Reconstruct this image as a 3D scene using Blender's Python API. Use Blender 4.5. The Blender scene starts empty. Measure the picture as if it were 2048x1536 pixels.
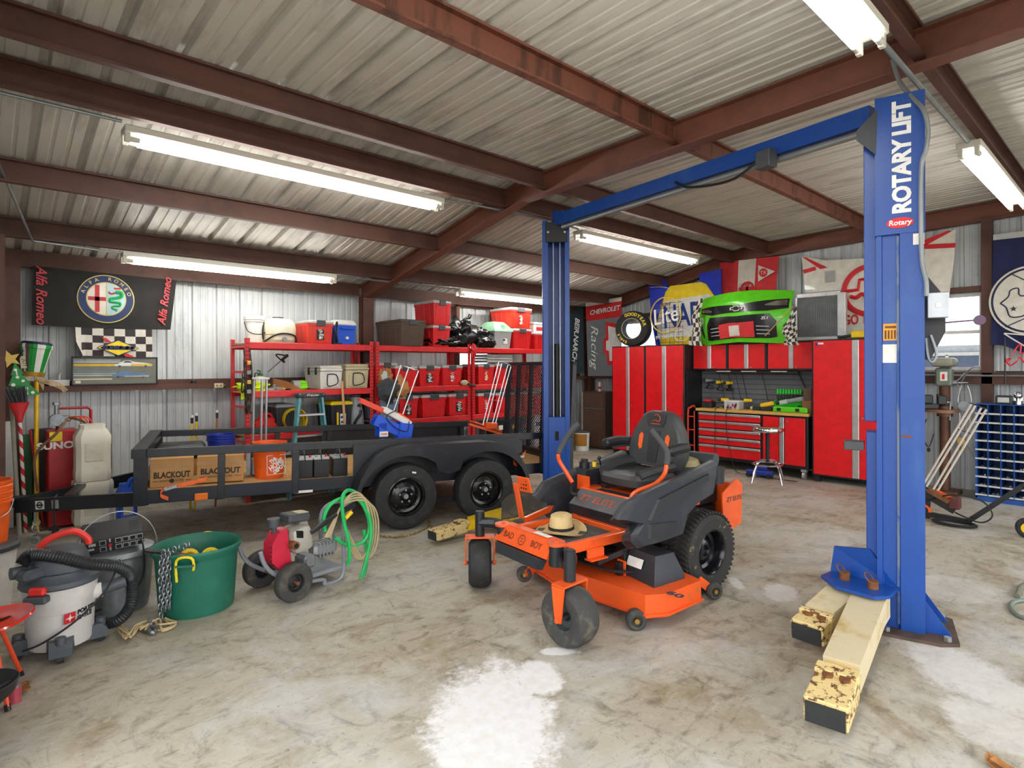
WORLD, EXPO = 3.3, 0.42
import bpy, bmesh, math, random
from mathutils import Matrix, Vector, Euler
random.seed(7)
SC = bpy.context.scene
COL = SC.collection
PI = math.pi
R = math.radians
# ---------------------------------------------------------------- camera model (image taken as 2048 x 1536)
F, CYO, YAW, ROLL, CH = 1180.0, -34.0, 0.740, -0.003, 1.72
_d = Vector((math.sin(YAW), math.cos(YAW), 0))
_r0 = Vector((math.cos(YAW), -math.sin(YAW), 0)); _u0 = Vector((0, 0, 1))
_r = _r0 * math.cos(ROLL) + _u0 * math.sin(ROLL)
_u = _u0 * math.cos(ROLL) - _r0 * math.sin(ROLL)
CAMP = Vector((0, 0, CH))
def pt(px, py, x=None, y=None, z=None):
    """point of the place seen at a pixel, on the plane X=x, Y=y or Z=z"""
    ray = _d + _r * ((px - 1024) / F) - _u * ((py - 768 - CYO) / F)
    if x is not None: t = x / ray.x
    elif y is not None: t = y / ray.y
    else: t = (z - CH) / ray.z
    return CAMP + ray * t
def V(*a): return Vector(a)
def frame(o, x, y):
    x = Vector(x).normalized(); z = x.cross(Vector(y)).normalized(); y = z.cross(x)
    m = Matrix((x, y, z)).transposed().to_4x4(); m.translation = Vector(o); return m
def TR(x=0, y=0, z=0): return Matrix.Translation((x, y, z))
def RZ(a): return Matrix.Rotation(a, 4, 'Z')
def RX(a): return Matrix.Rotation(a, 4, 'X')
def RY(a): return Matrix.Rotation(a, 4, 'Y')
FRB = lambda x, y, z: frame((x, y, z), (1, 0, 0), (0, 0, 1))      # facing the room from the back wall (-Y)
FRR = lambda x, y, z: frame((x, y, z), (0, -1, 0), (0, 0, 1))     # facing the room from the right wall (-X)
def cr(P, n=6, closed=False):
    P = [Vector(p) for p in P]; out = []; N = len(P)
    for i in range(N if closed else N - 1):
        if closed: a, b, c, e = P[(i-1) % N], P[i], P[(i+1) % N], P[(i+2) % N]
        else: a, b, c, e = P[max(i-1, 0)], P[i], P[i+1], P[min(i+2, N-1)]
        for k in range(n):
            t = k / n
            out.append(0.5 * ((2*b) + (c-a)*t + (2*a-5*b+4*c-e)*t*t + (3*b-a-3*c+e)*t**3))
    if not closed: out.append(P[-1])
    return out
class MB:
    """collects shapes into one mesh; mi = current material slot, X = current local matrix"""
    def __init__(s, X=None): s.bm = bmesh.new(); s.mi = 0; s.X = X or Matrix()
    def add(s, vs, fs, X=None):
        m = s.X @ X if X is not None else s.X
        bv = [s.bm.verts.new(m @ Vector(v)) for v in vs]
        for f in fs:
            try:
                q = s.bm.faces.new([bv[i] for i in f]); q.material_index = s.mi
            except ValueError: pass
        return bv
    def box(s, c, size, rot=None, bev=0, seg=1):
        a, b, e = [k / 2 for k in size]
        vs = [(x, y, z) for x in (-a, a) for y in (-b, b) for z in (-e, e)]
        fs = [(0,1,3,2), (4,6,7,5), (0,4,5,1), (2,3,7,6), (0,2,6,4), (1,5,7,3)]
        X = Matrix.Translation(c)
        if rot is not None: X = X @ (rot if isinstance(rot, Matrix) else Euler(rot).to_matrix().to_4x4())
        if bev <= 0: return s.add(vs, fs, X)
        t = bmesh.new(); bv = [t.verts.new(v) for v in vs]
        for f in fs: t.faces.new([bv[i] for i in f])
        bmesh.ops.bevel(t, geom=t.edges[:], offset=min(bev, .49*min(size)), segments=seg, affect='EDGES', profile=.5)
        s.merge(t, X); t.free()
    def bx(s, x0, x1, y0, y1, z0, z1, bev=0, seg=1):
        s.box(((x0+x1)/2, (y0+y1)/2, (z0+z1)/2), (abs(x1-x0), abs(y1-y0), abs(z1-z0)), None, bev, seg)
    def merge(s, t, X=None):
        t.verts.index_update()
        s.add([v.co.copy() for v in t.verts], [[v.index for v in f.verts] for f in t.faces], X)
    def bar(s, p0, p1, w, h, up=(0, 0, 1), bev=0):
        p0, p1 = Vector(p0), Vector(p1); d = p1 - p0
        up = Vector(up)
        if abs(d.normalized().dot(up)) > .98: up = Vector((1, 0, 0))
        m = frame((p0+p1)/2, d, up.cross(d))   # x along, y sideways, z up-ish
        s.box((0, 0, 0), (d.length, w, h), None, bev) if False else s._boxm(m, (d.length, w, h), bev)
    def _boxm(s, m, size, bev):
        old = s.X; s.X = old @ m; s.box((0, 0, 0), size, None, bev); s.X = old
    def cyl(s, p0, p1, r, r2=None, n=16, caps=True):
        p0, p1 = Vector(p0), Vector(p1); r2 = r if r2 is None else r2
        d = p1 - p0; q = d.to_track_quat('Z', 'Y').to_matrix().to_4x4(); q.translation = p0; L = d.length
        vs = [(r*math.cos(2*PI*i/n), r*math.sin(2*PI*i/n), 0) for i in range(n)] + [(r2*math.cos(2*PI*i/n), r2*math.sin(2*PI*i/n), L) for i in range(n)]
        fs = [(i, (i+1) % n, n+(i+1) % n, n+i) for i in range(n)]
        if caps: fs += [tuple(range(n-1, -1, -1)), tuple(range(n, 2*n))]
        s.add(vs, fs, q)
    def tube(s, P, r, n=8, closed=False, caps=True):
        P = [Vector(p) for p in P]; N = len(P); rr = r if isinstance(r, (list, tuple)) else [r]*N
        T = []
        for i in range(N):
            a = P[(i-1) % N] if (closed or i > 0) else P[0]; b = P[(i+1) % N] if (closed or i < N-1) else P[-1]
            t = (b - a); T.append(t.normalized() if t.length > 1e-9 else Vector((0, 0, 1)))
        up = Vector((0, 0, 1)) if abs(T[0].z) < .9 else Vector((1, 0, 0))
        nrm = (up - T[0]*up.dot(T[0])).normalized(); vs = []
        for i in range(N):
            nrm = (nrm - T[i]*nrm.dot(T[i]))
            if nrm.length < 1e-6: nrm = T[i].orthogonal()
            nrm.normalize(); b = T[i].cross(nrm)
            vs += [P[i] + (nrm*math.cos(2*PI*k/n) + b*math.sin(2*PI*k/n))*rr[i] for k in range(n)]
        fs = []
        for i in range(N if closed else N-1):
            j = (i+1) % N
            fs += [(i*n+k, i*n+(k+1) % n, j*n+(k+1) % n, j*n+k) for k in range(n)]
        if caps and not closed: fs += [tuple(range(n-1, -1, -1)), tuple(range((N-1)*n, N*n))]
        s.add(vs, fs)
    def lathe(s, prof, n=24, X=None, a0=0, a1=2*PI, sx=1, sy=1):
        full = abs(a1-a0-2*PI) < 1e-6; m = n if full else n+1; vs = []; L = len(prof)
        for i in range(m):
            a = a0 + (a1-a0)*i/n; c, q = math.cos(a), math.sin(a)
            vs += [(r*c*sx, r*q*sy, z) for r, z in prof]
        fs = []
        for i in range(n):
            j = (i+1) % m
            for k in range(L-1):
                if prof[k][0] < 1e-7 and prof[k+1][0] < 1e-7: continue
                fs.append((i*L+k, j*L+k, j*L+k+1, i*L+k+1))
        b = len(s.bm.verts); s.add(vs, fs, X)
        s.bm.verts.ensure_lookup_table(); bmesh.ops.remove_doubles(s.bm, verts=s.bm.verts[b:], dist=1e-6)
    def prism(s, poly, depth, X=None, z0=0):
        n = len(poly)
        vs = [(x, y, z0) for x, y in poly] + [(x, y, z0+depth) for x, y in poly]
        fs = [tuple(range(n-1, -1, -1)), tuple(range(n, 2*n))] + [(i, (i+1) % n, n+(i+1) % n, n+i) for i in range(n)]
        s.add(vs, fs, X)
    def loft(s, rings, caps=True, closed=True):
        n = len(rings[0]); vs = [v for q in rings for v in q]; fs = []
        for i in range(len(rings)-1):
            for k in range(n if closed else n-1):
                fs.append((i*n+k, i*n+(k+1) % n, (i+1)*n+(k+1) % n, (i+1)*n+k))
        if caps and closed: fs += [tuple(range(n-1, -1, -1)), tuple(range((len(rings)-1)*n, len(rings)*n))]
        s.add(vs, fs)
    def grid(s, fn, nu, nv, th=0):
        pts = [[Vector(fn(i/nu, j/nv)) for j in range(nv+1)] for i in range(nu+1)]
        vs = [p for row in pts for p in row]; w = nv+1
        fs = [(i*w+j, (i+1)*w+j, (i+1)*w+j+1, i*w+j+1) for i in range(nu) for j in range(nv)]
        if th:
            N = len(vs); nr = []
            for i in range(nu+1):
                for j in range(nv+1):
                    a = pts[min(i+1, nu)][j]-pts[max(i-1, 0)][j]; b = pts[i][min(j+1, nv)]-pts[i][max(j-1, 0)]
                    q = a.cross(b); nr.append(q.normalized() if q.length > 1e-9 else Vector((0, 0, 1)))
            vs = vs + [v - q*th for v, q in zip(vs, nr)]
            fs += [tuple(N+k for k in reversed(f)) for f in fs]
            ed = [(i*w, (i+1)*w) for i in range(nu)] + [((i+1)*w+nv, i*w+nv) for i in range(nu)] + [(j+1, j) for j in range(nv)] + [(nu*w+j, nu*w+j+1) for j in range(nv)]
            fs += [(b, a, a+N, b+N) for a, b in ed]
        s.add(vs, fs)
    def sph(s, c, r, sc=(1, 1, 1), n=16, m=10, rot=None):
        X = Matrix.Translation(c) @ (rot if rot is not None else Matrix()) @ Matrix.Diagonal((*sc, 1))
        s.lathe([(r*math.sin(PI*k/m) if 0 < k < m else 0, -r*math.cos(PI*k/m)) for k in range(m+1)], n, X)
    def torus(s, c, R_, r, X=None, n=24, m=8):
        s.lathe([(R_+r*math.cos(2*PI*k/m), r*math.sin(2*PI*k/m)) for k in range(m+1)], n, TR(*c) @ (X or Matrix()))
    def text(s, body, size, X, depth=.002, sx=1, shear=0, bold=0, ax='CENTER', sp=1.0):
        cu = bpy.data.curves.new('lettering', 'FONT'); cu.body = body; cu.size = size; cu.extrude = depth/2; cu.offset = bold
        cu.shear = shear; cu.align_x = ax; cu.align_y = 'CENTER'; cu.resolution_u = 3; cu.space_character = sp
        o = bpy.data.objects.new('lettering', cu); me = bpy.data.meshes.new_from_object(o)
        s.add([Vector((v.co.x*sx, v.co.y, v.co.z)) for v in me.vertices], [list(p.vertices) for p in me.polygons], X)
        bpy.data.objects.remove(o); bpy.data.curves.remove(cu); bpy.data.meshes.remove(me)
    def build(s, name, mats, parent=None, loc=None, rot=None, ang=35, flip=True):
        if flip: bmesh.ops.recalc_face_normals(s.bm, faces=s.bm.faces[:])
        ca = R(ang)
        for f in s.bm.faces: f.smooth = True
        for e in s.bm.edges:
            if len(e.link_faces) == 2:
                if e.calc_face_angle(0) > ca: e.smooth = False
        me = bpy.data.meshes.new(name); s.bm.to_mesh(me); s.bm.free()
        for m in (mats if isinstance(mats, (list, tuple)) else [mats]): me.materials.append(m)
        o = bpy.data.objects.new(name, me); COL.objects.link(o)
        if parent is not None: o.parent = parent
        if loc is not None: o.location = loc
        if rot is not None: o.rotation_euler = rot
        return o
def tag(o, label, cat, group=None, kind=None):
    o['label'] = label; o['category'] = cat
    if group: o['group'] = group
    if kind: o['kind'] = kind
    return o
def thing(name, label, cat, loc=(0, 0, 0), rz=0, group=None, mtx=None):
    o = bpy.data.objects.new(name, None); COL.objects.link(o); o.empty_display_size = .1
    if mtx is not None: o.matrix_world = mtx
    else: o.location = loc; o.rotation_euler = (0, 0, rz)
    return tag(o, label, cat, group)
def struct(o): o['kind'] = 'structure'; return o
def dup(root, label, mtx=None, loc=None, rz=None):
    c = root.copy(); COL.objects.link(c); c['label'] = label
    if mtx is not None: c.matrix_world = mtx
    if loc is not None: c.location = loc
    if rz is not None: c.rotation_euler = (0, 0, rz)
    for ch in list(root.children):
        d = ch.copy(); COL.objects.link(d); d.parent = c
        for g in list(ch.children):
            e = g.copy(); COL.objects.link(e); e.parent = d
    return c
# ---------------------------------------------------------------- materials
def lin(h):
    if not isinstance(h, str): return tuple(h)
    h = h.lstrip('#'); o = []
    for i in (0, 2, 4):
        c = int(h[i:i+2], 16)/255; o.append(c/12.92 if c <= .04045 else ((c+.055)/1.055)**2.4)
    return tuple(o)
class NT:
    def __init__(s, name):
        s.m = bpy.data.materials.new(name); s.m.use_nodes = True; s.t = s.m.node_tree; s.n = s.t.nodes; s.l = s.t.links
        s.b = s.n['Principled BSDF']
    def node(s, typ, **kw):
        k = s.n.new(typ)
        for a, v in kw.items():
            if a.startswith('i_'): k.inputs[a[2:].replace('_', ' ')].default_value = v
            else: setattr(k, a, v)
        return k
    def link(s, a, b): s.l.new(a, b)
    def coord(s): return s.node('ShaderNodeTexCoord').outputs['Object']
    def mapped(s, scale, co=None):
        m = s.node('ShaderNodeMapping'); m.inputs['Scale'].default_value = scale; s.link(co or s.coord(), m.inputs['Vector']); return m.outputs[0]
    def noise(s, scale, detail=4, rough=.6, vec=None, dist=0):
        k = s.node('ShaderNodeTexNoise'); k.inputs['Scale'].default_value = scale; k.inputs['Detail'].default_value = detail
        k.inputs['Roughness'].default_value = rough; k.inputs['Distortion'].default_value = dist
        s.link(vec or s.coord(), k.inputs['Vector']); return k.outputs['Fac']
    def ramp(s, fac, lo, hi, v0=0., v1=1.):
        k = s.node('ShaderNodeMapRange'); k.inputs['From Min'].default_value = lo; k.inputs['From Max'].default_value = hi
        k.inputs['To Min'].default_value = v0; k.inputs['To Max'].default_value = v1; s.link(fac, k.inputs['Value']); return k.outputs[0]
    def math(s, op, a, b=None):
        k = s.node('ShaderNodeMath', operation=op)
        for i, v in enumerate((a, b)):
            if v is None: continue
            if isinstance(v, (int, float)): k.inputs[i].default_value = v
            else: s.link(v, k.inputs[i])
        return k.outputs[0]
    def mix(s, fac, a, b):
        k = s.node('ShaderNodeMix', data_type='RGBA')
        if isinstance(fac, (int, float)): k.inputs[0].default_value = fac
        else: s.link(fac, k.inputs[0])
        for i, v in ((6, a), (7, b)):
            if isinstance(v, (tuple, list, str)): k.inputs[i].default_value = (*lin(v), 1)
            else: s.link(v, k.inputs[i])
        return k.outputs[2]
    def bump(s, h, strength=.3, dist=.01):
        k = s.node('ShaderNodeBump'); k.inputs['Strength'].default_value = strength; k.inputs['Distance'].default_value = dist
        s.link(h, k.inputs['Height']); s.link(k.outputs[0], s.b.inputs['Normal'])
MATS = {}
def mat(name, col, rough=.5, metal=0, var=None, vscale=6, lo=.45, hi=.7, stretch=None, bump=0, bscale=80, spec=None, coat=0, emit=None, es=0, alpha=None):
    """painted/plastic/metal surface: base colour, optional second colour worn through by noise, optional fine bump"""
    if name in MATS: return MATS[name]
    k = NT(name); b = k.b; c = lin(col)
    b.inputs['Base Color'].default_value = (*c, 1); b.inputs['Roughness'].default_value = rough; b.inputs['Metallic'].default_value = metal
    if spec is not None: b.inputs['Specular IOR Level'].default_value = spec
    if coat: b.inputs['Coat Weight'].default_value = coat
    vec = k.mapped(stretch) if stretch else None
    if var is not None:
        f = k.ramp(k.noise(vscale, 6, .65, vec), lo, hi); k.link(k.mix(f, c, lin(var)), b.inputs['Base Color'])
    else:
        f = k.ramp(k.noise(9, 4, .6), .3, .7, .88, 1.1)
        h = k.node('ShaderNodeHueSaturation'); h.inputs['Color'].default_value = (*c, 1); k.link(f, h.inputs['Value']); k.link(h.outputs[0], b.inputs['Base Color'])
    if bump: k.bump(k.noise(bscale, 3, .6, vec), bump, .004)
    if emit is not None: b.inputs['Emission Color'].default_value = (*lin(emit), 1); b.inputs['Emission Strength'].default_value = es
    if alpha is not None: b.inputs['Alpha'].default_value = alpha
    MATS[name] = k.m; return k.m
# ---------------------------------------------------------------- shared materials
m_oxide = mat('red_oxide_primer', '#5b3a2d', .62, 0, '#432a21', 3, .45, .75, (1, 1, 1), .15, 60)
m_rustbeam = mat('rusty_beam', '#744432', .65, 0, '#4f2f20', 8, .5, .62, (1, 1, .15), .15, 60)
m_red = mat('red_cabinet_paint', '#de0f18', .42, 0, bump=.08, bscale=220)
m_redrack = mat('red_rack_paint', '#d8262a', .4)
m_redtote = mat('red_tote_plastic', '#dd2226', .42)
m_salmon = mat('faded_red_tote_plastic', '#dc5a44', .45)
m_blk = mat('black_powder_coat', '#1c1d20', .42)
m_blkm = mat('matte_black', '#17181a', .6)
m_blkp = mat('black_plastic', '#26282b', .5, bump=.1, bscale=300)
m_blkgl = mat('black_gloss', '#101114', .18)
m_vinyl = mat('grey_black_vinyl', '#3b3d3e', .42, bump=.1, bscale=200)
m_dark = mat('dark_void', '#0b0b0c', .8)
m_rub = mat('tyre_rubber', '#232425', .72, var='#3d3c39', vscale=14, lo=.5, hi=.8)
m_rubd = mat('dusty_rubber', '#3a3a38', .8, var='#77705c', vscale=9, lo=.52, hi=.8)
m_steel = mat('brushed_steel', '#b9bcbe', .32, .9)
m_alu = mat('aluminium_handle', '#c9cac9', .36, .75)
m_zinc = mat('zinc', '#a9adb0', .4, .8)
m_galv = mat('galvanized_steel', '#9aa0a4', .42, .65, '#6f7578', 5, .4, .7)
m_chrome = mat('chrome', '#d8dadc', .12, 1)
m_cond = mat('grey_conduit', '#8b9091', .42, .5)
m_org = mat('orange_paint', '#ea5a1c', .36, coat=.2)
m_orgd = mat('orange_paint_dirty', '#e2561c', .45, 0, '#7d6a3d', 7, .58, .78, bump=.1, bscale=90)
m_orgp = mat('orange_plastic', '#f0641e', .42)
m_blue = mat('blue_lift_paint', '#0f4596', .36, 0, '#2f5fa0', 4, .55, .8, (1, 1, .3))
m_bluep = mat('blue_plastic', '#1c58d6', .42)
m_bluet = mat('blue_thrower_paint', '#0f52d8', .35)
m_yelarm = mat('yellow_chipped_paint', '#dcc588', .6, 0, '#6b4226', 26, .53, .58, bump=.3, bscale=40)
m_yelarm2 = mat('worn_yellow_paint', '#d2c4a0', .55, 0, '#b99a58', 5, .5, .7)
m_yel = mat('yellow_plastic', '#f0c814', .45)
m_yelb = mat('bright_yellow', '#f4d519', .5)
m_white = mat('white_plastic', '#e4e3dd', .5)
m_whitep = mat('white_paint', '#ecebe6', .45)
m_cream = mat('cream_plastic', '#e3dcc4', .5, 0, '#cbbf9c', 4, .5, .75)
m_tan = mat('tan_plastic', '#c9c09c', .5)
m_brown = mat('brown_plastic', '#58473a', .5)
m_brownp = mat('brown_enamel', '#5b4032', .4)
m_grey = mat('grey_plastic', '#8f9496', .5)
m_greyl = mat('light_grey_plastic', '#bfc2c0', .5)
m_greyd = mat('dark_grey_plastic', '#43474b', .5)
m_vac = mat('vac_grey_plastic', '#4c5359', .5)
m_green = mat('green_tub_plastic', '#1f6b57', .48, 0, '#2b7a64', 7, .5, .8)
m_grn = mat('green_hose_rubber', '#22b35f', .42)
m_lime = mat('lime_green_paint', '#5fd01e', .3, coat=.3)
m_limep = mat('lime_plastic', '#22d22c', .42)
m_hivis = mat('hi_vis_yellow', '#d8ee10', .7)
m_beige = mat('beige_hose', '#b0a27c', .5)
m_card = mat('cardboard', '#c1935c', .85, 0, '#b38550', 3, .4, .7)
m_wood = mat('pine_boards', '#c9a066', .65, 0, '#a87c45', 4, .4, .7, (1, 12, 12))
m_bamboo = mat('bamboo_worktop', '#d9ac5d', .42, 0, '#c8964a', 6, .4, .7, (14, 1, 14))
m_woodh = mat('wooden_handle', '#c99a6a', .5)
m_osb = mat('particle_board', '#a98a5c', .8)
m_leather = mat('brown_leather', '#a3662f', .6)
m_rope = mat('jute_rope', '#cdb78a', .9)
m_ropey = mat('yellow_rope', '#e8cf1e', .7)
m_brass = mat('brass', '#b9934a', .4, .8)
m_rust = mat('rusty_iron', '#6d4327', .8, .2, '#8a5a34', 20, .4, .65)
m_iron = mat('dark_iron', '#3f4244', .5, .6)
m_slat = mat('grey_slatwall', '#6a6e72', .5)
m_straw = mat('straw', '#d9c08a', .85, 0, '#b8905c', 6, .5, .72, bump=.4, bscale=160)
m_pap = mat('white_label', '#e9e7e0', .6)
m_papg = mat('grey_label', '#a9aaa6', .6)
m_dkblue = mat('dark_blue_plastic', '#16329c', .45)
m_navy = mat('navy_cloth', '#1d2450', .85, bump=.1, bscale=120)
m_ink = mat('black_ink', '#1a1b1c', .6)
m_redink = mat('red_ink', '#d4222a', .55)
m_blueink = mat('blue_ink', '#173a94', .55)
m_whiteink = mat('white_ink', '#f0f0ec', .55)
m_bag = mat('black_polythene', '#0d0e10', .22, bump=.5, bscale=26)
m_teal = mat('teal_fibreglass', '#5fa8b5', .45)
m_tealc = mat('grey_green_enamel', '#6b7468', .45)
m_tube = mat('lit_fluorescent_tube', '#ffffff', .4, emit=(1, .985, .95), es=25)
m_fix = mat('fixture_enamel', '#d8d5c8', .45, 0, '#a5793f', 10, .68, .8)
m_neonw = mat('unlit_glass_tube', '#e9e6dc', .2)
m_neony = mat('yellow_glass_tube', '#e0c54a', .2)
m_neonr = mat('red_glass_tube', '#d8303a', .2)
m_twine = mat('dark_cord', '#1b1c1d', .55)
m_blkcl = mat('black_cloth', '#262422', .9, bump=.12, bscale=140)
m_candy = None
def stripes(name, c0, c1, axis=2, scale=12, twist=0):
    k = NT(name); s = k.node('ShaderNodeSeparateXYZ'); k.link(k.coord(), s.inputs[0])
    v = k.math('MULTIPLY', s.outputs[axis], scale)
    if twist:
        a = k.math('ARCTAN2', s.outputs[1], s.outputs[0]); v = k.math('ADD', v, k.math('MULTIPLY', a, twist/(2*PI)))
    f = k.math('GREATER_THAN', k.math('FRACT', v), .5); k.link(k.mix(f, c0, c1), k.b.inputs['Base Color']); k.b.inputs['Roughness'].default_value = .45
    MATS[name] = k.m; return k.m
m_candy = stripes('candy_stripe', '#c8141c', '#e8e4dc', 2, 7, 1)
def checker(name, scale):
    k = NT(name); c = k.node('ShaderNodeTexChecker'); c.inputs['Scale'].default_value = scale
    c.inputs['Color1'].default_value = (*lin('#2a2727'), 1); c.inputs['Color2'].default_value = (*lin('#dcd6c8'), 1)
    k.link(k.node('ShaderNodeTexCoord').outputs['UV'], c.inputs['Vector']); k.link(c.outputs[0], k.b.inputs['Base Color']); k.b.inputs['Roughness'].default_value = .85
    return k.m
# glass
def glass():
    k = NT('window_glass'); b = k.b; b.inputs['Roughness'].default_value = .05; b.inputs['Transmission Weight'].default_value = 1; b.inputs['IOR'].default_value = 1.02
    b.inputs['Base Color'].default_value = (.95, .97, 1, 1); return k.m
m_glass = glass()
def sheet(name, col, dirt, streak):
    k = NT(name); n1 = k.ramp(k.noise(2.2, 6, .65, k.mapped(streak)), .5, .8); n2 = k.ramp(k.noise(16, 4, .7), .5, .8, 0, .6)
    c = k.mix(n1, col, dirt); c = k.mix(k.math('MULTIPLY', n2, n1), c, '#3f3d3a'); k.link(c, k.b.inputs['Base Color'])
    k.b.inputs['Roughness'].default_value = .5; k.b.inputs['Metallic'].default_value = .15; return k.m
m_wall = sheet('white_ribbed_steel', '#d2d6d6', '#a9afb1', (3, 3, .5))
m_ceil = sheet('stained_roof_steel', '#cdcac0', '#989188', (2.5, .4, 1))
def floor_mat():
    k = NT('stained_concrete'); co = k.coord()
    big = k.noise(.55, 5, .6, co, .6); mid = k.noise(1.7, 6, .65, co, .8); fine = k.noise(14, 5, .7, co); mot = k.noise(5, 5, .7, k.mapped((1, 2.2, 1), co), .5)
    c = k.mix(k.ramp(big, .35, .65), '#a09783', '#bbb6a8')
    c = k.mix(k.ramp(mid, .50, .66, 0, .85), c, '#8b7c61')
    c = k.mix(k.ramp(mot, .53, .70, 0, .7), c, '#5f5646')
    c = k.mix(k.ramp(mot, .22, .42, .5, 0), c, '#cfcabd')
    c = k.mix(k.ramp(fine, .55, .8, 0, .45), c, '#d5d0c2')
    c = k.mix(k.ramp(k.noise(3.1, 7, .72, k.mapped((1.6, .8, 1), co), 1.2), .55, .68, 0, .7), c, '#5a5344')
    c = k.mix(k.ramp(k.noise(1.1, 6, .7, k.mapped((1, 1, 1), co), .4), .48, .66, 0, .6), c, '#c3c7c6')
    c = k.mix(k.ramp(k.noise(38, 3, .7, co), .60, .72, 0, .55), c, '#4e483c')
    # chalky spills with ragged edges; the fainter right-hand blots also paint in daylight
    s = k.node('ShaderNodeSeparateXYZ'); k.link(co, s.inputs[0])
    wob = k.math('ADD', k.ramp(k.noise(4.5, 6, .7, co), 0, 1, -.7, .7), k.ramp(k.noise(22, 5, .7, co), 0, 1, -.4, .4))
    def blot(x, y, rx, ry, ang=0):
        ca, sa = math.cos(ang), math.sin(ang)
        dx = k.math('SUBTRACT', s.outputs[0], x); dy = k.math('SUBTRACT', s.outputs[1], y)
        u = k.math('DIVIDE', k.math('ADD', k.math('MULTIPLY', dx, ca), k.math('MULTIPLY', dy, sa)), rx)
        v = k.math('DIVIDE', k.math('SUBTRACT', k.math('MULTIPLY', dy, ca), k.math('MULTIPLY', dx, sa)), ry)
        r = k.math('SQRT', k.math('ADD', k.math('MULTIPLY', u, u), k.math('MULTIPLY', v, v)))
        return k.math('ADD', r, wob)
    white = None
    for (px, py, rx, ry, a, st) in WHITE:
        p = pt(px, py, z=0); b = k.ramp(blot(p.x, p.y, rx, ry, a), .8, 1.12, st, 0)
        white = b if white is None else k.math('MAXIMUM', white, b)
    c = k.mix(k.math('MULTIPLY', white, k.ramp(fine, .25, .6, .75, 1)), c, '#e3e3e2')
    k.link(c, k.b.inputs['Base Color']); k.link(k.ramp(mid, .3, .7, .42, .7), k.b.inputs['Roughness'])
    k.bump(fine, .15, .004); return k.m
WHITE = [(985, 1450, .62, .30, .83, 1), (1075, 1355, .2, .13, .83, 1), (930, 1500, .2, .16, .83, 1), (1118, 1303, .05, .12, .83, 1), (1560, 1185, .2, .12, .5, .6), (1930, 1345, .45, .22, .83, .55), (1890, 1175, .3, .4, .4, .3), (1990, 1450, .25, .2, .4, .5), (1470, 1165, .15, .05, .8, .7)]
DARK = []
m_floor = floor_mat()
# ---------------------------------------------------------------- the building
XL, XR, YB, YF = 0.02, 10.2, 8.75, -2.4
def zr(y): return 3.83 + (4.8-y)*.025 if y < 4.8 else 3.83 - .215*(y-4.8)
RIB = [(0, .032), (.036, .032), (.05, 0), (.11, 0), (.118, .006), (.134, .006), (.142, 0), (.205, 0), (.213, .006), (.229, .006), (.237, 0), (.291, 0)]
def corr(name, pos, u0, u1, vs, m, holes=(), parent=None):
    """ribbed sheet: pos(u, v, off) -> point; holes = (u0,u1,v0,v1)"""
    us = []; k = math.floor(u0/.305)
    while k*.305 < u1+.305:
        us += [(k*.305+a, h) for a, h in RIB]; k += 1
    def hgt(u):
        for (a, h), (b, g) in zip(us, us[1:]):
            if a <= u <= b: return h+(g-h)*(u-a)/(b-a) if b > a else h
        return 0
    ex = [u0, u1] + [q for h in holes for q in h[:2] if u0 < q < u1]
    L = sorted([(u, h) for u, h in us if u0 < u < u1] + [(u, hgt(u)) for u in ex])
    b = MB()
    for (a, h), (c, g) in zip(L, L[1:]):
        if c-a < 1e-6: continue
        cuts = sorted(set(list(vs) + [q for w in holes if w[0]-1e-6 <= a and c <= w[1]+1e-6 for q in w[2:4]]))
        for v0, v1 in zip(cuts, cuts[1:]):
            if any(w[0]-1e-6 <= a and c <= w[1]+1e-6 and w[2]-1e-6 <= v0 and v1 <= w[3]+1e-6 for w in holes): continue
            b.add([pos(a, v0, h), pos(c, v0, g), pos(c, v1, g), pos(a, v1, h)], [(0, 1, 2, 3)])
    bmesh.ops.remove_doubles(b.bm, verts=b.bm.verts[:], dist=1e-5)
    return struct(b.build(name, m, ang=20))
WB = (6.56, 7.40, 1.70, 2.40)               # window in the back wall (x0,x1,z0,z1)
WR1 = (6.55, 8.0, 1.62, 2.66)               # windows in the right wall (y0,y1,z0,z1)
WR2 = (1.60, 2.52, 1.655, 2.72)
corr('wall_back', lambda u, v, o: (u, YB+o, v), XL, XR+.03, (0, 3.05), m_wall, [WB])
corr('wall_right', lambda u, v, o: (XR+o, u, min(v, zr(u)+.05)), YF, YB+.03, (0, 2.9, 4.1), m_wall, [WR1, WR2])
corr('wall_left', lambda u, v, o: (XL-o, u, min(v, zr(u)+.05)), 3.2, YB+.03, (0, 2.9, 4.1), m_wall)
FO = (.6, 9.4, 0, 3.1)                      # bay door opening in the front wall
corr('wall_front', lambda u, v, o: (u, YF-o, v), XL, XR+.03, (0, 4.0), m_wall, [FO])
b = MB()
def corr_roof():
    k = MB(); us = []; i = -4
    while i*.34 < XR+.6: us += [(i*.34+a*1.115, h) for a, h in RIB]; i += 1
    us = [q for q in us if -.9 < q[0] < XR+.4]; ys = [YF-.5, 1.2, 4.8, 6.5, YB+.4]
    n = len(ys)
    vs = [(u, y, zr(y)+h*1.4+.004) for u, h in us for y in ys]
    k.add(vs, [(i*n+j, (i+1)*n+j, (i+1)*n+j+1, i*n+j+1) for i in range(len(us)-1) for j in range(n-1)])
    return struct(k.build('ceiling', m_ceil, ang=20))
corr_roof()
b = MB(); b.bx(-.7, XR+.2, YF-.3, YB+.15, -.12, 0); struct(b.build('floor', m_floor))
m_out = mat('outside_gravel', '#b9b4a8', .9, 0, '#9c9a90', 1.5)
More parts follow.
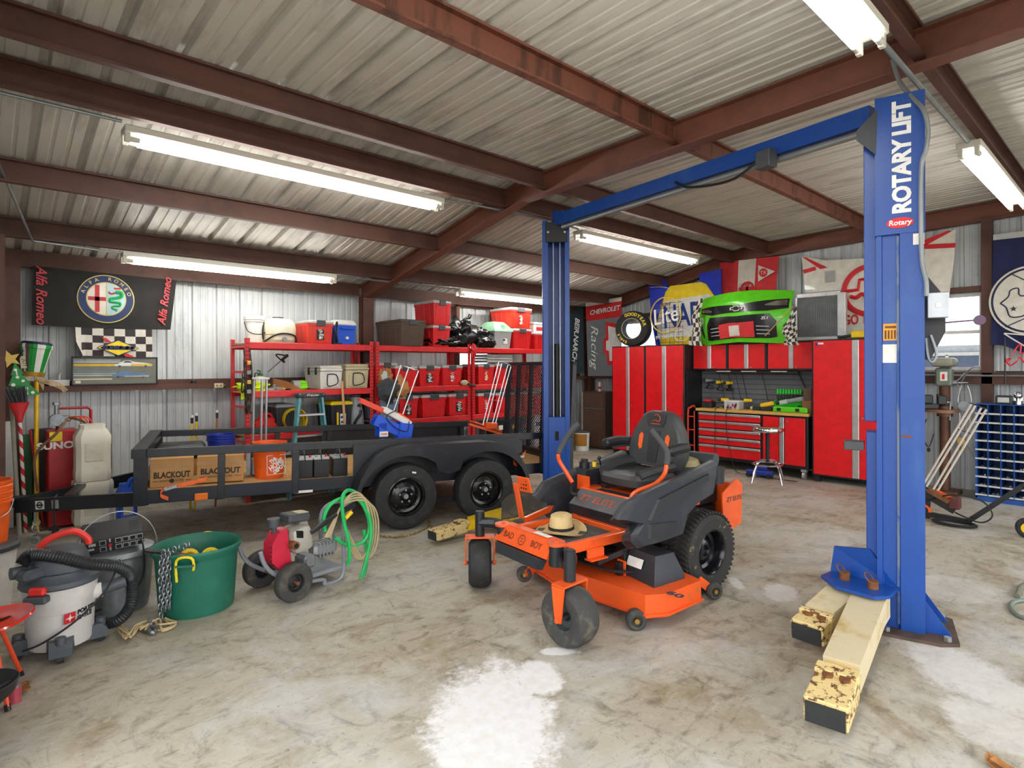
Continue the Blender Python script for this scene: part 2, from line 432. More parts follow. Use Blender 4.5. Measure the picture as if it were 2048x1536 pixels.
b = MB(); b.bx(-40, 60, -40, 50, -.3, -.121); struct(b.build('ground', m_out))
# framing
def cpurlin(name, y, z, x0, x1, side, m, h=.2, w=.065, t=.006, lip=.018):
    s = side
    P = [(0, 0), (s*w, 0), (s*w, -lip), (s*(w-t), -lip), (s*(w-t), -t), (s*t, -t), (s*t, -h+t), (s*(w-t), -h+t), (s*(w-t), -h+lip), (s*w, -h+lip), (s*w, -h), (0, -h)]
    k = MB(); k.prism(P, x1-x0, frame((x0, y, z), (0, 1, 0), (0, 0, 1)))
    return struct(k.build(name, m))
n = 0
for (y, side, m) in ((1.08, -1, m_oxide), (2.90, -1, m_rustbeam), (4.50, -1, m_oxide), (5.12, -1, m_oxide), (6.48, -1, m_oxide), (7.66, -1, m_oxide)):
    for (x0, x1) in ((XL, 4.585), (4.615, 10.08)):
        cpurlin('purlin', y, zr(y), x0, x1, side, m)
for (x0, x1) in ((XL+.2, 4.51), (4.69, 10.0)):
    cpurlin('eave_beam', 8.52, zr(8.52), x0, x1, -1, m_oxide, .185)
def ibeam(name, x, ys, w=.14, h=.235, side=None):
    k = MB()
    for a, c in zip(ys, ys[1:]):
        za, zc = zr(a)-.012, zr(c)-.012
        for (dx0, dx1, t0, t1) in ((-w/2, w/2, 0, -.012), (-.006, .006, -.012, -h+.012), (-w/2, w/2, -h+.012, -h)):
            k.add([(x+dx, y, z+t) for y, z in ((a, za), (c, zc)) for dx in (dx0, dx1) for t in (t0, t1)],
                  [(0, 1, 3, 2), (4, 6, 7, 5), (0, 4, 5, 1), (2, 3, 7, 6), (0, 2, 6, 4), (1, 5, 7, 3)])
    return struct(k.build(name, m_rafter))
m_rafter = mat('rafter_primer', '#744636', .6, 0, '#553427', 3, .5, .8, None, .12, 60)
ibeam('rafter', 4.6, [YF, 4.8, 8.6])
ibeam('gable_rafter', 10.05, [YF, 4.8, 8.6], .14)
ibeam('gable_rafter', -.07, [YF, 4.8, 8.6], .14)
def post(name, x, y, z1, w=.16, d=.16):
    k = MB(); 
    k.bx(x-w/2, x+w/2, y-d/2, y-d/2+.012, 0, z1); k.bx(x-w/2, x+w/2, y+d/2-.012, y+d/2, 0, z1); k.bx(x-.006, x+.006, y-d/2+.012, y+d/2-.012, 0, z1)
    return struct(k.build(name, m_oxide))
post('column', 4.6, 8.46, zr(8.46)-.2, .18); post('column', .30, 8.50, zr(8.5)-.02, .17); post('column', .135, 7.3, 2.97, .17, .14)
post('column', 10.06, 8.48, 2.8, .16)
k = MB(); k.bx(9.98, 10.12, 1.485, 1.60, 0, zr(1.5)-.22); struct(k.build('column', m_oxide))
k = MB(); k.bx(9.98, 10.12, 6.42, 6.52, 0, zr(6.4)-.22); struct(k.build('column', m_oxide))
def girt_b(x0, x1):
    k = MB(); k.bx(x0, x1, 8.45, 8.456, 1.45, 1.52); k.bx(x0, x1, 8.45, 8.66, 1.45, 1.456); k.bx(x0, x1, 8.654, 8.66, 1.45, 1.575)
    struct(k.build('girt', m_oxide))
girt_b(.39, 4.50); girt_b(4.70, 9.95)
k = MB(); k.bx(9.98, 9.988, -2.3, 8.35, 1.47, 1.63); k.bx(9.98, 10.17, -2.3, 8.35, 1.47, 1.478); k.bx(9.98, 10.17, -2.3, 8.35, 1.622, 1.63); struct(k.build('girt', m_oxide))
# window framing and windows
k = MB()
for x in (6.50, 7.42): k.bx(x-.035, x+.035, 8.56, 8.72, 1.6, zr(8.6)-.19)
for z in (2.42, 2.83): k.bx(6.54, 7.38, 8.60, 8.70, z, z+.055)
struct(k.build('trim_1', m_rustbeam))
k = MB()
for (y0, y1) in ((1.61, 2.6), (6.53, 8.1)): k.bx(10.02, 10.16, y0, y1, 2.735, 2.80)
struct(k.build('trim_2', m_oxide))
def window(name, axis, pos, a0, a1, z0, z1, mull=True):
    k = MB(); t = .045
    def bx(p0, p1, q0, q1, w0, w1):
        if axis == 'x': k.bx(p0, p1, pos+w0, pos+w1, q0, q1)
        else: k.bx(pos+w0, pos+w1, p0, p1, q0, q1)
    bx(a0, a0+t, z0, z1, -.05, .03); bx(a1-t, a1, z0, z1, -.05, .03); bx(a0+t, a1-t, z0, z0+t, -.05, .03); bx(a0+t, a1-t, z1-t, z1, -.05, .03)
    zm = (z0+z1)/2
    if mull: bx(a0+t, a1-t, zm-.022, zm+.022, -.035, .02)
    o = struct(k.build(name, m_whitep)); k = MB(); bx(a0+t, a1-t, z0+t, z1-t, -.004, 0)
    g = k.build('pane', m_glass, o); return o
window('window_1', 'x', YB, *WB); window('window_2', 'y', XR, *WR1, False); window('window_3', 'y', XR, *WR2)
# a neighbouring house seen through the right-hand window
m_siding = mat('pale_siding', '#d5dae0', .7); m_shade = mat('porch_soffit', '#e8ecf2', .7)
t = thing('house', 'pale neighbouring house with porch roof seen through the right window', 'house', (16, 2.5, -.12))
k = MB(); k.bx(1.5, 6, -6, 8, 0, 2.6); k.build('wall', m_siding, t)
k = MB(); k.add([(-.6, -6.5, 2.35), (-.6, 8.5, 2.35), (2.2, 8.5, 3.2), (2.2, -6.5, 3.2), (-.6, -6.5, 2.27), (-.6, 8.5, 2.27), (2.2, 8.5, 3.1), (2.2, -6.5, 3.1)], [(0, 1, 2, 3), (4, 7, 6, 5), (0, 3, 7, 4), (1, 5, 6, 2), (0, 4, 5, 1), (2, 6, 7, 3)]); k.build('roof', m_shade, t)
k = MB(); k.bx(1.44, 1.5, .3, 1.6, 1.0, 2.1); w = k.build('window', mat('bluish_glass', '#5d6b86', .15), t)
k = MB()
for (y0, y1, z0, z1) in ((.25, 1.65, .94, 1.02), (.25, 1.65, 2.08, 2.16), (.25, .33, 1, 2.1), (1.57, 1.65, 1, 2.1), (.92, .98, 1, 2.1), (.3, 1.6, 1.52, 1.58)): k.bx(1.40, 1.45, y0, y1, z0, z1)
k.build('sash', m_whitep, w)
# ---------------------------------------------------------------- lamps
def fixture(x0, x1, y, z, label):
    t = thing('fluorescent_light', label, 'ceiling light', ((x0+x1)/2, y, z), 0, 'fluorescent strip lights')
    L = x1-x0; k = MB(); k.bx(-L/2, L/2, -.085, .085, -.006, .05, .006)
    for s in (-1, 1):
        for q in (-1, 1): k.bx(s*L/2-.02*(s+1)+(0 if s > 0 else 0), s*L/2+.02*(1-s), q*.055-.016, q*.055+.016, -.075, .005, .004)
    k.build('housing', m_fix, t)
    for q in (-1, 1):
        k = MB(); k.cyl((-L/2+.1, q*.055, -.05), (L/2-.1, q*.055, -.05), .019, n=14); tb = k.build('tube', m_tube, t)
        for s in (-1, 1):
            k = MB(); k.cyl((s*(L/2-.1), q*.055, -.05), (s*(L/2-.035), q*.055, -.05), .02, n=12)
            k.build('end_cap', m_fix, tb)
fixture(.84, 3.77, 5.28, 3.50, 'long double tube strip light hung under the ridge purlin above the trailer tongue')
fixture(1.21, 3.70, 7.70, 2.955, 'strip light near the back wall above the black banner with a round badge')
fixture(5.83, 8.25, 7.70, 2.955, 'strip light partly hidden by the far blue lift column, above the stacked red totes')
fixture(5.98, 8.95, 5.24, 3.50, 'strip light between the two blue lift columns, near the red and white flag')
fixture(.9, 3.62, 1.05, 3.50, 'strip light cut off by the top edge of the photo')
fixture(6.05, 8.6, 1.05, 3.52, 'strip light behind the near blue lift column at the right edge')
def conduit(name, P, r, label, m=m_cond, cat='conduit', n=8, smooth=4):
    k = MB(); k.tube(cr(P, smooth) if smooth else P, r, n); return tag(k.build(name, m), label, cat)
def coupled(P, r, label):
    conduit('conduit_pipe', P, r, label, smooth=0)
coupled([(XL+.05, 5.19, 3.555), (.82, 5.19, 3.555)], .013, 'grey conduit entering the left end of the long strip light')
coupled([(3.79, 5.22, 3.54), (4.3, 5.18, 3.548), (5.4, 5.14, 3.558), (5.95, 5.2, 3.55)], .013, 'grey conduit running from the long strip light to the far lift column')
coupled([(.1, 6.0, 3.42), (.44, 7.60, 3.00), (1.19, 7.66, 2.98)], .012, 'grey conduit running down the roof slope to the strip light by the banner')
coupled([(3.72, 7.66, 2.985), (5.81, 7.66, 2.985)], .012, 'grey conduit between the two strip lights near the back wall')
coupled([(3.64, 1.05, 3.55), (6.03, 1.05, 3.56)], .017, 'straight grey conduit crossing the rafter between the two right strip lights')
coupled([(9.955, -2.2, 1.585), (9.955, 3.0, 1.585)], .014, 'grey pipe running level along the right wall under the window')
coupled([(9.955, 7.3, 1.585), (9.955, 8.35, 1.585)], .014, 'short grey pipe under the chevron banner in the far corner')
# ---------------------------------------------------------------- camera, sky, daylight
cam = bpy.data.cameras.new('camera'); co = bpy.data.objects.new('camera', cam); COL.objects.link(co)
cam.sensor_width = 36; cam.lens = F/2048*36; cam.shift_y = CYO/2048; cam.clip_start = .05; cam.clip_end = 200
M3 = Matrix((_r, _u, -_d)).transposed().to_4x4(); M3.translation = CAMP; co.matrix_world = M3; SC.camera = co
w = bpy.data.worlds.new('overcast_sky'); SC.world = w; w.use_nodes = True
nt = w.node_tree; bg = nt.nodes['Background']
sky = nt.nodes.new('ShaderNodeTexSky'); sky.sky_type = 'HOSEK_WILKIE'; sky.turbidity = 8; sky.sun_direction = (-.3, -.5, .8); sky.ground_albedo = .5
mx = nt.nodes.new('ShaderNodeMix'); mx.data_type = 'RGBA'; mx.inputs[0].default_value = .8; mx.inputs[7].default_value = (1, 1.0, 1.02, 1)
nt.links.new(sky.outputs[0], mx.inputs[6]); nt.links.new(mx.outputs[2], bg.inputs['Color']); bg.inputs['Strength'].default_value = WORLD
def portal(name, c, size, rot):
    l = bpy.data.lights.new(name, 'AREA'); l.shape = 'RECTANGLE'; l.size, l.size_y = size; l.cycles.is_portal = True
    o = bpy.data.objects.new(name, l); COL.objects.link(o); o.location = c; o.rotation_euler = rot
portal('bay_door_daylight', (-.1, .4, 1.9), (5.6, 3.7), (PI/2, 0, -PI/2))
portal('front_door_daylight', ((FO[0]+FO[1])/2, YF-.05, 1.6), (FO[1]-FO[0], 3.1), (PI/2, 0, 0))
portal('window_daylight', (XR+.06, 2.06, 2.19), (.92, 1.07), (PI/2, 0, PI/2))
portal('window_daylight', (XR+.06, 7.27, 2.14), (1.45, 1.04), (PI/2, 0, PI/2))
SC.view_settings.view_transform = 'Standard'; SC.view_settings.look = 'None'; SC.view_settings.gamma = 1; SC.view_settings.use_curve_mapping = False
SC.view_settings.exposure = EXPO
SC.cycles.use_denoising = True; SC.cycles.max_bounces = 8; SC.cycles.diffuse_bounces = 5; SC.cycles.glossy_bounces = 3; SC.cycles.transmission_bounces = 6; SC.cycles.sample_clamp_indirect = 6
SC.cycles.caustics_reflective = False; SC.cycles.caustics_refractive = False
# ---------------------------------------------------------------- red racks along the back wall
RY0, RY1 = 7.80, 8.40
def rack(x0, x1, levels, label):
    t = thing('storage_rack', label, 'shelf', ((x0+x1)/2, (RY0+RY1)/2, 0), 0, 'red steel storage racks'); hw, hd = (x1-x0)/2, (RY1-RY0)/2
    for sx in (-1, 1):
        for sy in (-1, 1):
            k = MB(); a, c = sorted((sx*hw, sx*(hw-.055))); k.bx(a, c, sy*hd-.002*sy, sy*hd-.005*sy, 0, 2.10)
            a, c = sorted((sx*hw, sx*(hw-.004))); p, q = sorted((sy*hd, sy*(hd-.05))); k.bx(a, c, p, q, 0, 2.10)
            k.mi = 1; z = .12
            while z < 2.06:
                for dx in (.014, .036): k.bx(sx*(hw-dx)-.004, sx*(hw-dx)+.004, sy*hd-.0015*sy, sy*hd+.0006*sy, z, z+.022)
                z += .05
            k.build('post', [m_redrack, m_dark], t)
        for z in (.3, .75, 1.2, 1.65, 1.98):
            k = MB(); k.bx(sx*hw-.004, sx*hw+.004, -hd+.02, hd-.02, z, z+.03); k.build('side_brace', m_redrack, t)
    for z in levels:
        for sy in (-1, 1):
            k = MB(); k.bx(-hw+.05, hw-.05, sy*hd-.02*(1 if sy > 0 else 0), sy*hd+.02*(1 if sy < 0 else 0), z-.085, z, .006); k.build('beam', m_redrack, t)
        k = MB(); k.bx(-hw+.01, hw-.01, -hd+.021, hd-.021, z-.03, z-.012); k.build('shelf_board', m_osb, t)
    return t
rack(2.55, 4.355, (.22, .86, 1.42, 2.05), 'red steel rack with the white and tan coolers, left of the brown column')
rack(4.40, 6.175, (.22, .92, 1.42, 2.05), 'middle red steel rack holding the brown tote and garbage bags')
rack(6.22, 8.0, (.22, .92, 1.42, 2.05), 'red steel rack behind the mesh ramp gate, half hidden by the far lift column')
def span(px0, px1, py0, py1, y):
    a, c = pt(px0, py1, y=y), pt(px1, py1, y=y); top = pt((px0+px1)/2, py0, y=y)
    return (a.x+c.x)/2, c.x-a.x, a.z, top.z
G_T = 'lidded red storage totes'
def tote(label, cx, w, z0, z1, y0=7.83, d=.54, mb=None, ml=None, sticker=0, group=G_T, latch=True, rib=True, name='storage_tote', cat='tote'):
    mb = mb or m_redtote; ml = ml or m_greyl; h = z1-z0
    t = thing(name, label, cat, (cx, y0+d/2, z0), 0, group); k = MB(); hl = min(.05, h*.15)
    def ring(sx, sy, z): return [(-w/2*sx, -d/2*sy, z), (w/2*sx, -d/2*sy, z), (w/2*sx, d/2*sy, z), (-w/2*sx, d/2*sy, z)]
    k.loft([ring(.84, .88, 0), ring(.86, .9, h*.05), ring(.93, .95, h-hl-.03)]); k.loft([ring(.97, .98, h-hl-.032), ring(.98, .99, h-hl)])
    if rib:
        for sx in (-.30, .30): k.box((w*sx, -d/2*.925, h*.45), (.018, .012, h*.75), (R(4), 0, 0), .003)
        for sy in (-.25, .0, .25): k.box((-w/2*.9, d*sy, h*.45), (.012, .03, h*.75), (0, -R(4), 0), .003)
    k.build('body', mb, t)
    k = MB(); k.bx(-w/2, w/2, -d/2, d/2, h-hl, h-.012, .008); k.bx(-w*.42, w*.42, -d*.43, d*.43, h-.012, h, .005); k.build('lid', ml, t)
    if latch:
        for s in (-1, 1):
            k = MB(); k.bx(-w*.17, w*.17, s*d/2-.012, s*d/2+.014, h-hl-.035, h-.004, .005); k.build('latch', m_greyd, t)
    if sticker:
        k = MB(random_frame(0, -d/2*.945, h*.43))
        sticker_art(k, w*.36, h*.55, sticker); k.build('sticker', [m_ink, m_pap, m_yelb], t)
    return t
def random_frame(x, y, z): return FRB(x, y, z) @ RX(R(-3.5))
def sticker_art(k, w, h, kind):
    rnd = random.Random(kind)
    k.mi = 0
    if kind % 3 == 1: k.bx(-w*.42, w*.36, -h*.5, h*.5, 0, .0015)
    else:
        for i in range(5): k.box((w*rnd.uniform(-.2, .2), h*rnd.uniform(-.45, .45), .001), (w*.3, h*.06, .002), (0, 0, rnd.uniform(0, 3)))
    k.mi = 1
    for i in range(9):
        y = h*(.42-.1*i); a = rnd.uniform(.12, .34); x = rnd.uniform(-.05, .08)
        k.box((w*x, y, .002), (w*a*1.7, h*rnd.uniform(.03, .075), .002), (0, 0, rnd.uniform(-.3, .3)))
    k.cyl((-w*.1, -h*.36, .001), (-w*.1, -h*.36, .004), h*.085, n=10)
    if kind % 3 == 0: k.mi = 2; k.cyl((w*.05, -h*.02, .001), (w*.05, -h*.02, .005), h*.11, n=10)
# middle shelves: red totes
rows = [((790, 836, 731, 771), 'red tote with plain front, behind the baseball gloves on the middle rack', 0, m_redtote),
        ((839, 882, 731, 771), 'red tote with white drawing sticker, second from left on the middle shelf', 4, m_redtote),
        ((885, 926, 730, 770), 'red tote with white drawing sticker, beside the rack post on the middle shelf', 5, m_redtote),
        ((957, 990, 728, 767), 'red tote with a yellow spot on its sticker, right of the rack post', 6, m_redtote),
        ((992, 1023, 727, 766), 'red tote on the middle shelf seen through the left end of the mesh gate', 0, m_redtote),
        ((1025, 1054, 726, 765), 'red tote with sticker on the middle shelf behind the mesh gate', 8, m_redtote),
        ((1056, 1084, 726, 765), 'red tote on the middle shelf next to the far lift column', 0, m_redtote)]
for (q, lab, st, m) in rows:
    cx, w, z0, z1 = span(*q, 7.84); tote(lab, cx, w, 1.421, z1, 7.84, .54, m, sticker=st)
rows = [((799, 838, 791, 834), 'red tote with white drawing sticker on the lower shelf behind the blue thrower', 7, m_redtote),
        ((844, 894, 789, 832), 'wide red tote without a sticker on the lower middle shelf', 0, m_redtote),
        ((898, 941, 787, 829), 'red tote with white triangular sticker left of the rack post, lower shelf', 10, m_redtote),
        ((957, 990, 786, 826), 'red tote with white triangular sticker right of the rack post, lower shelf', 11, m_redtote),
        ((992, 1020, 785, 824), 'red tote behind the leaning metal rods on the lower shelf', 0, m_redtote),
        ((1022, 1046, 784, 822), 'faded salmon tote behind the mesh gate, left one of two', 0, m_salmon),
        ((1048, 1069, 783, 821), 'faded salmon tote behind the mesh gate, right one of two', 0, m_salmon),
        ((1071, 1090, 782, 820), 'red tote on the lower shelf against the far lift column', 0, m_redtote)]
for (q, lab, st, m) in rows:
    cx, w, z0, z1 = span(*q, 7.84); tote(lab, cx, w, .921, z1, 7.84, .54, m, sticker=st)
cx, w, z0, z1 = span(765, 791, 735, 771, 8.1); tote('red tote half hidden behind gloves at the left end of the middle rack', 4.70, .36, 1.421, 1.80, 7.98, .38)
cx, w, z0, z1 = span(757, 797, 797, 840, 7.85); tote('grey blue tote with a clear lid on the lower middle shelf', cx+.02, w, .921, z1, 7.85, .52, mat('grey_blue_plastic', '#7f93a8', .5), m_greyl, group=None)
# top shelves
cx, w, z0, z1 = span(803, 853, 645, 690, 7.72); tote('large dark brown lidded storage tote on the top shelf', cx, w, 2.051, z1+.05, 7.73, .78, m_brown, m_brown, group=None)
for (a, lab, zz) in (((866, 902, 656, 692), 'red tote at the bottom of the two-high stack beside the brown tote', (2.051, 2.40)),):
    cx, w, z0, z1 = span(*a, 7.80); tote(lab, cx, w, *zz, 7.80, .56)
    tote('red tote on top of the stack beside the brown tote', cx, w, 2.401, 2.80, 7.78, .58)
cx, w, z0, z1 = span(616, 668, 640, 690, 7.80); tote('orange red tote with dark drawing sticker between cream tank and blue cooler', cx, w, 2.051, z1, 7.80, .55, mat('orange_red_plastic', '#dc3a2a', .42), m_greyl, sticker=13)
cx, w, z0, z1 = span(1027, 1064, 661, 697, 7.80); tote('red tote under another red tote beside the white bin with green lid', cx, w, 2.051, 2.42, 7.80, .55)
tote('orange red tote with white sticker topping the stack near the far lift column', cx-.03, w*1.15, 2.421, 2.80, 7.80, .58, MATS['orange_red_plastic'], sticker=14)
tote('red tote on the top shelf touching the far lift column', cx+w+.06, w*.98, 2.051, 2.37, 7.80, .55, latch=False)
k = MB(); k.bx(-.16, .16, -.2, .2, 0, .14, .01); k.mi = 1; k.bx(-.16, .16, -.2, .2, .145, .19, .01); k.mi = 2; k.bx(-.1, .1, -.202, -.198, .03, .1)
tag(k.build('plastic_box', [m_whitep, m_greyl, m_redink], loc=(cx+w+.06, 8.08, 2.371)), 'flat white plastic box lying on a red tote near the lift column', 'box')
# white bin with a pale green cover
cx, w, z0, z1 = span(990, 1026, 672, 697, 7.82)
t = thing('plastic_bin', 'clear grey bin with pale green peaked lid on the top shelf', 'bin', (cx, 8.08, 2.051)); k = MB(); h = .30
def sq(a, c, z, k_=1): return [(-a, -c, z), (a, -c, z), (a, c, z), (-a, c, z)]
k.loft([sq(w*.42, .2, 0), sq(w*.48, .24, h)]); k.build('body', mat('translucent_grey', '#b4b8ba', .45), t)
k = MB(); k.loft([sq(w*.54, .27, h), sq(w*.52, .26, h+.04), sq(w*.3, .12, h+.17), sq(w*.26, .1, h+.18)]); k.bx(-w*.06, w*.06, -.26, -.2, h+.03, h+.12, .005); k.build('lid', mat('pale_green_plastic', '#8fbf9c', .5), t)
k = MB(FRB(w*.12, -.235, .13)); k.bx(-.05, .05, -.05, .05, 0, .002); k.mi = 1; k.cyl((-.03, .02, .001), (-.03, .02, .004), .022, n=10); k.build('label_sticker', [m_pap, m_blueink], t)
# bin lids on the middle shelf
k = MB(); 
for i in range(3): k.bx(-.3, .3, -.2, .2, i*.05, i*.05+.042, .01)
tag(k.build('flat_box', m_greyl, loc=(6.95, 8.12, 1.80)), 'stack of flat white tray lids on the red totes behind the gate', 'box')
# ---- garbage bags
from mathutils import noise as mnoise
def blob(k, c, r, sc, amp, freq, seed, n=26, m=16, flat=None):
    vs = []; 
    for j in range(m+1):
        th = PI*j/m
        for i in range(n):
            ph = 2*PI*i/n; v = Vector((math.sin(th)*math.cos(ph), math.sin(th)*math.sin(ph), -math.cos(th)))
            q = r*(1+amp*mnoise.fractal(v*freq+Vector((seed, seed*2, 0)), .8, 2.0, 4))
            p = Vector((v.x*q*sc[0], v.y*q*sc[1], v.z*q*sc[2]))+Vector(c)
            if flat is not None and p.z < flat: p.z = flat
            vs.append(p)
    k.add(vs, [(j*n+i, j*n+(i+1) % n, (j+1)*n+(i+1) % n, (j+1)*n+i) for j in range(m) for i in range(n)])
    bmesh.ops.remove_doubles(k.bm, verts=k.bm.verts[:], dist=1e-5)
k = MB(); blob(k, (0, 0, .2), .26, (1.1, .9, 1.0), .55, 1.8, 3, flat=.002); k.tube(cr([(.05, 0, .40), (.1, -.03, .5), (.17, -.04, .52), (.2, -.04, .58)]), [.03]*6+[.022]*6+[.03]*7, 8)
tag(k.build('garbage_bag', m_bag, loc=(6.15, 8.06, 2.051), ang=60), 'tied black garbage bag slumped on the top shelf by the window', 'bag')
k = MB(); blob(k, (0, 0, .16), .2, (1.35, .9, .85), .5, 2.2, 9, flat=.002)
tag(k.build('garbage_bag', m_bag, loc=(6.55, 7.98, 2.051), ang=60), 'wrinkled black garbage bag leaning against the white bin with green lid', 'bag')
k = MB(); blob(k, (0, 0, .085), .2, (1.7, .9, .45), .35, 2.2, 5, flat=.002)
tag(k.build('garbage_bag', m_bag, loc=(5.72, 7.96, 2.051), ang=60), 'flat black garbage bag lying beside the two-high red tote stack', 'bag')
k = MB(); blob(k, (0, 0, 0), .06, (.8, .6, 1.7), .5, 3, 8); tag(k.build('shop_rag', m_redrack, loc=(6.2, 7.745, 2.0), ang=60), 'red shop rag hanging from the rack post under the garbage bags', 'rag')
# ---- first rack, top shelf
cx, w, z0, z1 = span(497, 536, 632, 686, 7.95)
t = thing('paint_bucket', 'white plastic bucket with wire handle at the left end of the top shelf', 'bucket', (cx, 8.1, 2.051)); h = z1-z0-.01; r = w/2
k = MB(); k.lathe([(0, 0), (r*.86, 0), (r*.97, h-.05), (r*1.03, h-.05), (r*1.03, h-.07)], 24); k.build('body', m_white, t)
k = MB(); k.lathe([(r*1.06, h-.045), (r*1.06, h), (r*.98, h+.012), (0, h+.005)], 24); k.mi = 1; k.lathe([(r*.99, h+.012), (r*.93, h+.016), (r*.6, h+.01)], 24); k.build('lid', [m_white, m_rust], t)
k = MB(); k.tube(cr([(-r*1.03, 0, h-.08), (-r*.9, -r*.8, h-.2), (0, -r*1.12, h-.24), (r*.9, -r*.8, h-.2), (r*1.03, 0, h-.08)]), .006, 6); k.build('handle', m_blk, t)
cx, w, z0, z1 = span(536, 601, 637, 688, 7.85)
t = thing('sprayer_tank', 'cream coloured spray tank with black straps on the top shelf', 'tank', (cx, 8.08, 2.051)); h = z1-z0
k = MB()
def oval(z, a, c, n=24): return [(a*math.copysign(abs(math.cos(q))**.7, math.cos(q)), c*math.copysign(abs(math.sin(q))**.7, math.sin(q)), z) for q in [2*PI*i/n for i in range(n)]]
k.loft([oval(0, w*.43, .18), oval(h*.12, w*.47, .22), oval(h*.3, w*.46, .22), oval(h*.33, w*.48, .23), oval(h*.6, w*.49, .23), oval(h*.8, w*.46, .21), oval(h*.93, w*.36, .17), oval(h*.97, w*.2, .1)]); k.build('tank', m_cream, t)
k = MB(); k.cyl((0, 0, h*.96), (0, 0, h*1.03), .07, n=16); k.build('cap', m_greyd, t)
k = MB(); k.tube(cr([(-w*.49, -.1, .02), (-w*.3, -.24, h*.28), (0, -.245, h*.36), (w*.3, -.24, h*.28), (w*.49, -.1, .02)]), .012, 6); k.tube(cr([(-w*.5, -.05, .05), (-w*.53, -.08, h*.5), (-w*.47, -.05, h*.8)]), .01, 6); k.build('strap', m_blk, t)
k = MB(); k.cyl((0, -.205, .05), (0, -.245, .05), .03, n=12); k.build('drain_plug', m_grey, t)
cx, w, z0, z1 = span(684, 718, 641, 690, 7.80)
t = thing('cooler', 'blue upright cooler with white lid at the right end of the top shelf', 'cooler', (cx-.05, 8.08, 2.051)); h = z1-z0
k = MB(); k.loft([sq(w*.5, .24, 0), sq(w*.55, .26, h*.77)]); k.build('body', m_bluep, t)
k = MB(); k.loft([sq(w*.56, .265, h*.77), sq(w*.57, .27, h*.82), sq(w*.47, .2, h*.99), sq(w*.4, .17, h)]); k.build('lid', m_white, t)
k = MB(); k.tube([(-.09, -.255, h*.66), (-.09, -.30, h*.63), (.09, -.30, h*.63), (.09, -.255, h*.66)], .012, 6); k.build('handle', m_bluep, t)
k = MB(); k.cyl((0, -.25, .09), (0, -.285, .09), .022, n=10); k.build('tap', m_white, t)
t = thing('desk_fan', 'black round fan standing between the red tote and blue cooler', 'fan', (pt(677, 690, y=7.88).x, 7.9, 2.051))
k = MB(RZ(R(55))); k.torus((0, 0, .17), .15, .018, RX(PI/2), 24, 6)
for i in range(8): k.tube([(0, -.02, .17), (.15*math.cos(i*PI/4), 0, .17+.15*math.sin(i*PI/4))], .003, 4)
k.cyl((0, .03, .17), (0, -.03, .17), .035); k.build('guard', m_blk, t)
k = MB(RZ(R(55))); k.box((0, 0, .01), (.14, .12, .02), None, .005); k.bar((0, .04, .01), (0, .04, .16), .03, .02); k.build('stand', m_blk, t)
# ---- first rack, middle shelf
for (a, lab, m, nm) in (((641, 685, 731, 780), 'white hard cooler with black rope handle on the middle shelf', m_white, 'white'), ((692, 738, 728, 778), 'tan hard cooler beside the white one on the middle shelf', m_tan, 'tan')):
    cx, w, z0, z1 = span(*a, 7.84); z0 = 1.421; h = z1-z0
    t = thing('cooler', lab, 'cooler', (cx, 8.11, z0)); k = MB()
    k.loft([sq(w*.46, .24, 0), sq(w*.5, .26, h*.74)]); k.bx(-w*.36, w*.36, -.265, -.24, h*.05, h*.66, .008); k.build('body', m, t)
    k = MB(); k.bx(-w*.52, w*.52, -.28, .28, h*.75, h*.86, .012); k.bx(-w*.5, w*.5, -.27, .27, h*.86, h, .015); k.build('lid', m, t)
    k = MB(); a_ = w*.22; k.tube(cr([(-a_*.8, -.27, h*.62), (-a_, -.29, h*.2), (-a_*.6, -.31, h*.12), (a_, -.31, h*.24), (a_*.9, -.28, h*.6), (-a_*.8, -.27, h*.62)], 3), .008, 6); k.build('rope_handle', m_blk, t)
    if nm == 'white':
        for dy in (-.14, .1):
            k = MB(); k.bx(-w*.56, -w*.5, dy-.02, dy+.02, h*.6, h*.92, .006); k.build('latch', m_blk, t)
def sprayer(px0, px1, py0, py1, y, label, mb, mc):
    cx, w, z0, z1 = span(px0, px1, py0, py1, y); r = w/2; h = z1-1.421
    t = thing('pump_sprayer', label, 'sprayer', (cx, y+.1, 1.421)); k = MB(); k.lathe([(0, 0), (r*.95, 0), (r, .02), (r, h*.62), (r*.8, h*.72), (r*.35, h*.76), (0, h*.76)], 20); k.build('bottle', mb, t)
    k = MB(); k.lathe([(r*.5, h*.72), (r*.45, h*.84), (r*.2, h*.86), (0, h*.86)], 14); k.tube([(0, 0, h*.85), (0, 0, h), (-r*.5, 0, h*1.02)], .012, 6); k.build('pump', mc, t)
    k = MB(); k.tube(cr([(0, -r*.4, h*.8), (-r*.9, -r*.5, h*.9), (-r*1.05, -r*.4, h*.6), (-r*.8, -r*.8, h*.2)]), .007, 6); k.build('hose', m_blk, t)
sprayer(489, 512, 737, 776, 7.9, 'tall white pump sprayer next to the left rack post', m_white, m_greyd)
sprayer(514, 537, 742, 776, 7.9, 'small white pump sprayer with green top, right of a taller one', m_white, mat('bottle_green', '#2f7a48', .5))
a, c = pt(536, 744, y=7.95), pt(566, 718, y=8.35)
k = MB(); k.cyl(a, c, .007, n=8); k.mi = 1; e = c+(c-a)*.28; k.cyl(c-(c-a)*.1, e, .018, .026, n=10); k.tube(cr([c, c+V(.02, .0, -.05), c+V(-.1, 0, .06), e]), .01, 6); tag(k.build('spray_wand', [m_steel, m_blk]), 'spray wand with black trigger grip leaning up to the left top shelf', 'spray wand')
k = MB(); a, c = pt(546, 764, y=8.0), pt(602, 780, y=7.82)
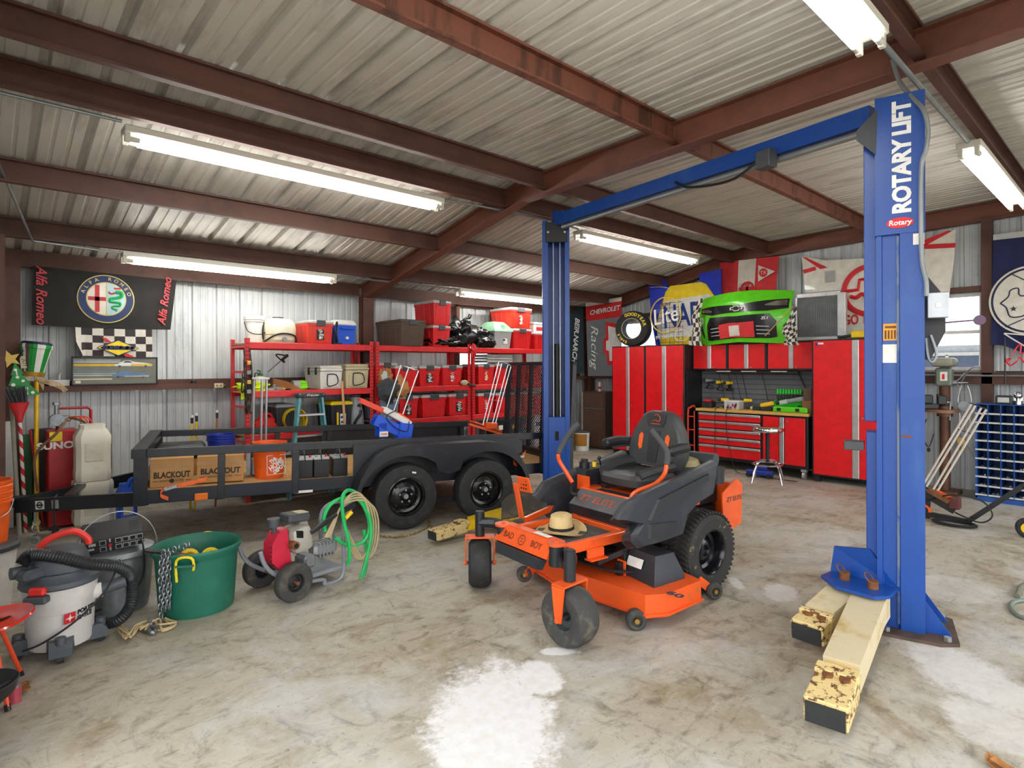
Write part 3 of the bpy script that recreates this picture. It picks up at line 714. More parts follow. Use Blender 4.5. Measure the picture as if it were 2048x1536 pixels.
k.loft([[Vector(p)+V(0, q*.0, 0)+Vector((0, o, w_)) for o, w_ in ((-.02, -hh), (.02, -hh), (.02, hh), (-.02, hh))] for p, q, hh in ((a, 0, .05), (a.lerp(c, .5), 0, .06), (a.lerp(c, .8), 0, .035), (c, 0, .012))])
tag(k.build('leather_sheath', m_leather), 'long brown leather sheath lying across the middle shelf edge', 'sheath')
k = MB(); p = pt(508, 782, y=7.86); blob(k, (0, 0, .05), .16, (1.15, .7, .4), .5, 3, 12, flat=0); k.grid(lambda u, v: (-.17+.3*u, -.1-.02*math.sin(9*u), .02-.13*v*(1-u*.8)), 10, 4, .006)
tag(k.build('safety_vest', m_hivis, loc=(p.x, 7.93, 1.423), ang=60), 'crumpled hi-vis yellow vest spilling over the middle shelf edge', 'vest')
cx, w, z0, z1 = span(590, 623, 762, 780, 7.86)
t = thing('glove_pack', 'bright lime rolled gloves in a paper band on the middle shelf', 'gloves', (cx, 7.95, 1.423)); k = MB()
for q in (-1, 0, 1): k.sph((.02, q*.02, .06+q*.03), .05, (1.6, 1, .7), 14, 8)
k.build('gloves', mat('lime_cloth', '#8df01a', .7), t); k = MB(); k.cyl((-w*.5, 0, .062), (-w*.1, 0, .062), .062, n=16); k.build('paper_band', m_greyl, t)
def junk(px, py, y, z, label, m, kind, s=.06):
    p = pt(px, py, y=y); k = MB(RZ(R(kind*40)))
    if kind % 3 == 0: k.box((0, 0, s*.3), (s*2, s*1.1, s*.6), None, s*.1); k.cyl((s*.3, 0, s*.6), (s*.3, 0, s*1.1), s*.3, n=10)
    elif kind % 3 == 1: k.cyl((-s, 0, s*.35), (s, 0, s*.35), s*.35, n=10); k.box((0, 0, s*.5), (s*.6, s*.9, s), None, .006)
    else: k.torus((0, 0, s*.3), s*.8, s*.28, None, 18, 6); k.box((s*.6, 0, s*.4), (s*.8, s*.4, s*.5), None, .006)
    return tag(k.build(label.split('|')[0], m, loc=(p.x, y, z)), label.split('|')[1], label.split('|')[2])
junk(551, 777, 7.9, 1.421, 'tie_down|small grey ratchet lying between sprayer and leather sheath|tie-down', m_grey, 3, .07)
junk(566, 778, 7.88, 1.421, 'brass_fitting|small metal fitting beside the leather sheath|fitting', m_brass, 4, .04)
junk(541, 778, 7.88, 1.421, 'coiled_strap|small coiled strap at the foot of the green topped sprayer|strap', m_greyl, 2, .045)
junk(576, 780, 7.86, 1.421, 'hose_clamp|dark fitting on the shelf edge next to the sheath tip|fitting', m_blk, 5, .035)
# gloves on the second rack
t = thing('baseball_glove', 'brown leather baseball glove with grey lining hanging off the middle rack', 'glove', (pt(770, 748, y=7.80).x, 7.80, 1.53))
k = MB(); blob(k, (0, 0, 0), .13, (.9, .6, 1.1), .35, 2, 21); 
for i in range(4): k.sph((-.08+.05*i, -.02, .13-.01*abs(i-1.5)), .035, (.8, .8, 1.8), 10, 8)
k.build('leather', m_leather, t); k = MB(); blob(k, (-.03, -.05, .03), .08, (.8, .5, 1.2), .4, 3, 5); k.build('lining', m_greyl, t)
k = MB(); blob(k, (0, 0, 0), .15, (1.1, .55, 1), .4, 2, 31); tag(k.build('knee_pad', mat('charcoal_cloth', '#3b3f44', .8), loc=(pt(770, 768, y=7.79).x, 7.70, 1.38), ang=60), 'charcoal padded pouch hanging below the baseball glove', 'pad')
k = MB(); blob(k, (0, 0, 0), .12, (.9, .6, 1.2), .5, 2.4, 17); tag(k.build('tool_pouch', mat('tan_suede', '#b8844c', .85), loc=(pt(796, 768, y=7.79).x, 7.70, 1.42), ang=60), 'tan suede tool pouch hanging beside the charcoal pouch', 'pouch')
p = pt(930, 768, y=7.78); k = MB(); blob(k, (0, 0, .04), .06, (1.2, .8, .7), .3, 3, 2); k.mi = 1; k.cyl((.03, -.02, .03), (.2, -.06, -.02), .018, n=8)
tag(k.build('caulk_gun', [m_tan, m_iron], loc=(p.x, 7.80, 1.421)), 'tan and dark tool poking out by the rack post at mid height', 'tool')
# ---- lower left: bins, ladder and so on
cx, w, z0, z1 = span(556, 592, 808, 846, 7.86); tote('black plastic bin with grey rim behind the yellow strap', cx, w*1.1, .861, z1, 7.9, .46, m_blkp, m_grey, group=None, latch=False)
cx, w, z0, z1 = span(662, 706, 803, 846, 7.86); t = tote('black tote with yellow lid edge behind the wooden handle', cx, w, .861, z1, 7.86, .5, m_blkp, m_yelb, group=None, latch=False)
k = MB(FRB(-.02, -.245, .13)); k.bx(-.06, -.03, -.09, .09, 0, .002); k.mi = 1; k.bx(-.01, .08, -.09, .07, 0, .002); k.mi = 2; k.box((.035, .02, .003), (.07, .03, .002)); k.box((.03, -.05, .003), (.05, .03, .002)); k.build('sticker', [m_yelb, m_whiteink, m_blueink], t)
cx, w, z0, z1 = span(706, 736, 795, 842, 7.84); h = z1-.861; r = w/2
t = thing('garden_blower', 'grey upright blower housing with black curved handle on the lower shelf', 'blower', (cx, 8.0, .861)); k = MB()
k.lathe([(0, 0), (r*1.05, 0), (r*1.08, h*.1), (r*.95, h*.5), (r*.7, h*.8), (r*.6, h), (0, h)], 20); k.build('housing', mat('blower_grey', '#8d9496', .45), t)
k = MB(); k.tube(cr([(-r*.6, -r*.9, .03), (-r*.5, -r*1.1, h*.2), (r*.1, -r*1.02, h*.4), (r*.25, -r*.95, h*.55)]), .022, 8); k.cyl((r*.1, -r*.6, h*.7), (r*.1, -r*.8, h*.7), .03); k.build('handle', m_blk, t)
k = MB(); k.lathe([(r*.62, h), (r*.66, h+.01), (r*.66, h+.035), (0, h+.04)], 20); k.build('cap', m_greyd, t)
t = thing('step_ladder', 'teal fibreglass step ladder standing behind the trailer rail', 'ladder', (pt(622, 800, y=7.65).x, 7.665, 0)); zt = pt(622, 786, y=7.62).z
for s in (-1, 1):
    k = MB(); k.bar((s*.30, -.02, 0), (s*.15, .0, zt-.03), .06, .03); k.build('rail', m_teal, t)
    k = MB(); k.bar((s*.28, .09, 0), (s*.15, .06, zt-.06), .03, .025); k.build('rear_rail', m_teal, t)
for i in range(1, 5):
    z = zt*i/5; k = MB(); ww = .30-.15*i/5; k.bx(-ww, ww, -.045, .04, z-.03, z, .004); k.build('step', m_alu, t)
k = MB(); k.bx(-.19, .19, -.065, .09, zt-.06, zt, .015); k.build('top_cap', mat('speckled_cap', '#33373a', .7, 0, '#7c8a78', 40, .55, .6), t)
k = MB(FRB(0, -.067, zt-.03)); k.text('Werner', .045, Matrix(), .002, 1.2, .3); k.build('lettering', m_whiteink, t)
k = MB(); p = pt(686, 842, y=7.66); q = pt(684, 762, y=7.76); k.cyl((p.x+.05, 7.62, .22), q, .017, n=10); tag(k.build('wooden_stick', m_woodh), 'bare wooden tool handle leaning on the rack below the coolers', 'stick')
k = MB(); p = pt(494, 838, y=7.7); blob(k, (0, 0, .1), .14, (1.1, .7, .75), .3, 2, 14, flat=0); k.tube(cr([(-.1, 0, .15), (-.05, 0, .24), (.06, 0, .24), (.1, 0, .14)]), .018, 6); tag(k.build('tool_bag', mat('red_canvas', '#c8201f', .8), loc=(2.86, 7.98, .862), ang=60), 'red canvas tool bag on the lower left rack shelf', 'bag')
t = thing('recovery_strap', 'coil of wide yellow strap on the lower left rack shelf', 'strap', (3.20, 7.95, .862)); k = MB()
for i, (a, c, tilt) in enumerate(((.15, .15, .5), (.13, .14, .75), (.17, .10, .3), (.2, .07, .1))):
    ring = cr([(a*math.cos(q), .06*i-.1+.02*math.sin(q), c+c*math.sin(q)+.0) for q in [2*PI*j/10 for j in range(10)]], 4, True)
    k.loft([[p+V(0, -.045, 0), p+V(0, .045, 0), p*1.04+V(0, .045, .003), p*1.04+V(0, -.045, .003)] for p in ring+[ring[0]]], caps=False)
k.build('webbing', mat('yellow_webbing', '#e6c81e', .7), t)
# belts, straps hanging on the left post
t = thing('hanging_straps', 'bundle of dark straps and belts hung on the left rack post', 'straps', (2.53, 7.78, 0)); k = MB()
rnd = random.Random(3)
for i in range(7):
    x = rnd.uniform(-.03, .06); z1_ = rnd.uniform(1.6, 2.0); z0_ = rnd.uniform(.95, 1.5); y = -.01-.012*i
    k.tube(cr([(x, y, z1_), (x+rnd.uniform(-.04, .04), y-.01, (z0_+z1_)/2), (x+rnd.uniform(-.03, .05), y, z0_), (x+.05, y-.01, z0_+.08), (x+.05, y, (z0_+z1_)/2)]), .011, 6)
k.build('strap', mat('dark_webbing', '#2e2b27', .8, 0, '#6a5b45', 12, .5, .6), t)
for i in range(4):
    k = MB(); k.box((.02, -.1, 1.42+.12*i), (.05, .02, .05), None, .005); k.build('buckle', m_brass if i % 2 else m_grey, t)
# ---------------------------------------------------------------- things on and against the back wall, left part
def cloth(k, fn, nu, nv, mfn, th=.002):
    n0 = len(k.bm.faces); k.grid(fn, nu, nv, th); k.bm.faces.ensure_lookup_table()
    for i in range(nu):
        for j in range(nv):
            for off in ((0, nu*nv) if th else (0,)):
                q = n0+off+i*nv+j
                if q < len(k.bm.faces): k.bm.faces[q].material_index = mfn((i+.5)/nu, (j+.5)/nv)
def bil(P, u, v):  # P = (bl, br, tr, tl)
    a = Vector(P[0]).lerp(Vector(P[1]), u); b = Vector(P[3]).lerp(Vector(P[2]), u); return a.lerp(b, v)
YW = 8.43
def wave(u, v, a=.006): return a*math.sin(14*u+3*v)*(1-.6*v)
A = [(.479, YW, 2.203), (1.846, YW, 2.205), (1.913, YW, 2.838), (.49, YW, 2.862)]
t = thing('banner', 'black cloth banner with round blue red and green badge on the back wall', 'banner', (0, 0, 0))
def fa(u, v):
    p = bil(A, u, v); p.y += wave(u, v) - .012*math.exp(-((u-.12-.3*(1-v))/.03)**2); p.z -= .012*math.sin(PI*u)*(1-v); return p
k = MB(); k.grid(fa, 40, 14, .002); k.build('cloth', m_blkcl, t)
ec = pt(213, 598, y=YW-.02); er = .285; X0 = FRB(ec.x, YW-.014, ec.z)
m_gold, m_bnavy, m_bwhite, m_bred, m_bgreen, m_bsky = [mat(n, c, .7) for n, c in (('badge_gold', '#c9b56a'), ('badge_navy', '#26345e'), ('badge_white', '#d9d3c6'), ('badge_red', '#b23036'), ('badge_green', '#1f9e56'), ('badge_sky', '#a9c6cc'))]
def disc(k, r, z, n=40, cx=0, cy=0): k.cyl((cx, cy, z-.002), (cx, cy, z), r, n=n)
k = MB(X0); disc(k, er, .002); k.mi = 1; disc(k, er*.96, .004); k.mi = 0; disc(k, er*.70, .006)
k.mi = 2; k.prism([(er*.66*math.cos(q), er*.66*math.sin(q)) for q in [PI/2+PI*i/20 for i in range(21)]], .002, None, .006)
k.mi = 5; k.prism([(er*.66*math.cos(q), er*.66*math.sin(q)) for q in [-PI/2+PI*i/20 for i in range(21)]], .002, None, .006)
k.mi = 3; k.bx(-er*.40, -er*.24, -er*.56, er*.56, .008, .010); k.bx(-er*.63, 0, -er*.09, er*.07, .008, .010)
k.mi = 0; k.bx(-.004, .004, -er*.66, er*.66, .008, .011)
k.mi = 4; S = [(.34, .30), (.50, .30), (.52, .14), (.34, .06), (.16, .02), (.14, -.08), (.30, -.12), (.46, -.14), (.46, -.26), (.30, -.28), (.20, -.32), (.24, -.40), (.36, -.42), (.34, -.50)]
k.tube(cr([(a*er, b_*er, .012) for a, b_ in S], 4), [er*(.085-.06*i/52) for i in range(53)], 6)
k.mi = 3; k.tube(cr([(er*.30, er*.28, .014), (er*.16, er*.22, .014), (er*.08, er*.3, .014)]), .008, 5); k.bx(er*.26, er*.5, er*.42, er*.50, .009, .012)
k.mi = 0
for i, ch in enumerate('ALFA ROMEO'):
    q = R(162-i*16.0); k.text(ch, er*.2, TR(er*.83*math.cos(q), er*.83*math.sin(q), .006) @ RZ(q-PI/2), .002, 1, 0, .001)
k.build('badge', [m_gold, m_bnavy, m_bwhite, m_bred, m_bgreen, m_bsky], t)
for (px, py, a, sz, sh) in ((82, 590, -PI/2, .135, .35), (329, 603, PI/2-.12, .125, .35)):
    p = pt(px, py, y=YW); k = MB(FRB(p.x, YW-.02, p.z) @ RZ(a)); k.text('Alfa Romeo', sz, Matrix(), .002, 1.0, sh, .002); k.build('lettering', mat('script_red', '#c9454e', .7), t)
# checkered flag
t = thing('flag', 'black and white checkered flag with yellow diamond logo under the black banner', 'flag', (0, 0, 0))
A2 = [(.87, YW, 1.87), (1.645, YW, 1.85), (1.64, YW, 2.20), (.87, YW, 2.20)]
def ff(u, v):
    p = bil(A2, u, v); c = max(0, .12-u)*max(0, 1-v)
    p.y += -.003+wave(u, v, .004) - c*1.2; p.z += -c*.2 - .01*math.sin(PI*u)*v
    if u < .06 and v < .5: p.x += (.5-v)*.16*(1-u/.06); p.z -= (.5-v)*.10*(1-u/.06); p.y -= .02
    return p
cols, rows = 7, 4
def chk(u, v):
    if u < .07: return 1
    i = int((u-.07)/.93*6.6); j = int((1-v)*3.7); return (i+j) % 2
k = MB(); cloth(k, ff, 57, 19, chk); k.build('cloth', [mat('flag_black', '#363031', .85), mat('flag_white', '#d8d3c8', .85)], t)
c = pt(236, 696, y=YW); X1 = FRB(c.x, YW-.016, c.z); k = MB(X1)
k.mi = 1; k.prism([(-.2, 0), (0, .1), (.2, 0), (0, -.1)], .003); k.prism([(-.21, 0), (-.17, .03), (.17, .03), (.21, 0), (.17, -.03), (-.17, -.03)], .003)
k.mi = 0; k.prism([(-.185, 0), (0, .087), (.185, 0), (0, -.087)], .003, None, .002); k.prism([(-.2, 0), (-.165, .022), (.165, .022), (.2, 0), (.165, -.022), (-.165, -.022)], .003, None, .002)
k.mi = 1; k.text('SUNOCO', .062, TR(0, 0, .006), .002, 1.25, .25, .004)
k.mi = 2; k.prism([(-.16, .12), (-.12, .07), (-.06, .06), (-.12, .115)], .003); k.prism([(.08, -.06), (.16, -.10), (.12, -.115), (.05, -.085)], .003)
k.build('logo', [m_yelb, m_bnavy, m_redink], t)
# framed car picture
a, b_ = pt(143, 771, y=8.44), pt(315, 769, y=8.44); top = pt(143, 713, y=8.44).z; x0, x1, z0, z1 = a.x, b_.x, 1.522, top
t = thing('framed_picture', 'long framed picture of two speeding cars standing on the girt', 'picture', (0, 0, 0))
k = MB()
for q in ((x0, x1, z0, z0+.014), (x0, x1, z1-.014, z1), (x0, x0+.014, z0, z1), (x1-.014, x1, z0, z1)): k.bx(q[0], q[1], 8.425, 8.449, q[2], q[3], .003)
k.build('frame', m_blk, t)
k = MB(FRB((x0+x1)/2, 8.441, (z0+z1)/2)); W, Hh = (x1-x0-.02), (z1-z0-.02); cl = ['#6f7164', '#8fa6b5', '#e0b32a', '#5b7ea6', '#d6d0bd', '#e9e6dc', '#3c4c6b']
k.mi = 0; k.bx(-W/2, W/2, -Hh/2, Hh/2, 0, .002)
for (y, h, m, xe) in ((.40, .05, 1, .05), (.33, .035, 4, .05), (.22, .08, 2, .02), (-.02, .03, 3, 0), (-.1, .04, 1, 0), (-.17, .03, 4, 0), (-.31, .05, 4, -.05)):
    k.mi = m; k.bx(-W*.49, W*xe, y*Hh-h*Hh/2, y*Hh+h*Hh/2, .002, .003)
car = [(-.02, 0), (.02, .02), (.06, .09), (.10, .15), (.16, .16), (.22, .10), (.34, .07), (.43, .03), (.45, -.02), (.43, -.06), (-.02, -.06)]
k.mi = 5; k.prism([(x*W, (.24+y)*Hh) for x, y in car], .003, None, .003); k.mi = 2; k.prism([(W*.18, Hh*.26), (W*.43, Hh*.27), (W*.44, Hh*.2), (W*.18, Hh*.19)], .003, None, .004)
k.mi = 6; k.prism([(W*.08, Hh*.31), (W*.11, Hh*.38), (W*.16, Hh*.38), (W*.2, Hh*.31)], .003, None, .0045)
k.mi = 3; k.prism([(x*W-.03*W, (-.16+y*.9)*Hh) for x, y in car], .003, None, .003); k.mi = 4; k.prism([(W*.1, -Hh*.2), (W*.4, -Hh*.2), (W*.4, -Hh*.23), (W*.1, -Hh*.23)], .003, None, .005)
for xx, yy in ((.04, .17), (.36, .17), (.02, -.24), (.33, -.24)): k.mi = 6; k.cyl((W*xx, Hh*yy, .004), (W*xx, Hh*yy, .008), .014, n=12)
k.mi = 4; k.bx(-W*.47, -W*.41, -Hh*.46, -Hh*.36, .002, .004)
k.build('print', [mat('print_%d' % i, c, .5) for i, c in enumerate(cl)], t)
# small things on the girt
p = pt(120, 771, y=8.46); t = thing('caddy', 'small white plastic carry caddy beside the framed picture', 'caddy', (p.x, 8.55, 1.458)); k = MB()
k.loft([sq(.085, .05, 0), sq(.095, .06, .13)]); k.build('body', m_whitep, t); k = MB(); k.tube(cr([(0, -.05, .12), (.0, -.05, .19), (.02, 0, .21), (.0, .05, .19), (0, .05, .12)]), .008, 6); k.build('handle', m_whitep, t)
p = pt(391, 768, y=8.46); k = MB(); k.cyl((0, 0, 0), (0, 0, .09), .035, n=16); k.mi = 1; k.cyl((0, 0, .09), (0, 0, .1), .03, n=16); tag(k.build('jar', [m_blk, m_greyd], loc=(p.x, 8.55, 1.457)), 'short black canister standing alone on the girt', 'canister')
p = pt(437, 773, y=8.45); t = thing('outlet_box', 'tan surface mounted double outlet on the girt by the rack', 'outlet', (p.x, 8.44, 1.485)); k = MB(); k.bx(-.055, .055, -.012, .01, -.03, .03, .004); k.build('plate', m_cream, t)
for s in (-1, 1): k = MB(); k.cyl((s*.025, -.012, 0), (s*.025, -.016, 0), .016, n=12); k.build('socket', m_brass, t)
coupled([(p.x+.05, 8.44, 1.485), (2.5, 8.44, 1.483)], .009, 'thin tan pipe leading from the outlet on the girt to the rack')
# ---- decorations and handles in the left corner
P2 = lambda px, py, y: pt(px, py, y=y)
def stick(px0, py0, px1, py1, y0, y1, r, m, label, cat, name, lift=0):
    a, b_ = P2(px0, py0, y0), P2(px1, py1, y1)
    if b_.z < 0 or lift: b_ = a+(b_-a)*((a.z)/(a.z-b_.z))
    k = MB(); k.cyl(b_, a, r, n=12); return tag(k.build(name, m), label, cat)
stick(22, 787, 36, 1020, 8.2, 7.95, .02, mat('weathered_handle', '#9a968a', .7), 'weathered grey pole leaning in the left corner', 'pole', 'pole', 1)
stick(73, 754, 73, 1010, 8.25, 8.0, .02, mat('yellow_pole_paint', '#f2c20f', .4), 'bright yellow pole leaning in the left corner', 'pole', 'pole', 1)
stick(60, 860, 80, 1000, 8.32, 8.2, .012, m_redink, 'thin red rod behind the yellow pole', 'rod', 'rod', 1)
k = MB(); p = P2(52, 900, 8.3); k.bx(p.x-.045, p.x+.05, 8.3, 8.33, 0, 1.0, .004); tag(k.build('painted_board', mat('green_board_paint', '#1f5a35', .6)), 'narrow dark green board standing behind the candy striped broom', 'board')
k = MB(); p = P2(22, 930, 8.36); k.bx(p.x-.05, p.x+.02, 8.36, 8.38, 0, 1.15); tag(k.build('white_panel', m_whitep), 'white panel edge standing behind the weathered pole', 'panel')
k = MB(); k.bx(.46, .66, 8.40, 8.42, 0, 1.05); tag(k.build('dark_board', mat('charcoal_board', '#3a3a3a', .7)), 'charcoal board against the wall behind the broom handles', 'board')
# upside down broom
a, b_ = P2(62, 806, 8.15), P2(54, 1010, 8.05); b_ = a+(b_-a)*(a.z/(a.z-b_.z)); m = frame(b_, (a-b_).cross(V(0, 1, 0)), (0, 1, 0)); L = (a-b_).length
t = thing('broom', 'upside down broom with red funnel head and candy striped handle', 'broom', mtx=frame(b_, (1, 0, .04), (0, 1, 0))); ax = (a-b_)
k = MB(); k.cyl((0, 0, 0), (0, 0, L-.2), .017, n=14); k.build('handle', m_candy, t)
k = MB(); k.loft([oval(L-.2, .02, .02), oval(L-.12, .04, .025), oval(L-.02, .08, .03), oval(L+.01, .085, .035)]); k.build('head', mat('red_broom_plastic', '#c3161c', .4), t)
k = MB()
rnd = random.Random(1)
for i in range(90):
    x = rnd.uniform(-.07, .07); y = rnd.uniform(-.028, .028); k.cyl((x, y, L), (x*1.5-.03, y*1.4, L+rnd.uniform(.14, .19)), .0028, n=4)
o = k.build('bristle', mat('grey_bristle', '#4a4c4e', .7), t); o['kind'] = 'stuff'
# wooden christmas tree with star
p = P2(42, 790, 8.12); t = thing('tree_ornament', 'flat green wooden Christmas tree with white dots and gold star', 'ornament', mtx=FRB(p.x, 8.09, p.z-.02) @ RX(R(-6)) @ RZ(R(8)))
k = MB(); k.prism([(-.11, 0), (.16, .0), (.08, .13), (.10, .13), (.035, .24), (.055, .24), (-.0, .37), (-.05, .24), (-.035, .24), (-.085, .13), (-.06, .13)], .015); k.build('board', mat('ornament_green', '#168a3c', .5), t)
k = MB()
for x, y, r in ((-.03, .045, .026), (.05, .08, .02), (-.045, .135, .018), (.04, .165, .015), (-.0, .21, .015), (-.005, .29, .014), (.1, .03, .016)): k.cyl((x, y, .0145), (x, y, .019), r, n=12)
for x, y, r in ((.055, .045, .006), (-.0, .26, .005)): k.bx(x-r, x+r, y-.03, y+.03, .0145, .018)
o = k.build('painted_dot', m_whiteink, t); o['kind'] = 'stuff'
k = MB(TR(-.03, .41, -.012)); k.prism([((.095 if i % 2 == 0 else .042)*math.cos(PI/2+i*PI/5+.2), (.095 if i % 2 == 0 else .042)*math.sin(PI/2+i*PI/5+.2)) for i in range(10)], .02); k.build('star', mat('gold_glitter', '#d2b25a', .45, .3, bump=.3, bscale=300), t)
p = P2(48, 724, 8.2); k = MB(FRB(p.x, 8.13, p.z) @ RZ(R(5))); k.prism([(-.035, -.065), (.035, -.065), (.035, .04), (.02, .065), (-.02, .065), (-.035, .04)], .008); k.mi = 1; k.text('JOY', .05, TR(0, -.01, .009) @ RZ(-PI/2), .002); k.mi = 2; k.tube(cr([(0, .06, .004), (-.02, .1, .004), (.05, .15, .004)]), .004, 5)
tag(k.build('gift_tag', [m_tan, m_ink, m_blk]), 'tan wooden tag with black letters hanging beside the gold star', 'tag')
# striped hat-like decoration
p0, p1 = P2(66, 748, 8.2), P2(74, 688, 8.2); t = thing('striped_ornament', 'green and white striped tapered ornament with gold band and jute bow', 'ornament', mtx=TR(p0.x, 8.2, p0.z) @ RY(R(6))); L = (p1-p0).length
k = MB(); n = 24
for i in range(n):
    k.mi = (0, 0, 1, 0, 1, 0)[i % 6] if i % 6 else 1
    k.mi = 0 if i % 4 < 2 else (2 if i % 8 == 7 else 1)
    k.lathe([(.09, 0), (.135, L*.84), (.142, L*.85), (.142, L*.97), (.12, L)], 1, None, 2*PI*i/n, 2*PI*(i+1)/n)
k.build('shell', [mat('stripe_green', '#16913a', .4), m_whitep, mat('stripe_maroon', '#6b3f45', .5)], t)
k = MB(); k.torus((0, 0, L), .115, .022, None, 24, 8); k.build('rim', mat('navy_trim', '#1e2347', .6), t)
k = MB(); k.lathe([(.085, -.025), (.10, -.02), (.105, .02), (.09, .025)], 24); k.build('band', mat('gold_ribbon', '#b08a2a', .4, .3), t)
k = MB()
for a in (-.9, -.5, -.1, .3): k.tube(cr([(.02, -.1, -.03), (.12+a*.05, -.12, -.06+a*.02), (.24, -.1, -.1+.04*a), (.3+.03*a, -.08, -.16+.03*a)]), .006, 5)
for s in (-1, 1): k.loft([[V(s*x, -.1, z-h), V(s*x, -.085, z-h), V(s*x, -.085, z+h), V(s*x, -.1, z+h)] for x, z, h in ((.01, -.04, .01), (.06, -.07, .03), (.1, -.13, .04))])
k.build('bow', mat('jute_ribbon', '#c9ad84', .9), t)
# red pump cabinet
Yt = 7.95; a, c = P2(103, 975, Yt), P2(152, 975, Yt); zt = P2(125, 861, Yt).z
t = thing('fuel_caddy', 'tall red lubricant cabinet with pipe frame and dial in the left corner', 'cabinet', ((a.x+c.x)/2, Yt+.17, 0)); w = c.x-a.x+.06
k = MB(); k.bx(-w/2, w/2, -.17, .17, .02, zt, .012); k.build('body', mat('fuel_red', '#b3161d', .4), t)
k = MB(FRB(.02, -.172, zt-.16)); k.text('SUNOCO', .10, Matrix(), .003, 1.15, 0, .004); k.build('lettering', m_whiteink, t)
k = MB(FRB(-w*.25, -.172, zt-.06)); k.bx(-.055, .055, -.05, .05, 0, .003); k.build('sticker', m_yelb, t)
zp = P2(160, 817, Yt).z; xp = P2(186, 817, Yt).x-(a.x+c.x)/2
k = MB(); k.tube([(-.04, 0, zt), (-.04, 0, zp), (xp-.03, 0, zp), (xp, 0, zp-.03), (xp, 0, .05)], .016, 8); k.build('pipe', mat('fuel_red_pipe', '#a8222a', .4), t)
k = MB(); k.cyl((-.05, -.10, zp-.12), (-.05, .02, zp-.12), .065, n=20); k.cyl((-.05, -.02, zp-.06), (-.05, -.02, zp+.05), .02, n=10); k.cyl((-.05, -.02, zp+.04), (-.05, -.02, zp+.07), .035, n=6); k.box((.03, -.02, zp-.11), (.1, .07, .07), None, .015); k.build('meter', m_galv, t)
k = MB(); k.tube(cr([(.05, -.03, zp-.1), (-.06, -.19, zt-.02), (-.24, -.19, zt-.25), (-.22, -.19, zt-.62)]), .014, 7); k.tube(cr([(.06, -.05, zp-.1), (.2, -.16, zt+.06), (.14, -.2, zt-.1), (.1, -.2, zt-.3)]), .014, 7); k.build('hose', mat('brown_hose', '#7a5a3c', .5), t)
k = MB()
for i in range(3): k.tube(cr([(.05, -.05, zp-.1), (.15+.03*i, -.12, zp-.1), (.2+.04*i, -.14, zp-.22)]), .007, 6)
k.build('orange_hose', mat('orange_hose_rubber', '#ee4a22', .45), t)
k = MB(); k.cyl((.12, -.21, zt-.28), (.12, -.21, zt-.42), .012, n=8); k.build('nozzle', m_white, t)
p = P2(120, 965, 7.72); m_ = FRB(p.x, 7.80, .36) @ RX(R(-8)) @ RZ(R(25)); k = MB(m_)
out = oval(0, .13, .085, 20); inn = oval(0, .085, .038, 20)
k.loft([[(x, y, 0) for x, y, z in out], [(x, y, .01) for x, y, z in out], [(x, y, .01) for x, y, z in inn], [(x, y, 0) for x, y, z in inn], [(x, y, 0) for x, y, z in out]], caps=False)
tag(k.build('gasket_plate', mat('dusty_bone_plastic', '#b5ac98', .6)), 'dusty white oval plate leaning on the red cabinet', 'plate')
# stacked white jugs
def jug(px0, px1, zb, zt_, y, label, inv, m=None, name='jug'):
    a, c = P2(px0, 930, y), P2(px1, 930, y); r = (c.x-a.x)/2; h = zt_-zb
    t = thing(name, label, 'jug', ((a.x+c.x)/2, y+r, zb)); k = MB()
    pr = [(0, .95), (.05, 1), (.18, 1.0), (.2, .97), (.62, .97), (.66, 1), (.8, 1), (.9, .8), (.93, .72), (1, .7)]
    if inv: pr = [(1-z, s) for z, s in reversed(pr)]
    def rr(z, s): 
        q = r*s; b_ = q*.72; return [(q, -b_, z*h), (q, b_, z*h), (b_, q, z*h), (-b_, q, z*h), (-q, b_, z*h), (-q, -b_, z*h), (-b_, -q, z*h), (b_, -q, z*h)]
    k.loft([rr(z, s) for z, s in pr]); k.build('body', m or mat('jug_plastic', '#e6e1d0', .45, 0, '#d2cab2', 3, .5, .8), t)
    k = MB(FRB(0, -r*.985, h*.52)); k.bx(-r*.5, r*.5, -h*.16, h*.16, 0, .006, .002); k.build('embossed_panel', mat('jug_plastic_panel', '#ddd6c2', .55, bump=.6, bscale=60), t)
    return t
jug(152, 224, .545, P2(190, 850, 7.45).z, 7.45, 'upper of two stacked white plastic jugs beside the red cabinet', False)
jug(149, 229, 0, .54, 7.45, 'lower of two stacked white plastic jugs beside the red cabinet', True)
t = jug(236, 276, 0, .50, 7.3, 'blue plastic jug on the floor behind the trailer tongue', False, m_bluep)
k = MB(); k.tube(cr([(.0, -.05, .46), (.03, -.05, .54), (.08, -.02, .52), (.1, 0, .42)]), .022, 8); k.build('handle', m_bluep, t)
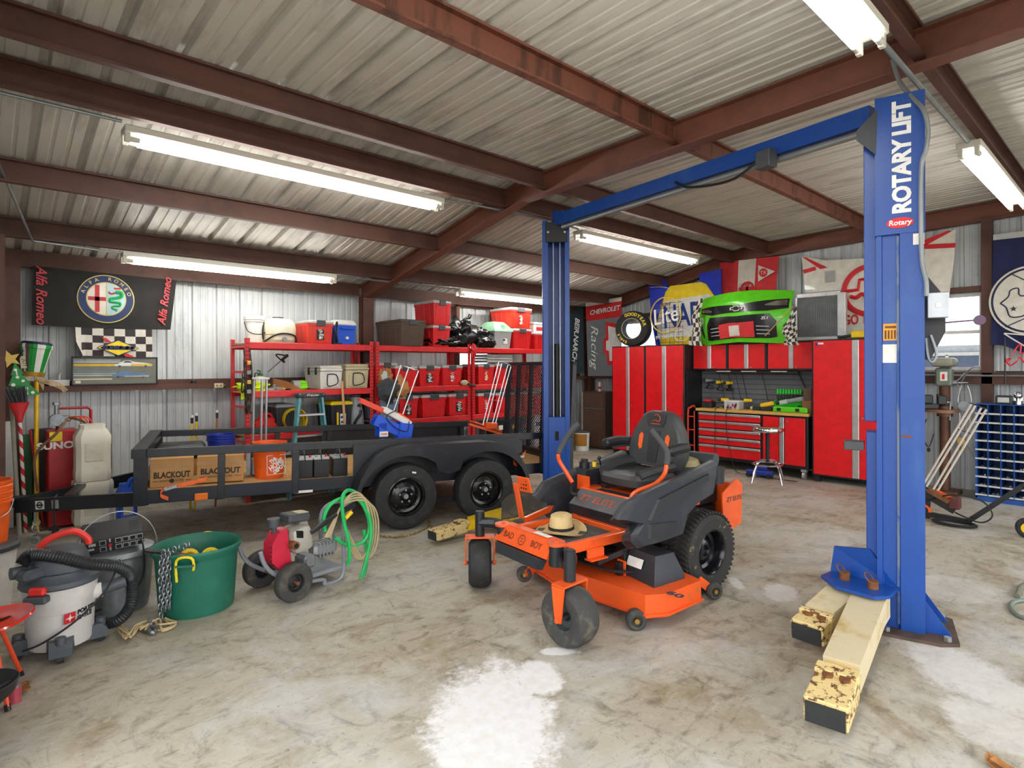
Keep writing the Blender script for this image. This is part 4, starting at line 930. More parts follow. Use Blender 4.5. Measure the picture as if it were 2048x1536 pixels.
# ---------------------------------------------------------------- tandem axle utility trailer
TM = TR(3.823, 5.238, .345) @ RZ(-.268) @ RY(.016) @ TR(0, 0, -.345)
YN, TW = .215, 1.88; YFR = YN+TW; YC = YN+TW/2; XA, XB, ZD, ZR = -2.93, 1.75, .53, .936
tr = thing('utility_trailer', 'black tandem axle utility trailer with wooden deck and upright mesh ramp gate', 'trailer', mtx=TM)
m_trl = mat('trailer_black', '#191c22', .36, 0, '#2b323c', 6, .55, .75)
m_trl2 = mat('scuffed_trailer_black', '#161b26', .42, 0, '#56606e', 30, .66, .8)
for (y, s) in ((YN, 1), (YFR, -1)):
    k = MB(); k.bx(XA+.1, XB, min(y, y+s*.05), max(y, y+s*.05), ZR-.076, ZR, .004); k.build('top_rail', m_trl, tr)
    k = MB(); k.bx(XA, XB, min(y, y+s*.006), max(y, y+s*.006), .44, .565); k.bx(XA, XB, min(y, y+s*.07), max(y, y+s*.07), .44, .446); k.build('side_rail', m_trl2, tr)
    for x in (XA, -2.25, -1.58, -.93, .97, 1.30, XB-.05):
        k = MB(); k.bx(x, x+(.11 if x == XA else .065), min(y-s*.004, y+s*.05), max(y-s*.004, y+s*.05), .43, ZR-.076, .003); k.build('upright', m_trl, tr)
k = MB(); k.bx(XA-.02, XA+.10, YN-.004, YFR+.004, ZR-.08, ZR+.004, .004); k.build('front_top_rail', m_trl, tr)
k = MB(); k.bx(XA, XA+.07, YN, YFR, .44, .565); k.build('front_crossmember', m_trl, tr)
k = MB(); k.bx(XB-.07, XB, YN, YFR, .44, .565); k.build('rear_crossmember', m_trl, tr)
for i in range(11):
    y0 = YN+.02+i*(TW-.04)/11; k = MB(); k.bx(XA+.08, XB-.08, y0, y0+(TW-.04)/11-.008, ZD-.035, ZD); k.build('deck_plank', m_wood, tr)
# tongue
AP = V(-3.93, 1.06, .36)
for (y, z) in ((YN+.06, .48), (YFR-.25, .48)):
    k = MB(); a = V(XA+.1, y, z); k.bar(a, AP+V(0, .04 if y > 1 else -.04, 0), .05, .125); k.build('tongue_beam', m_trl, tr)
a = V(XA+.1, YN+.06, .48).lerp(AP, .60); b_ = V(XA+.1, YFR-.25, .48).lerp(AP, .60)
k = MB(); k.bar(a+V(0, 0, .055), b_+V(0, 0, .055), .08, .03); k.build('tongue_brace', m_trl, tr)
k = MB(); k.box(AP+V(-.02, 0, .07), (.22, .12, .02)); k.bar(AP+V(.05, 0, .02), AP+V(-.3, -.02, 0), .07, .06); k.sph(AP+V(-.33, -.02, 0), .05); k.build('coupler', m_trl, tr)
k = MB(); k.tube(cr([AP+V(-.1, -.05, .06), AP+V(-.2, -.12, .0), AP+V(-.26, -.10, -.07), AP+V(-.2, -.06, -.02)]), .008, 6); k.build('latch_handle', m_zinc, tr)
d_ = (AP-V(XA+.1, YN+.06, .48)).normalized(); nrm = V(d_.y, -d_.x, 0).normalized() * 1; nrm = -nrm if nrm.y > 0 else nrm
for (f, w) in ((.80, .095), (.68, .075)):
    c = V(XA+.1, YN+.06, .48).lerp(AP+V(0, -.04, 0), f)+nrm*.027
    k = MB(frame(c, -d_, V(0, 0, 1))); k.bx(-w/2, w/2, -.04, .04, 0, .002)
    if w > .08: k.mi = 1; k.torus((0, 0, .003), .026, .006, Matrix(), 16, 4); k.bx(-.035, .035, -.008, .008, .002, .005)
    k.build('label_sticker', [m_pap if w > .08 else m_papg, m_ink], tr)
k = MB(); c = V(XA+.1, YN+.06, .48).lerp(AP, .86)
k.tube([c+V(.0, -.02, -.05), c+V(0, -.02, -.16)], .012, 6)
for i in range(4): k.torus(c+V(.01*(-1)**i, -.02, -.17-.045*i), .025, .008, RX(PI/2) @ RY(i*1.3), 12, 5)
k.torus(c+V(0, -.02, -.34), .035, .014, RX(PI/2), 12, 6); k.build('safety_chain', m_zinc, tr)
c = V(XA+.1, YN+.06, .48).lerp(AP, .70); k = MB(); k.tube(cr([c+V(0, .05, .07), c+V(.0, -.06, .05), c+V(0, -.07, -.08), c+V(.01, -.07, -.22)]), .008, 6); k.cyl(c+V(.01, -.07, -.2), c+V(.01, -.07, -.31), .022, .03, n=10); k.bx(c.x-.035, c.x+.045, c.y-.09, c.y-.05, c.z-.235, c.z-.215); k.build('wiring_plug', m_blk, tr)
k = MB(); k.bx(-2.44, -2.33, YN-.03, YN-.005, .445, .505, .004); k.build('marker_light', mat('amber_lens', '#f0761c', .25), tr)
k = MB(); k.bx(-1.55, -1.38, YN-.003, YN, .43, .455); k.build('label_sticker', m_pap, tr)
# wheels
def wheel(t, name, X, r, w, rr, tyre=m_rub, rim=m_blkgl, lug=True, tread=0, hub=m_zinc):
    """axle along local Z of X, outer face towards +Z"""
    k = MB(X); h = w/2
    k.lathe([(rr, -h*.8), (rr+.01, -h*.95), (r*.86, -h), (r*.96, -h*.86), (r, -h*.6), (r, h*.6), (r*.96, h*.86), (r*.86, h), (rr+.01, h*.95), (rr, h*.8)], 40)
    if tread:
        k.mi = 1
        n = 48
        for i in range(n):
            q = 2*PI*i/n
            for (z, tw, off) in ((-.36, .24, 0), (-.05, .2, .5), (.3, .26, 0)):
                a = q+off*2*PI/n; c = (r+.004)
                k.box((c*math.cos(a), c*math.sin(a), z*w), (tread, 2*PI*r/n*.55, tw*w), RZ(a) @ RX(R(20 if z < 0 else -20)), .003)
    o = k.build('tyre', [tyre, tyre], t)
    k = MB(X)
    k.lathe([(rr+.004, h*.86), (rr*.97, h*.9), (rr*.9, h*.78), (rr*.86, h*.3), (rr*.72, h*.22), (rr*.55, h*.34), (rr*.42, h*.45), (rr*.26, h*.45), (rr*.2, h*.30), (0, h*.30)], 36)
    k.lathe([(rr+.004, -h*.86), (rr*.9, -h*.7), (rr*.86, h*.2), (0, h*.2)], 24)
    ro = k.build('rim', rim, t)
    if lug:
        for i in range(8 if rr > .15 else 0):
            a = 2*PI*i/8; kk = MB(X); kk.cyl((rr*.66*math.cos(a), rr*.66*math.sin(a), h*.262), (rr*.66*math.cos(a), rr*.66*math.sin(a), h*.28), rr*.085, n=12); kk.build('rim_hole', m_dark, ro)
        for i in range(5):
            a = 2*PI*i/5+.3; kk = MB(X); kk.cyl((rr*.33*math.cos(a), rr*.33*math.sin(a), h*.43), (rr*.33*math.cos(a), rr*.33*math.sin(a), h*.58), rr*.055, n=6); kk.build('lug_nut', hub, ro)
        kk = MB(X); kk.cyl((0, 0, h*.3), (0, 0, h*.72), rr*.16, rr*.13, n=16); kk.build('hub_cap', hub, ro)
    return o
for x in (-.463, .463):
    for s in (1, -1):
        yy = .075 if s > 0 else 2*YC-.075
        wheel(tr, 'wheel', TR(x, yy, .345) @ (RX(PI/2) if s > 0 else RX(-PI/2)), .345, .205, .20)
k = MB(); k.bx(-.47, .47, .19, .2, .2, .26); k.cyl((-.463, .1, .345), (-.463, 2.3, .345), .03); k.build('axle', m_trl, tr); k = MB(); k.cyl((.463, .1, .345), (.463, 2.3, .345), .03); k.build('axle', m_trl, tr)
k = MB(); c = V(-.39, -.031, .60); k.box(c, (.045, .002, .018), (0, R(12), 0)); k.build('tyre_tag', m_pap, tr)
def fender(y0, y1, outer):
    top = [(-1.0, .36), (-.99, .46), (-.95, .58), (-.87, .70), (-.76, .80), (-.62, .865), (-.45, .893), (.45, .893), (.62, .865), (.76, .80), (.87, .70), (.95, .58), (.99, .46), (1.0, .36)]
    k = MB(); 
    k.loft([[V(x, y0, z), V(x, y1, z), V(x*.985, y1, z-.02 if abs(x) < .9 else z), V(x*.985, y0, z-.02 if abs(x) < .9 else z)] for x, z in top], caps=True); f = k.build('fender', m_trl, tr)
    low = [(1.0, .36)] + [(.463+.50*math.cos(q), .345+.44*math.sin(q)) for q in [R(8+i*12) for i in range(11)]] + [(.13, .60), (0, .56), (-.13, .60)] + [(-.463+.50*math.cos(q), .345+.44*math.sin(q)) for q in [R(52+i*12) for i in range(11)]] + [(-1.0, .36)]
    k = MB(); k.prism([(x, z) for x, z in top]+[(x, z) for x, z in low], .008, frame((0, outer+.004, 0), (1, 0, 0), (0, 0, 1))); k.build('fender_skirt', m_trl, f)
fender(-.05, .20, -.05); fender(2*YC-.20, 2*YC+.05, 2*YC+.05)
for y in (.20, 2*YC-.20):
    k = MB(); k.bx(-.98, .98, y-.005, y+.005, .56, .895); k.build('inner_fender', m_trl, tr)
# ramp gate
gt = R(2); GM = TR(XB-.02, 0, .56) @ RY(gt)
def gpart(name, fn, m=m_trl):
    k = MB(GM); fn(k); return k.build(name, m, tr)
GH = 1.26
gpart('ramp_frame', lambda k: (k.bx(-.025, .03, YN, YN+.06, 0, GH), k.bx(-.025, .03, YFR-.06, YFR, 0, GH), k.bx(-.025, .03, YN, YFR, GH-.05, GH), k.bx(-.025, .03, YN, YFR, 0, .05)))
for i in range(1, 5): gpart('ramp_bar', lambda k, i=i: k.bx(-.02, .02, YN+TW*i/5-.03, YN+TW*i/5+.03, .05, GH-.05))
def mesh_(k):
    st = .05; n = int((TW+GH)/st)
    for s in (0, 1):
        for i in range(n):
            c = i*st-GH if s else i*st
            pts = []
            # z = (y - c) or z = (c - y)
            y0 = max(0, c) if s else max(0, c-GH); y1 = min(TW, c+GH) if s else min(TW, c)
            if y1-y0 < .02: continue
            z0 = (y0-c) if s else (c-y0); z1 = (y1-c) if s else (c-y1)
            k.bar((.028, YN+y0, z0), (.028, YN+y1, z1), .006, .009, (1, 0, 0))
o = gpart('expanded_mesh', mesh_); 
# ---------------------------------------------------------------- the load on the trailer
def onT(x, y, z=ZD, rz=0): return TM @ TR(x, y, z) @ RZ(rz)
def tl(px, py, yl):
    """trailer-local (x, z) of a pixel on the plane y_local = yl"""
    inv = TM.inverted(); o = inv @ CAMP; ray = inv.to_3x3() @ (_d + _r*((px-1024)/F) - _u*((py-768-CYO)/F)); t = (yl-o.y)/ray.y; q = o+ray*t; return q.x, q.z
def carton(px0, px1, py, yl, dep, label, rz=0, lean=0, txt=True):
    x0, _ = tl(px0, 960, yl); x1, _ = tl(px1, 960, yl); z1 = tl((px0+px1)/2, py, yl)[1]; w = x1-x0; h = z1-ZD
    t = thing('cardboard_box', label, 'box', mtx=onT((x0+x1)/2, yl+dep/2, ZD, rz) @ RX(-lean))
    k = MB(); k.bx(-w/2, w/2, -dep/2, dep/2, .001, h, .004); k.build('carton', m_card, t)
    k = MB(); k.bx(-w/2, w/2, -.03, .03, h, h+.002); k.bx(-w/2-.0015, w/2+.0015, -dep/2-.0015, -dep/2+.01, h*.66, h*.80); k.build('tape', mat('carton_tape', '#b28a58', .5), t)
    if txt:
        k = MB(FRB(0, -dep/2-.001, h*.42)); k.text('BLACKOUT', h*.29, Matrix(), .002, w/h*.56, 0, .003); k.text('WHITE', h*.12, TR(-w*.17, -h*.20, 0), .002, .85); k.text('FLYER', h*.12, TR(w*.17, -h*.20, 0), .002, .85); k.cyl((0, -h*.2, 0), (0, -h*.2, .002), h*.075, n=16)
        for s in (-1, 1): k.bx(s*w*.38-w*.07, s*w*.38+w*.07, -h*.205, -h*.19, 0, .002)
        k.build('lettering', m_ink, t)
    return t
carton(299, 386, 917, .50, .34, 'printed cardboard box at the front corner of the trailer', .02)
carton(394, 488, 914, .52, .34, 'printed cardboard box beside the orange bucket on the trailer', -.02, R(4))
x0 = tl(310, 890, 1.15)[0]; x1 = tl(412, 890, 1.15)[0]
t = thing('cardboard_box', 'plain cardboard carton under the black case on the trailer', 'box', mtx=onT((x0+x1)/2, 1.38)); k = MB(); k.bx(-.24, .24, -.2, .2, .001, .17, .004); k.build('carton', m_card, t)
t = thing('tool_case', 'black hard plastic case behind the cardboard boxes on the trailer', 'case', mtx=onT((x0+x1)/2, 1.38, ZD+.171)); w = (x1-x0)/2
k = MB(); k.loft([[(-w*a, -.22*a, z), (w*a, -.22*a, z), (w*a, .22*a, z), (-w*a, .22*a, z)] for a, z in ((.9, 0), (.98, .03), (1, .075))]); k.build('base', m_blkp, t)
k = MB(); k.loft([[(-w*a, -.22*c, z), (w*a, -.22*c, z), (w*a, .22*c, z), (-w*a, .22*c, z)] for a, c, z in ((1, 1, .08), (.97, .96, .11), (.82, .72, .15), (.8, .7, .152))])
for i in range(5): k.bx(w*.15+i*w*.09, w*.19+i*w*.09, -.12, .12, .15, .158)
k.build('lid', m_blkp, t)
for s in (-.5, .5): k = MB(); k.bx(s*w-.025, s*w+.025, -.232, -.21, .05, .11, .004); k.build('latch', m_blk, t)
def bucket(name, label, mtx, r, h, m, group=None, handle=True):
    t = thing(name, label, 'bucket', group=group, mtx=mtx); k = MB()
    k.lathe([(0, .004), (r*.84, 0), (r*.97, h*.80), (r*1.05, h*.80), (r*1.05, h*.84), (r*.99, h*.85), (r*1.04, h*.89), (r*1.0, h*.91), (r*1.05, h*.96), (r*1.06, h), (r*.98, h), (r*.93, h*.75), (r*.80, .02), (0, .02)], 32); k.build('pail', m, t)
    if handle: k = MB(); k.tube(cr([(-r*1.06, 0, h*.82), (-r*.8, -r*.8, h*.6), (0, -r*1.15, h*.52), (r*.8, -r*.8, h*.6), (r*1.06, 0, h*.82)]), .004, 6); k.build('handle', m_zinc, t)
    return t
xb = tl(540, 930, .62)[0]; hb = tl(540, 885, .62)[1]-ZD; rb = (tl(576, 900, .62)[0]-tl(504, 900, .62)[0])/2/1.05
t = bucket('bucket', 'orange bucket with white stencilled square standing on the trailer deck', onT(xb, .70), rb, hb, m_orgp, handle=False)
k = MB(); LM = onT(0, 0)
q0 = -1.20
k = MB(TR(0, 0, hb*.40) @ RZ(.35) @ TR(0, -rb*.945, 0) @ frame((0, 0, 0), (1, 0, 0), (0, 0, 1)) @ RX(R(-4)))
for a, c in ((-.1, .005), (.095, .005)): k.bx(a, a+c, -.1, .1, 0, .002)
k.bx(-.1, .1, .096, .1, 0, .002); k.bx(-.1, .1, -.1, -.096, 0, .002)
for s, z, y in (('THE', .055, .055), ('HOME', .075, .0), ('DEPOT', .055, -.055)): k.text(s, z, TR(0, 0, .001) @ RZ(R(33)) @ TR(0, y, 0), .003, .8, 0, .003)
k.build('lettering', m_whiteink, t)
xb, zb = tl(442, 885, 1.75); t = bucket('bucket', 'blue bucket at the back of the trailer deck behind the black case', onT(xb, 1.75), .15, tl(442, 868, 1.75)[1]-ZD, m_dkblue, handle=False)
for i in range(3):
    xx = tl((611, 643, 680)[i], 940, .45)[0]; w = .115; hh = .19
    t = thing('car_battery', ('left', 'middle', 'right')[i] and ('black car battery nearest the orange bucket', 'black car battery in the middle of the row of three', 'black car battery nearest the cardboard box with a black panel')[i], 'battery', group='car batteries in a row on the trailer', mtx=onT(xx, .55, ZD, .04*i-.04))
    k = MB(); k.bx(-.078, .078, -.1, .1, 0, hh, .006)
    for j in range(-3, 4): k.bx(j*.02-.005, j*.02+.005, -.104, -.1, .02, hh*.85, .001)
    k.build('case', mat('battery_case', '#23262b', .45), t)
    k = MB(); k.bx(-.08, .08, -.103, .103, hh, hh+.025, .006); k.build('lid', m_grey if i == 2 else m_greyl, t)
    for s in (-1, 1): k = MB(); k.cyl((s*.05, -.06, hh+.02), (s*.05, -.06, hh+.05), .012, n=10); k.build('terminal', m_redink if s > 0 else m_zinc, t)
    k = MB(); k.tube(cr([(0, -.1, hh+.0), (-.01, -.1, hh+.08), (0, .02, hh+.12), (0, .1, hh+.02)]), .007, 5); k.build('carry_strap', m_greyd, t)
t = thing('cardboard_box', 'cardboard box with a black printed panel in front of the wheel arch', 'box', mtx=onT(tl(742, 930, .50)[0], .62, ZD)); k = MB(); k.bx(-.12, .12, -.12, .12, .001, .19, .004); k.build('carton', m_card, t)
k = MB(FRB(-.02, -.121, .09)); k.bx(-.08, .1, -.085, .06, 0, .002); k.mi = 1; k.text('CO', .05, TR(.02, -.02, .003), .002); k.build('label_panel', [m_blk, m_tan], t)
k = MB(TM @ TR(tl(748, 900, .75)[0], .75, ZD)); k.bar((-.2, 0, .28), (.18, .04, .30), .06, .012); k.bar((-.2, -.02, .2), (0, 0, .28), .03, .02); k.bar((.1, .04, 0), (.1, .04, .29), .03, .03); tag(k.build('metal_bracket', m_white), 'white metal bracket lying above the cardboard box with black panel', 'bracket')
# clay target throwers
def rods(t, k0, base, top, r0, n, rad, ring=True, m=m_steel):
    for i in range(n):
        a = 2*PI*i/n+.6; o = V(math.cos(a)*r0, math.sin(a)*r0, 0); k = MB(); k.cyl(base+o, top+o, rad, n=8); k.build('magazine_rod', m, t)
    if ring:
        d = (top-base).normalized(); q = d.to_track_quat('Z', 'Y').to_matrix().to_4x4(); k = MB(); k.torus((0, 0, 0), r0, rad*1.1, TR(*top) @ q, 24, 6); k.build('magazine_ring', m, t)
x_, z_ = tl(520, 880, .95); t = thing('clay_thrower', 'grey clay target thrower with tall chrome rods behind the orange bucket', 'target thrower', mtx=onT(x_, .95)); zt = tl(517, 757, .95)[1]-ZD
k = MB(); k.box((0, 0, .1), (.2, .3, .2), None, .02); k.cyl((0, 0, .2), (0, 0, .29), .12, n=20); k.bar((-.12, -.1, .02), (-.12, -.1, .26), .04, .04); k.build('base', m_galv, t)
rods(t, None, V(.0, 0, .29), V(0, 0, zt), .075, 3, .013); k = MB(); k.torus((0, 0, zt), .078, .014, None, 24, 6); k.build('top_ring', m_whitep, t)
k = MB(); k.bar((-.05, -.05, .24), (-.50, .02, .13), .06, .03); k.bar((-.1, -.09, .2), (-.46, -.05, .10), .03, .02); k.build('throwing_arm', mat('copper_paint', '#c4673e', .45), t)
x_, z_ = tl(765, 880, .85); t = thing('clay_thrower', 'blue clay target thrower with orange arm leaning over the trailer wheel arch', 'target thrower', mtx=onT(x_+.02, .85)); o_ = ZD
def TL(px, py, dy=0): x, z = tl(px, py, .85+dy); return V(x-x_-.02, dy, z-o_)
k = MB(); 
for q in (-.09, .09):
    a, b_ = TL(748, 838), TL(812, 868); k.bar(a+V(0, q, 0), b_+V(0, q, 0), .02, .13)
    k.bar(TL(762, 845)+V(0, q, 0), TL(762, 873)+V(0, q, 0), .02, .09, (1, 0, 0))
k.build('base', m_bluet, t)
k = MB(); c = TL(806, 862); k.box(c, (.17, .24, .20), (0, R(8), 0), .01); k.build('battery_box', m_bluet, t)
k = MB(FRB(*(TL(763, 868)+V(0, -.105, .01)))); k.bx(-.05, .05, -.03, .03, 0, .003); k.mi = 1; k.text('CHAMP', .022, TR(0, 0, .003), .002, 1, 0, .001); k.build('label_plate', [m_pap, m_redink], t)
k = MB(); a, b_ = TL(765, 818), TL(818, 848); k.bar(a, b_, .19, .07, bev=.01); k.build('deck_plate', m_white, t)
k = MB(); a, b_ = TL(795, 835), TL(815, 847); k.bar(a+V(0, 0, .05), b_+V(0, 0, .05), .15, .02); k.build('orange_cover', m_orgp, t)
k = MB(); a, b_ = TL(720, 803), TL(770, 826); k.bar(a, b_, .10, .03); k.bar(a+V(0, -.04, .03), b_+V(0, -.04, .03), .02, .03); k.bar(a+V(0, .04, .03), b_+V(0, .04, .03), .02, .03); k.build('throwing_arm', mat('red_orange_paint', '#e2401f', .4), t)
bb = TL(788, 828); tt = TL(820, 736); 
for (dx, dy) in ((-.11, 0), (0, .05), (.10, -.03)): k = MB(); k.cyl(bb+V(dx, dy, -.03*dx), tt+V(dx, dy, -.3*dx), .0085, n=8); k.build('magazine_rod', m_steel, t)
k = MB(); k.tube(cr([tt+V(-.11, 0, .033), tt+V(0, .05, 0), tt+V(.1, -.03, -.03), tt+V(0, -.07, 0)], 5, True), .006, 6, True); k.build('magazine_ring', m_steel, t)
k = MB(); k.tube(cr([bb+V(.0, -.1, .05), bb+V(-.12, -.11, -.02), bb+V(-.03, -.14, -.14), bb+V(.12, -.13, -.2), bb+V(.15, -.12, -.08)]), .006, 6); k.build('cable', m_blk, t)
k = MB(); 
for dx in (-.14, -.05, .12): k.cyl(TL(770, 873)+V(dx+.1, -.05, -.02), V(TL(770, 873).x+dx+.1, -.05, .012), .012, n=8)
k.box((TL(770, 873).x+.06, -.02, .008), (.34, .3, .016)); k.build('stand', m_white, t)
x_, z_ = tl(965, 872, 1.0); t = thing('clay_thrower', 'orange clay target thrower with slim leaning rods by the mesh ramp gate', 'target thrower', mtx=onT(x_, 1.0))
def TL(px, py, dy=0): x, z = tl(px, py, 1.0+dy); return V(x-x_, dy, z-o_)
k = MB(); c = TL(958, 878); k.box((c.x-.02, 0, .14), (.42, .3, .26), None, .01); k.build('base', m_blk, t)
k = MB(); k.bar(TL(938, 848), TL(1003, 868), .05, .03); k.bar(TL(950, 844)+V(0, .1, 0), TL(1003, 862)+V(0, .1, 0), .2, .02); k.bx(TL(970, 850).x, TL(970, 850).x+.16, -.06, .06, TL(975, 858).z, TL(975, 845).z, .01); k.build('throwing_arm', m_org, t)
bb, tt = TL(978, 850), TL(1010, 724)
for i, (dx, dy) in enumerate(((-.09, 0), (-.02, .05), (.02, -.05), (.09, 0))): k = MB(); k.cyl(bb+V(dx, dy, 0), tt+V(dx, dy, -.02*i), .008, n=8); k.build('magazine_rod', m_steel, t)
k = MB(); k.tube(cr([tt+V(-.09, 0, 0), tt+V(0, .05, 0), tt+V(.09, 0, -.05), tt+V(0, -.05, 0)], 5, True), .006, 6, True); k.build('magazine_ring', m_steel, t)
k = MB(); k.bar(bb.lerp(tt, .4)+V(-.09, 0, 0), bb.lerp(tt, .4)+V(.09, 0, -.02), .008, .008); k.build('rod_brace', m_steel, t)
# ratchet straps
def strapthing(px, py, label, d):
    x, z = tl(px, py, YN-.02); k = MB(TM @ TR(x, YN-.03, z))
    k.loft([[p, p+V(0, .004, 0), p+V(0, .004, .035), p+V(0, 0, .035)] for p in cr([V(-.06, 0, -.09), V(-.12, -.02, -.05), V(-.1, -.02, .0), V(-.02, -.02, .02), V(.12*d, -.01, .04), V(.25*d, 0, .07)])], caps=True)
    k.mi = 1; k.box((-.04, -.03, .03), (.11, .03, .03), (0, R(-15), 0), .005); k.cyl((-.08, -.05, .03), (-.08, .0, .03), .014, n=8)
    return tag(k.build('ratchet_strap', [m_orgp, m_zinc]), label, 'strap')
strapthing(352, 980, 'orange ratchet strap tied to the front lower rail of the trailer', 1)
strapthing(1043, 918, 'orange ratchet strap hanging on the trailer rail near the far lift column', .2)
# things behind the trailer on the lowest shelves
for i, (px0, px1) in enumerate(((778, 836), (842, 894), (897, 940))):
    cx, w, z0, z1 = span(px0, px1, 843, 880, 7.86); tote(('clear grey lidded tote on the lowest shelf behind the far wheel arch', 'clear grey lidded tote in the middle of the lowest shelf row', 'clear grey lidded tote next to the orange target thrower')[i], cx, w*.95, .221, .72, 7.86, .5, MATS['grey_blue_plastic'] if i != 1 else m_greyl, m_greyl, group='grey totes on the lowest shelf')
cx, w, z0, z1 = span(545, 590, 857, 890, 7.86); tote('white lidded bin on the lowest shelf behind the chrome rods', cx, w, .221, .68, 7.86, .5, m_white, m_grey, group=None)
for i, (px, m, lab) in enumerate(((1004, m_blk, 'black box with a white label low behind the mesh gate'), (1030, m_ink, 'dark box with a yellow label low behind the mesh gate'), (1056, m_greyd, 'charcoal box with a red label low behind the mesh gate'), (1078, m_whitep, 'white box low behind the mesh gate by the lift column'))):
    x = pt(px, 850, y=7.9).x; k = MB(); k.bx(-.12, .12, -.15, .15, 0, .5+.03*i, .005); k.mi = 1; k.bx(-.08, .08, -.152, -.15, .38, .46); k.mi = 2; k.bx(-.08, .02, -.152, -.15, .2, .3)
    tag(k.build('supply_box', [m, (m_whitep, m_yelb, m_redink, m_blueink)[i], m_papg], loc=(x, 8.05, .221)), lab, 'box')
# blue tub, mops standing behind trailer
for (px, py, lab) in ((384, 832, 'short handled tool with black grip standing behind the trailer, left of a pair'), (393, 828, 'short handled tool with black grip standing behind the trailer, right of a pair'), (434, 822, 'wooden handled tool standing alone behind the trailer')):
    a = pt(px, py, y=7.9); k = MB(); k.cyl((a.x-.02, 7.9, 0), a, .012, n=8); k.mi = 1; k.cyl(a-V(0, 0, .09), a-V(0, 0, .02), .016, n=8); k.mi = 2; k.cyl(a-V(0, 0, .02), a+V(0, 0, .012), .016, n=8); tag(k.build('garden_tool', [m_yel if px < 400 else m_leather, m_blk, m_whitep]), lab, 'tool')
# ---------------------------------------------------------------- zero-turn mower
MM = TR(2.794, 3.015, 0) @ RZ(R(-6)); MI = MM.inverted(); M3I = MI.to_3x3()
def mray(px, py): return MI @ CAMP, M3I @ (_d + _r*((px-1024)/F) - _u*((py-768-CYO)/F))
def ml(px, py, y): o, r = mray(px, py); return o + r*((y-o.y)/r.y)
def mz(px, py, z): o, r = mray(px, py); return o + r*((z-o.z)/r.z)
mw = thing('riding_mower', 'orange and black zero-turn riding mower parked in the middle of the floor', 'mower', mtx=MM)
m_mblk = mat('mower_black_plastic', '#2b2f35', .42, 0, '#4a4d4e', 5, .55, .8)
m_mblk2 = mat('mower_frame_black', '#202429', .38)
def part(name, m, fn, parent=None, X=None):
    k = MB(X); fn(k); return k.build(name, m, parent or mw)
# cutting deck
dk = [(.50, -.72), (.44, -.30), (.40, .0), (.46, .35), (.54, .76), (1.06, .80), (1.16, .40), (1.14, -.2), (1.02, -.77), (.64, -.79)]
def f(k):
    k.loft([[V(x, y, z) for x, y in dk] for z in (.085, .225)], caps=False); k.prism(dk, .012, None, .225)
    k.prism([(x+(x-.78)*.03, y*1.02) for x, y in dk], .012, None, .10)
deck = part('deck', m_orgd, f)
part('deck_number', m_greyd, lambda k: k.text('60', .085, TR(*mz(1350, 1189, .2385)) @ RZ(-PI/2+R(2)), .002, 1.4, 0, .003), deck)
def f(k):
    b_ = [(-.13, -.16), (.13, -.13), (.13, .15), (-.13, .16)]; t_ = [(-.06, -.09), (.09, -.08), (.08, .10), (-.07, .10)]
    k.loft([[V(x, y, 0) for x, y in b_], [V(x*.98, y*.98, .03) for x, y in b_], [V(x, y, .145) for x, y in t_]])
c = mz(1305, 1150, .24); BC = TR(c.x, c.y, .238) @ RZ(R(-8)) @ Matrix.Scale(1.2, 4); part('belt_cover', m_mblk, f, deck, BC)
q = frame((-.105, .03, .085), (0, -1, .05), (.45, 0, 1)); part('warning_label', m_pap, lambda k: k.box((0, .0, .003), (.13, .055, .002)), deck, BC @ q)
for i, (x, y) in enumerate(((.63, .05), (.85, .0))):
    part('pulley', m_iron, lambda k: (k.lathe([(.09, .24), (.10, .245), (.075, .26), (.10, .275), (.09, .28), (0, .28)], 24, TR(x, y, .02+.03*i)), k.cyl((x, y, .24), (x, y, .36), .02)), deck)
part('drive_belt', m_blk, lambda k: k.tube(cr([V(.55, .1, .29), V(.6, -.4, .28), V(1.0, -.45, .28), V(.95, .05, .3)], 5, True), .012, 6, True), deck)
# anti-scalp rollers
def roller(x, y, r, w, ang, z=None):
    X = TR(x, y, z or r) @ RZ(ang) @ RX(PI/2)
    o = part('deck_roller', m_rubd, lambda k: k.lathe([(.02, -w/2), (r*.8, -w/2), (r, -w*.3), (r, w*.3), (r*.8, w/2), (r*.55, w/2), (r*.5, w*.3), (.02, w*.3)], 24), deck, X)
    part('roller_bolt', m_brass, lambda k: k.cyl((0, 0, w*.2), (0, 0, w*.55), r*.25, n=8), deck, X)
p = mz(1272, 1238, .07); roller(p.x, p.y, .068, .07, R(-35)); part('roller_bracket', m_org, lambda k: k.bar((p.x+.12, p.y+.05, .16), (p.x+.02, p.y+.02, .07), .01, .07), deck)
p2 = mz(1427, 1182, .07); roller(p2.x, p2.y, .062, .07, R(-25), .075); part('roller_bracket', m_org, lambda k: k.bar((p2.x-.1, p2.y+.06, .16), (p2.x-.01, p2.y, .075), .01, .06), deck)
p3 = mz(1048, 1148, .12); roller(p3.x, p3.y, .058, .06, R(-30), .12); part('roller_bracket', m_org, lambda k: k.bar((p3.x+.16, p3.y-.0, .2), (p3.x, p3.y-.03, .12), .01, .08), deck)
p4 = mz(1005, 1100, .2); part('roller_bracket', m_org, lambda k: k.bar((p4.x+.1, p4.y-.02, .2), (p4.x-.06, p4.y+.02, .22), .012, .08), deck)
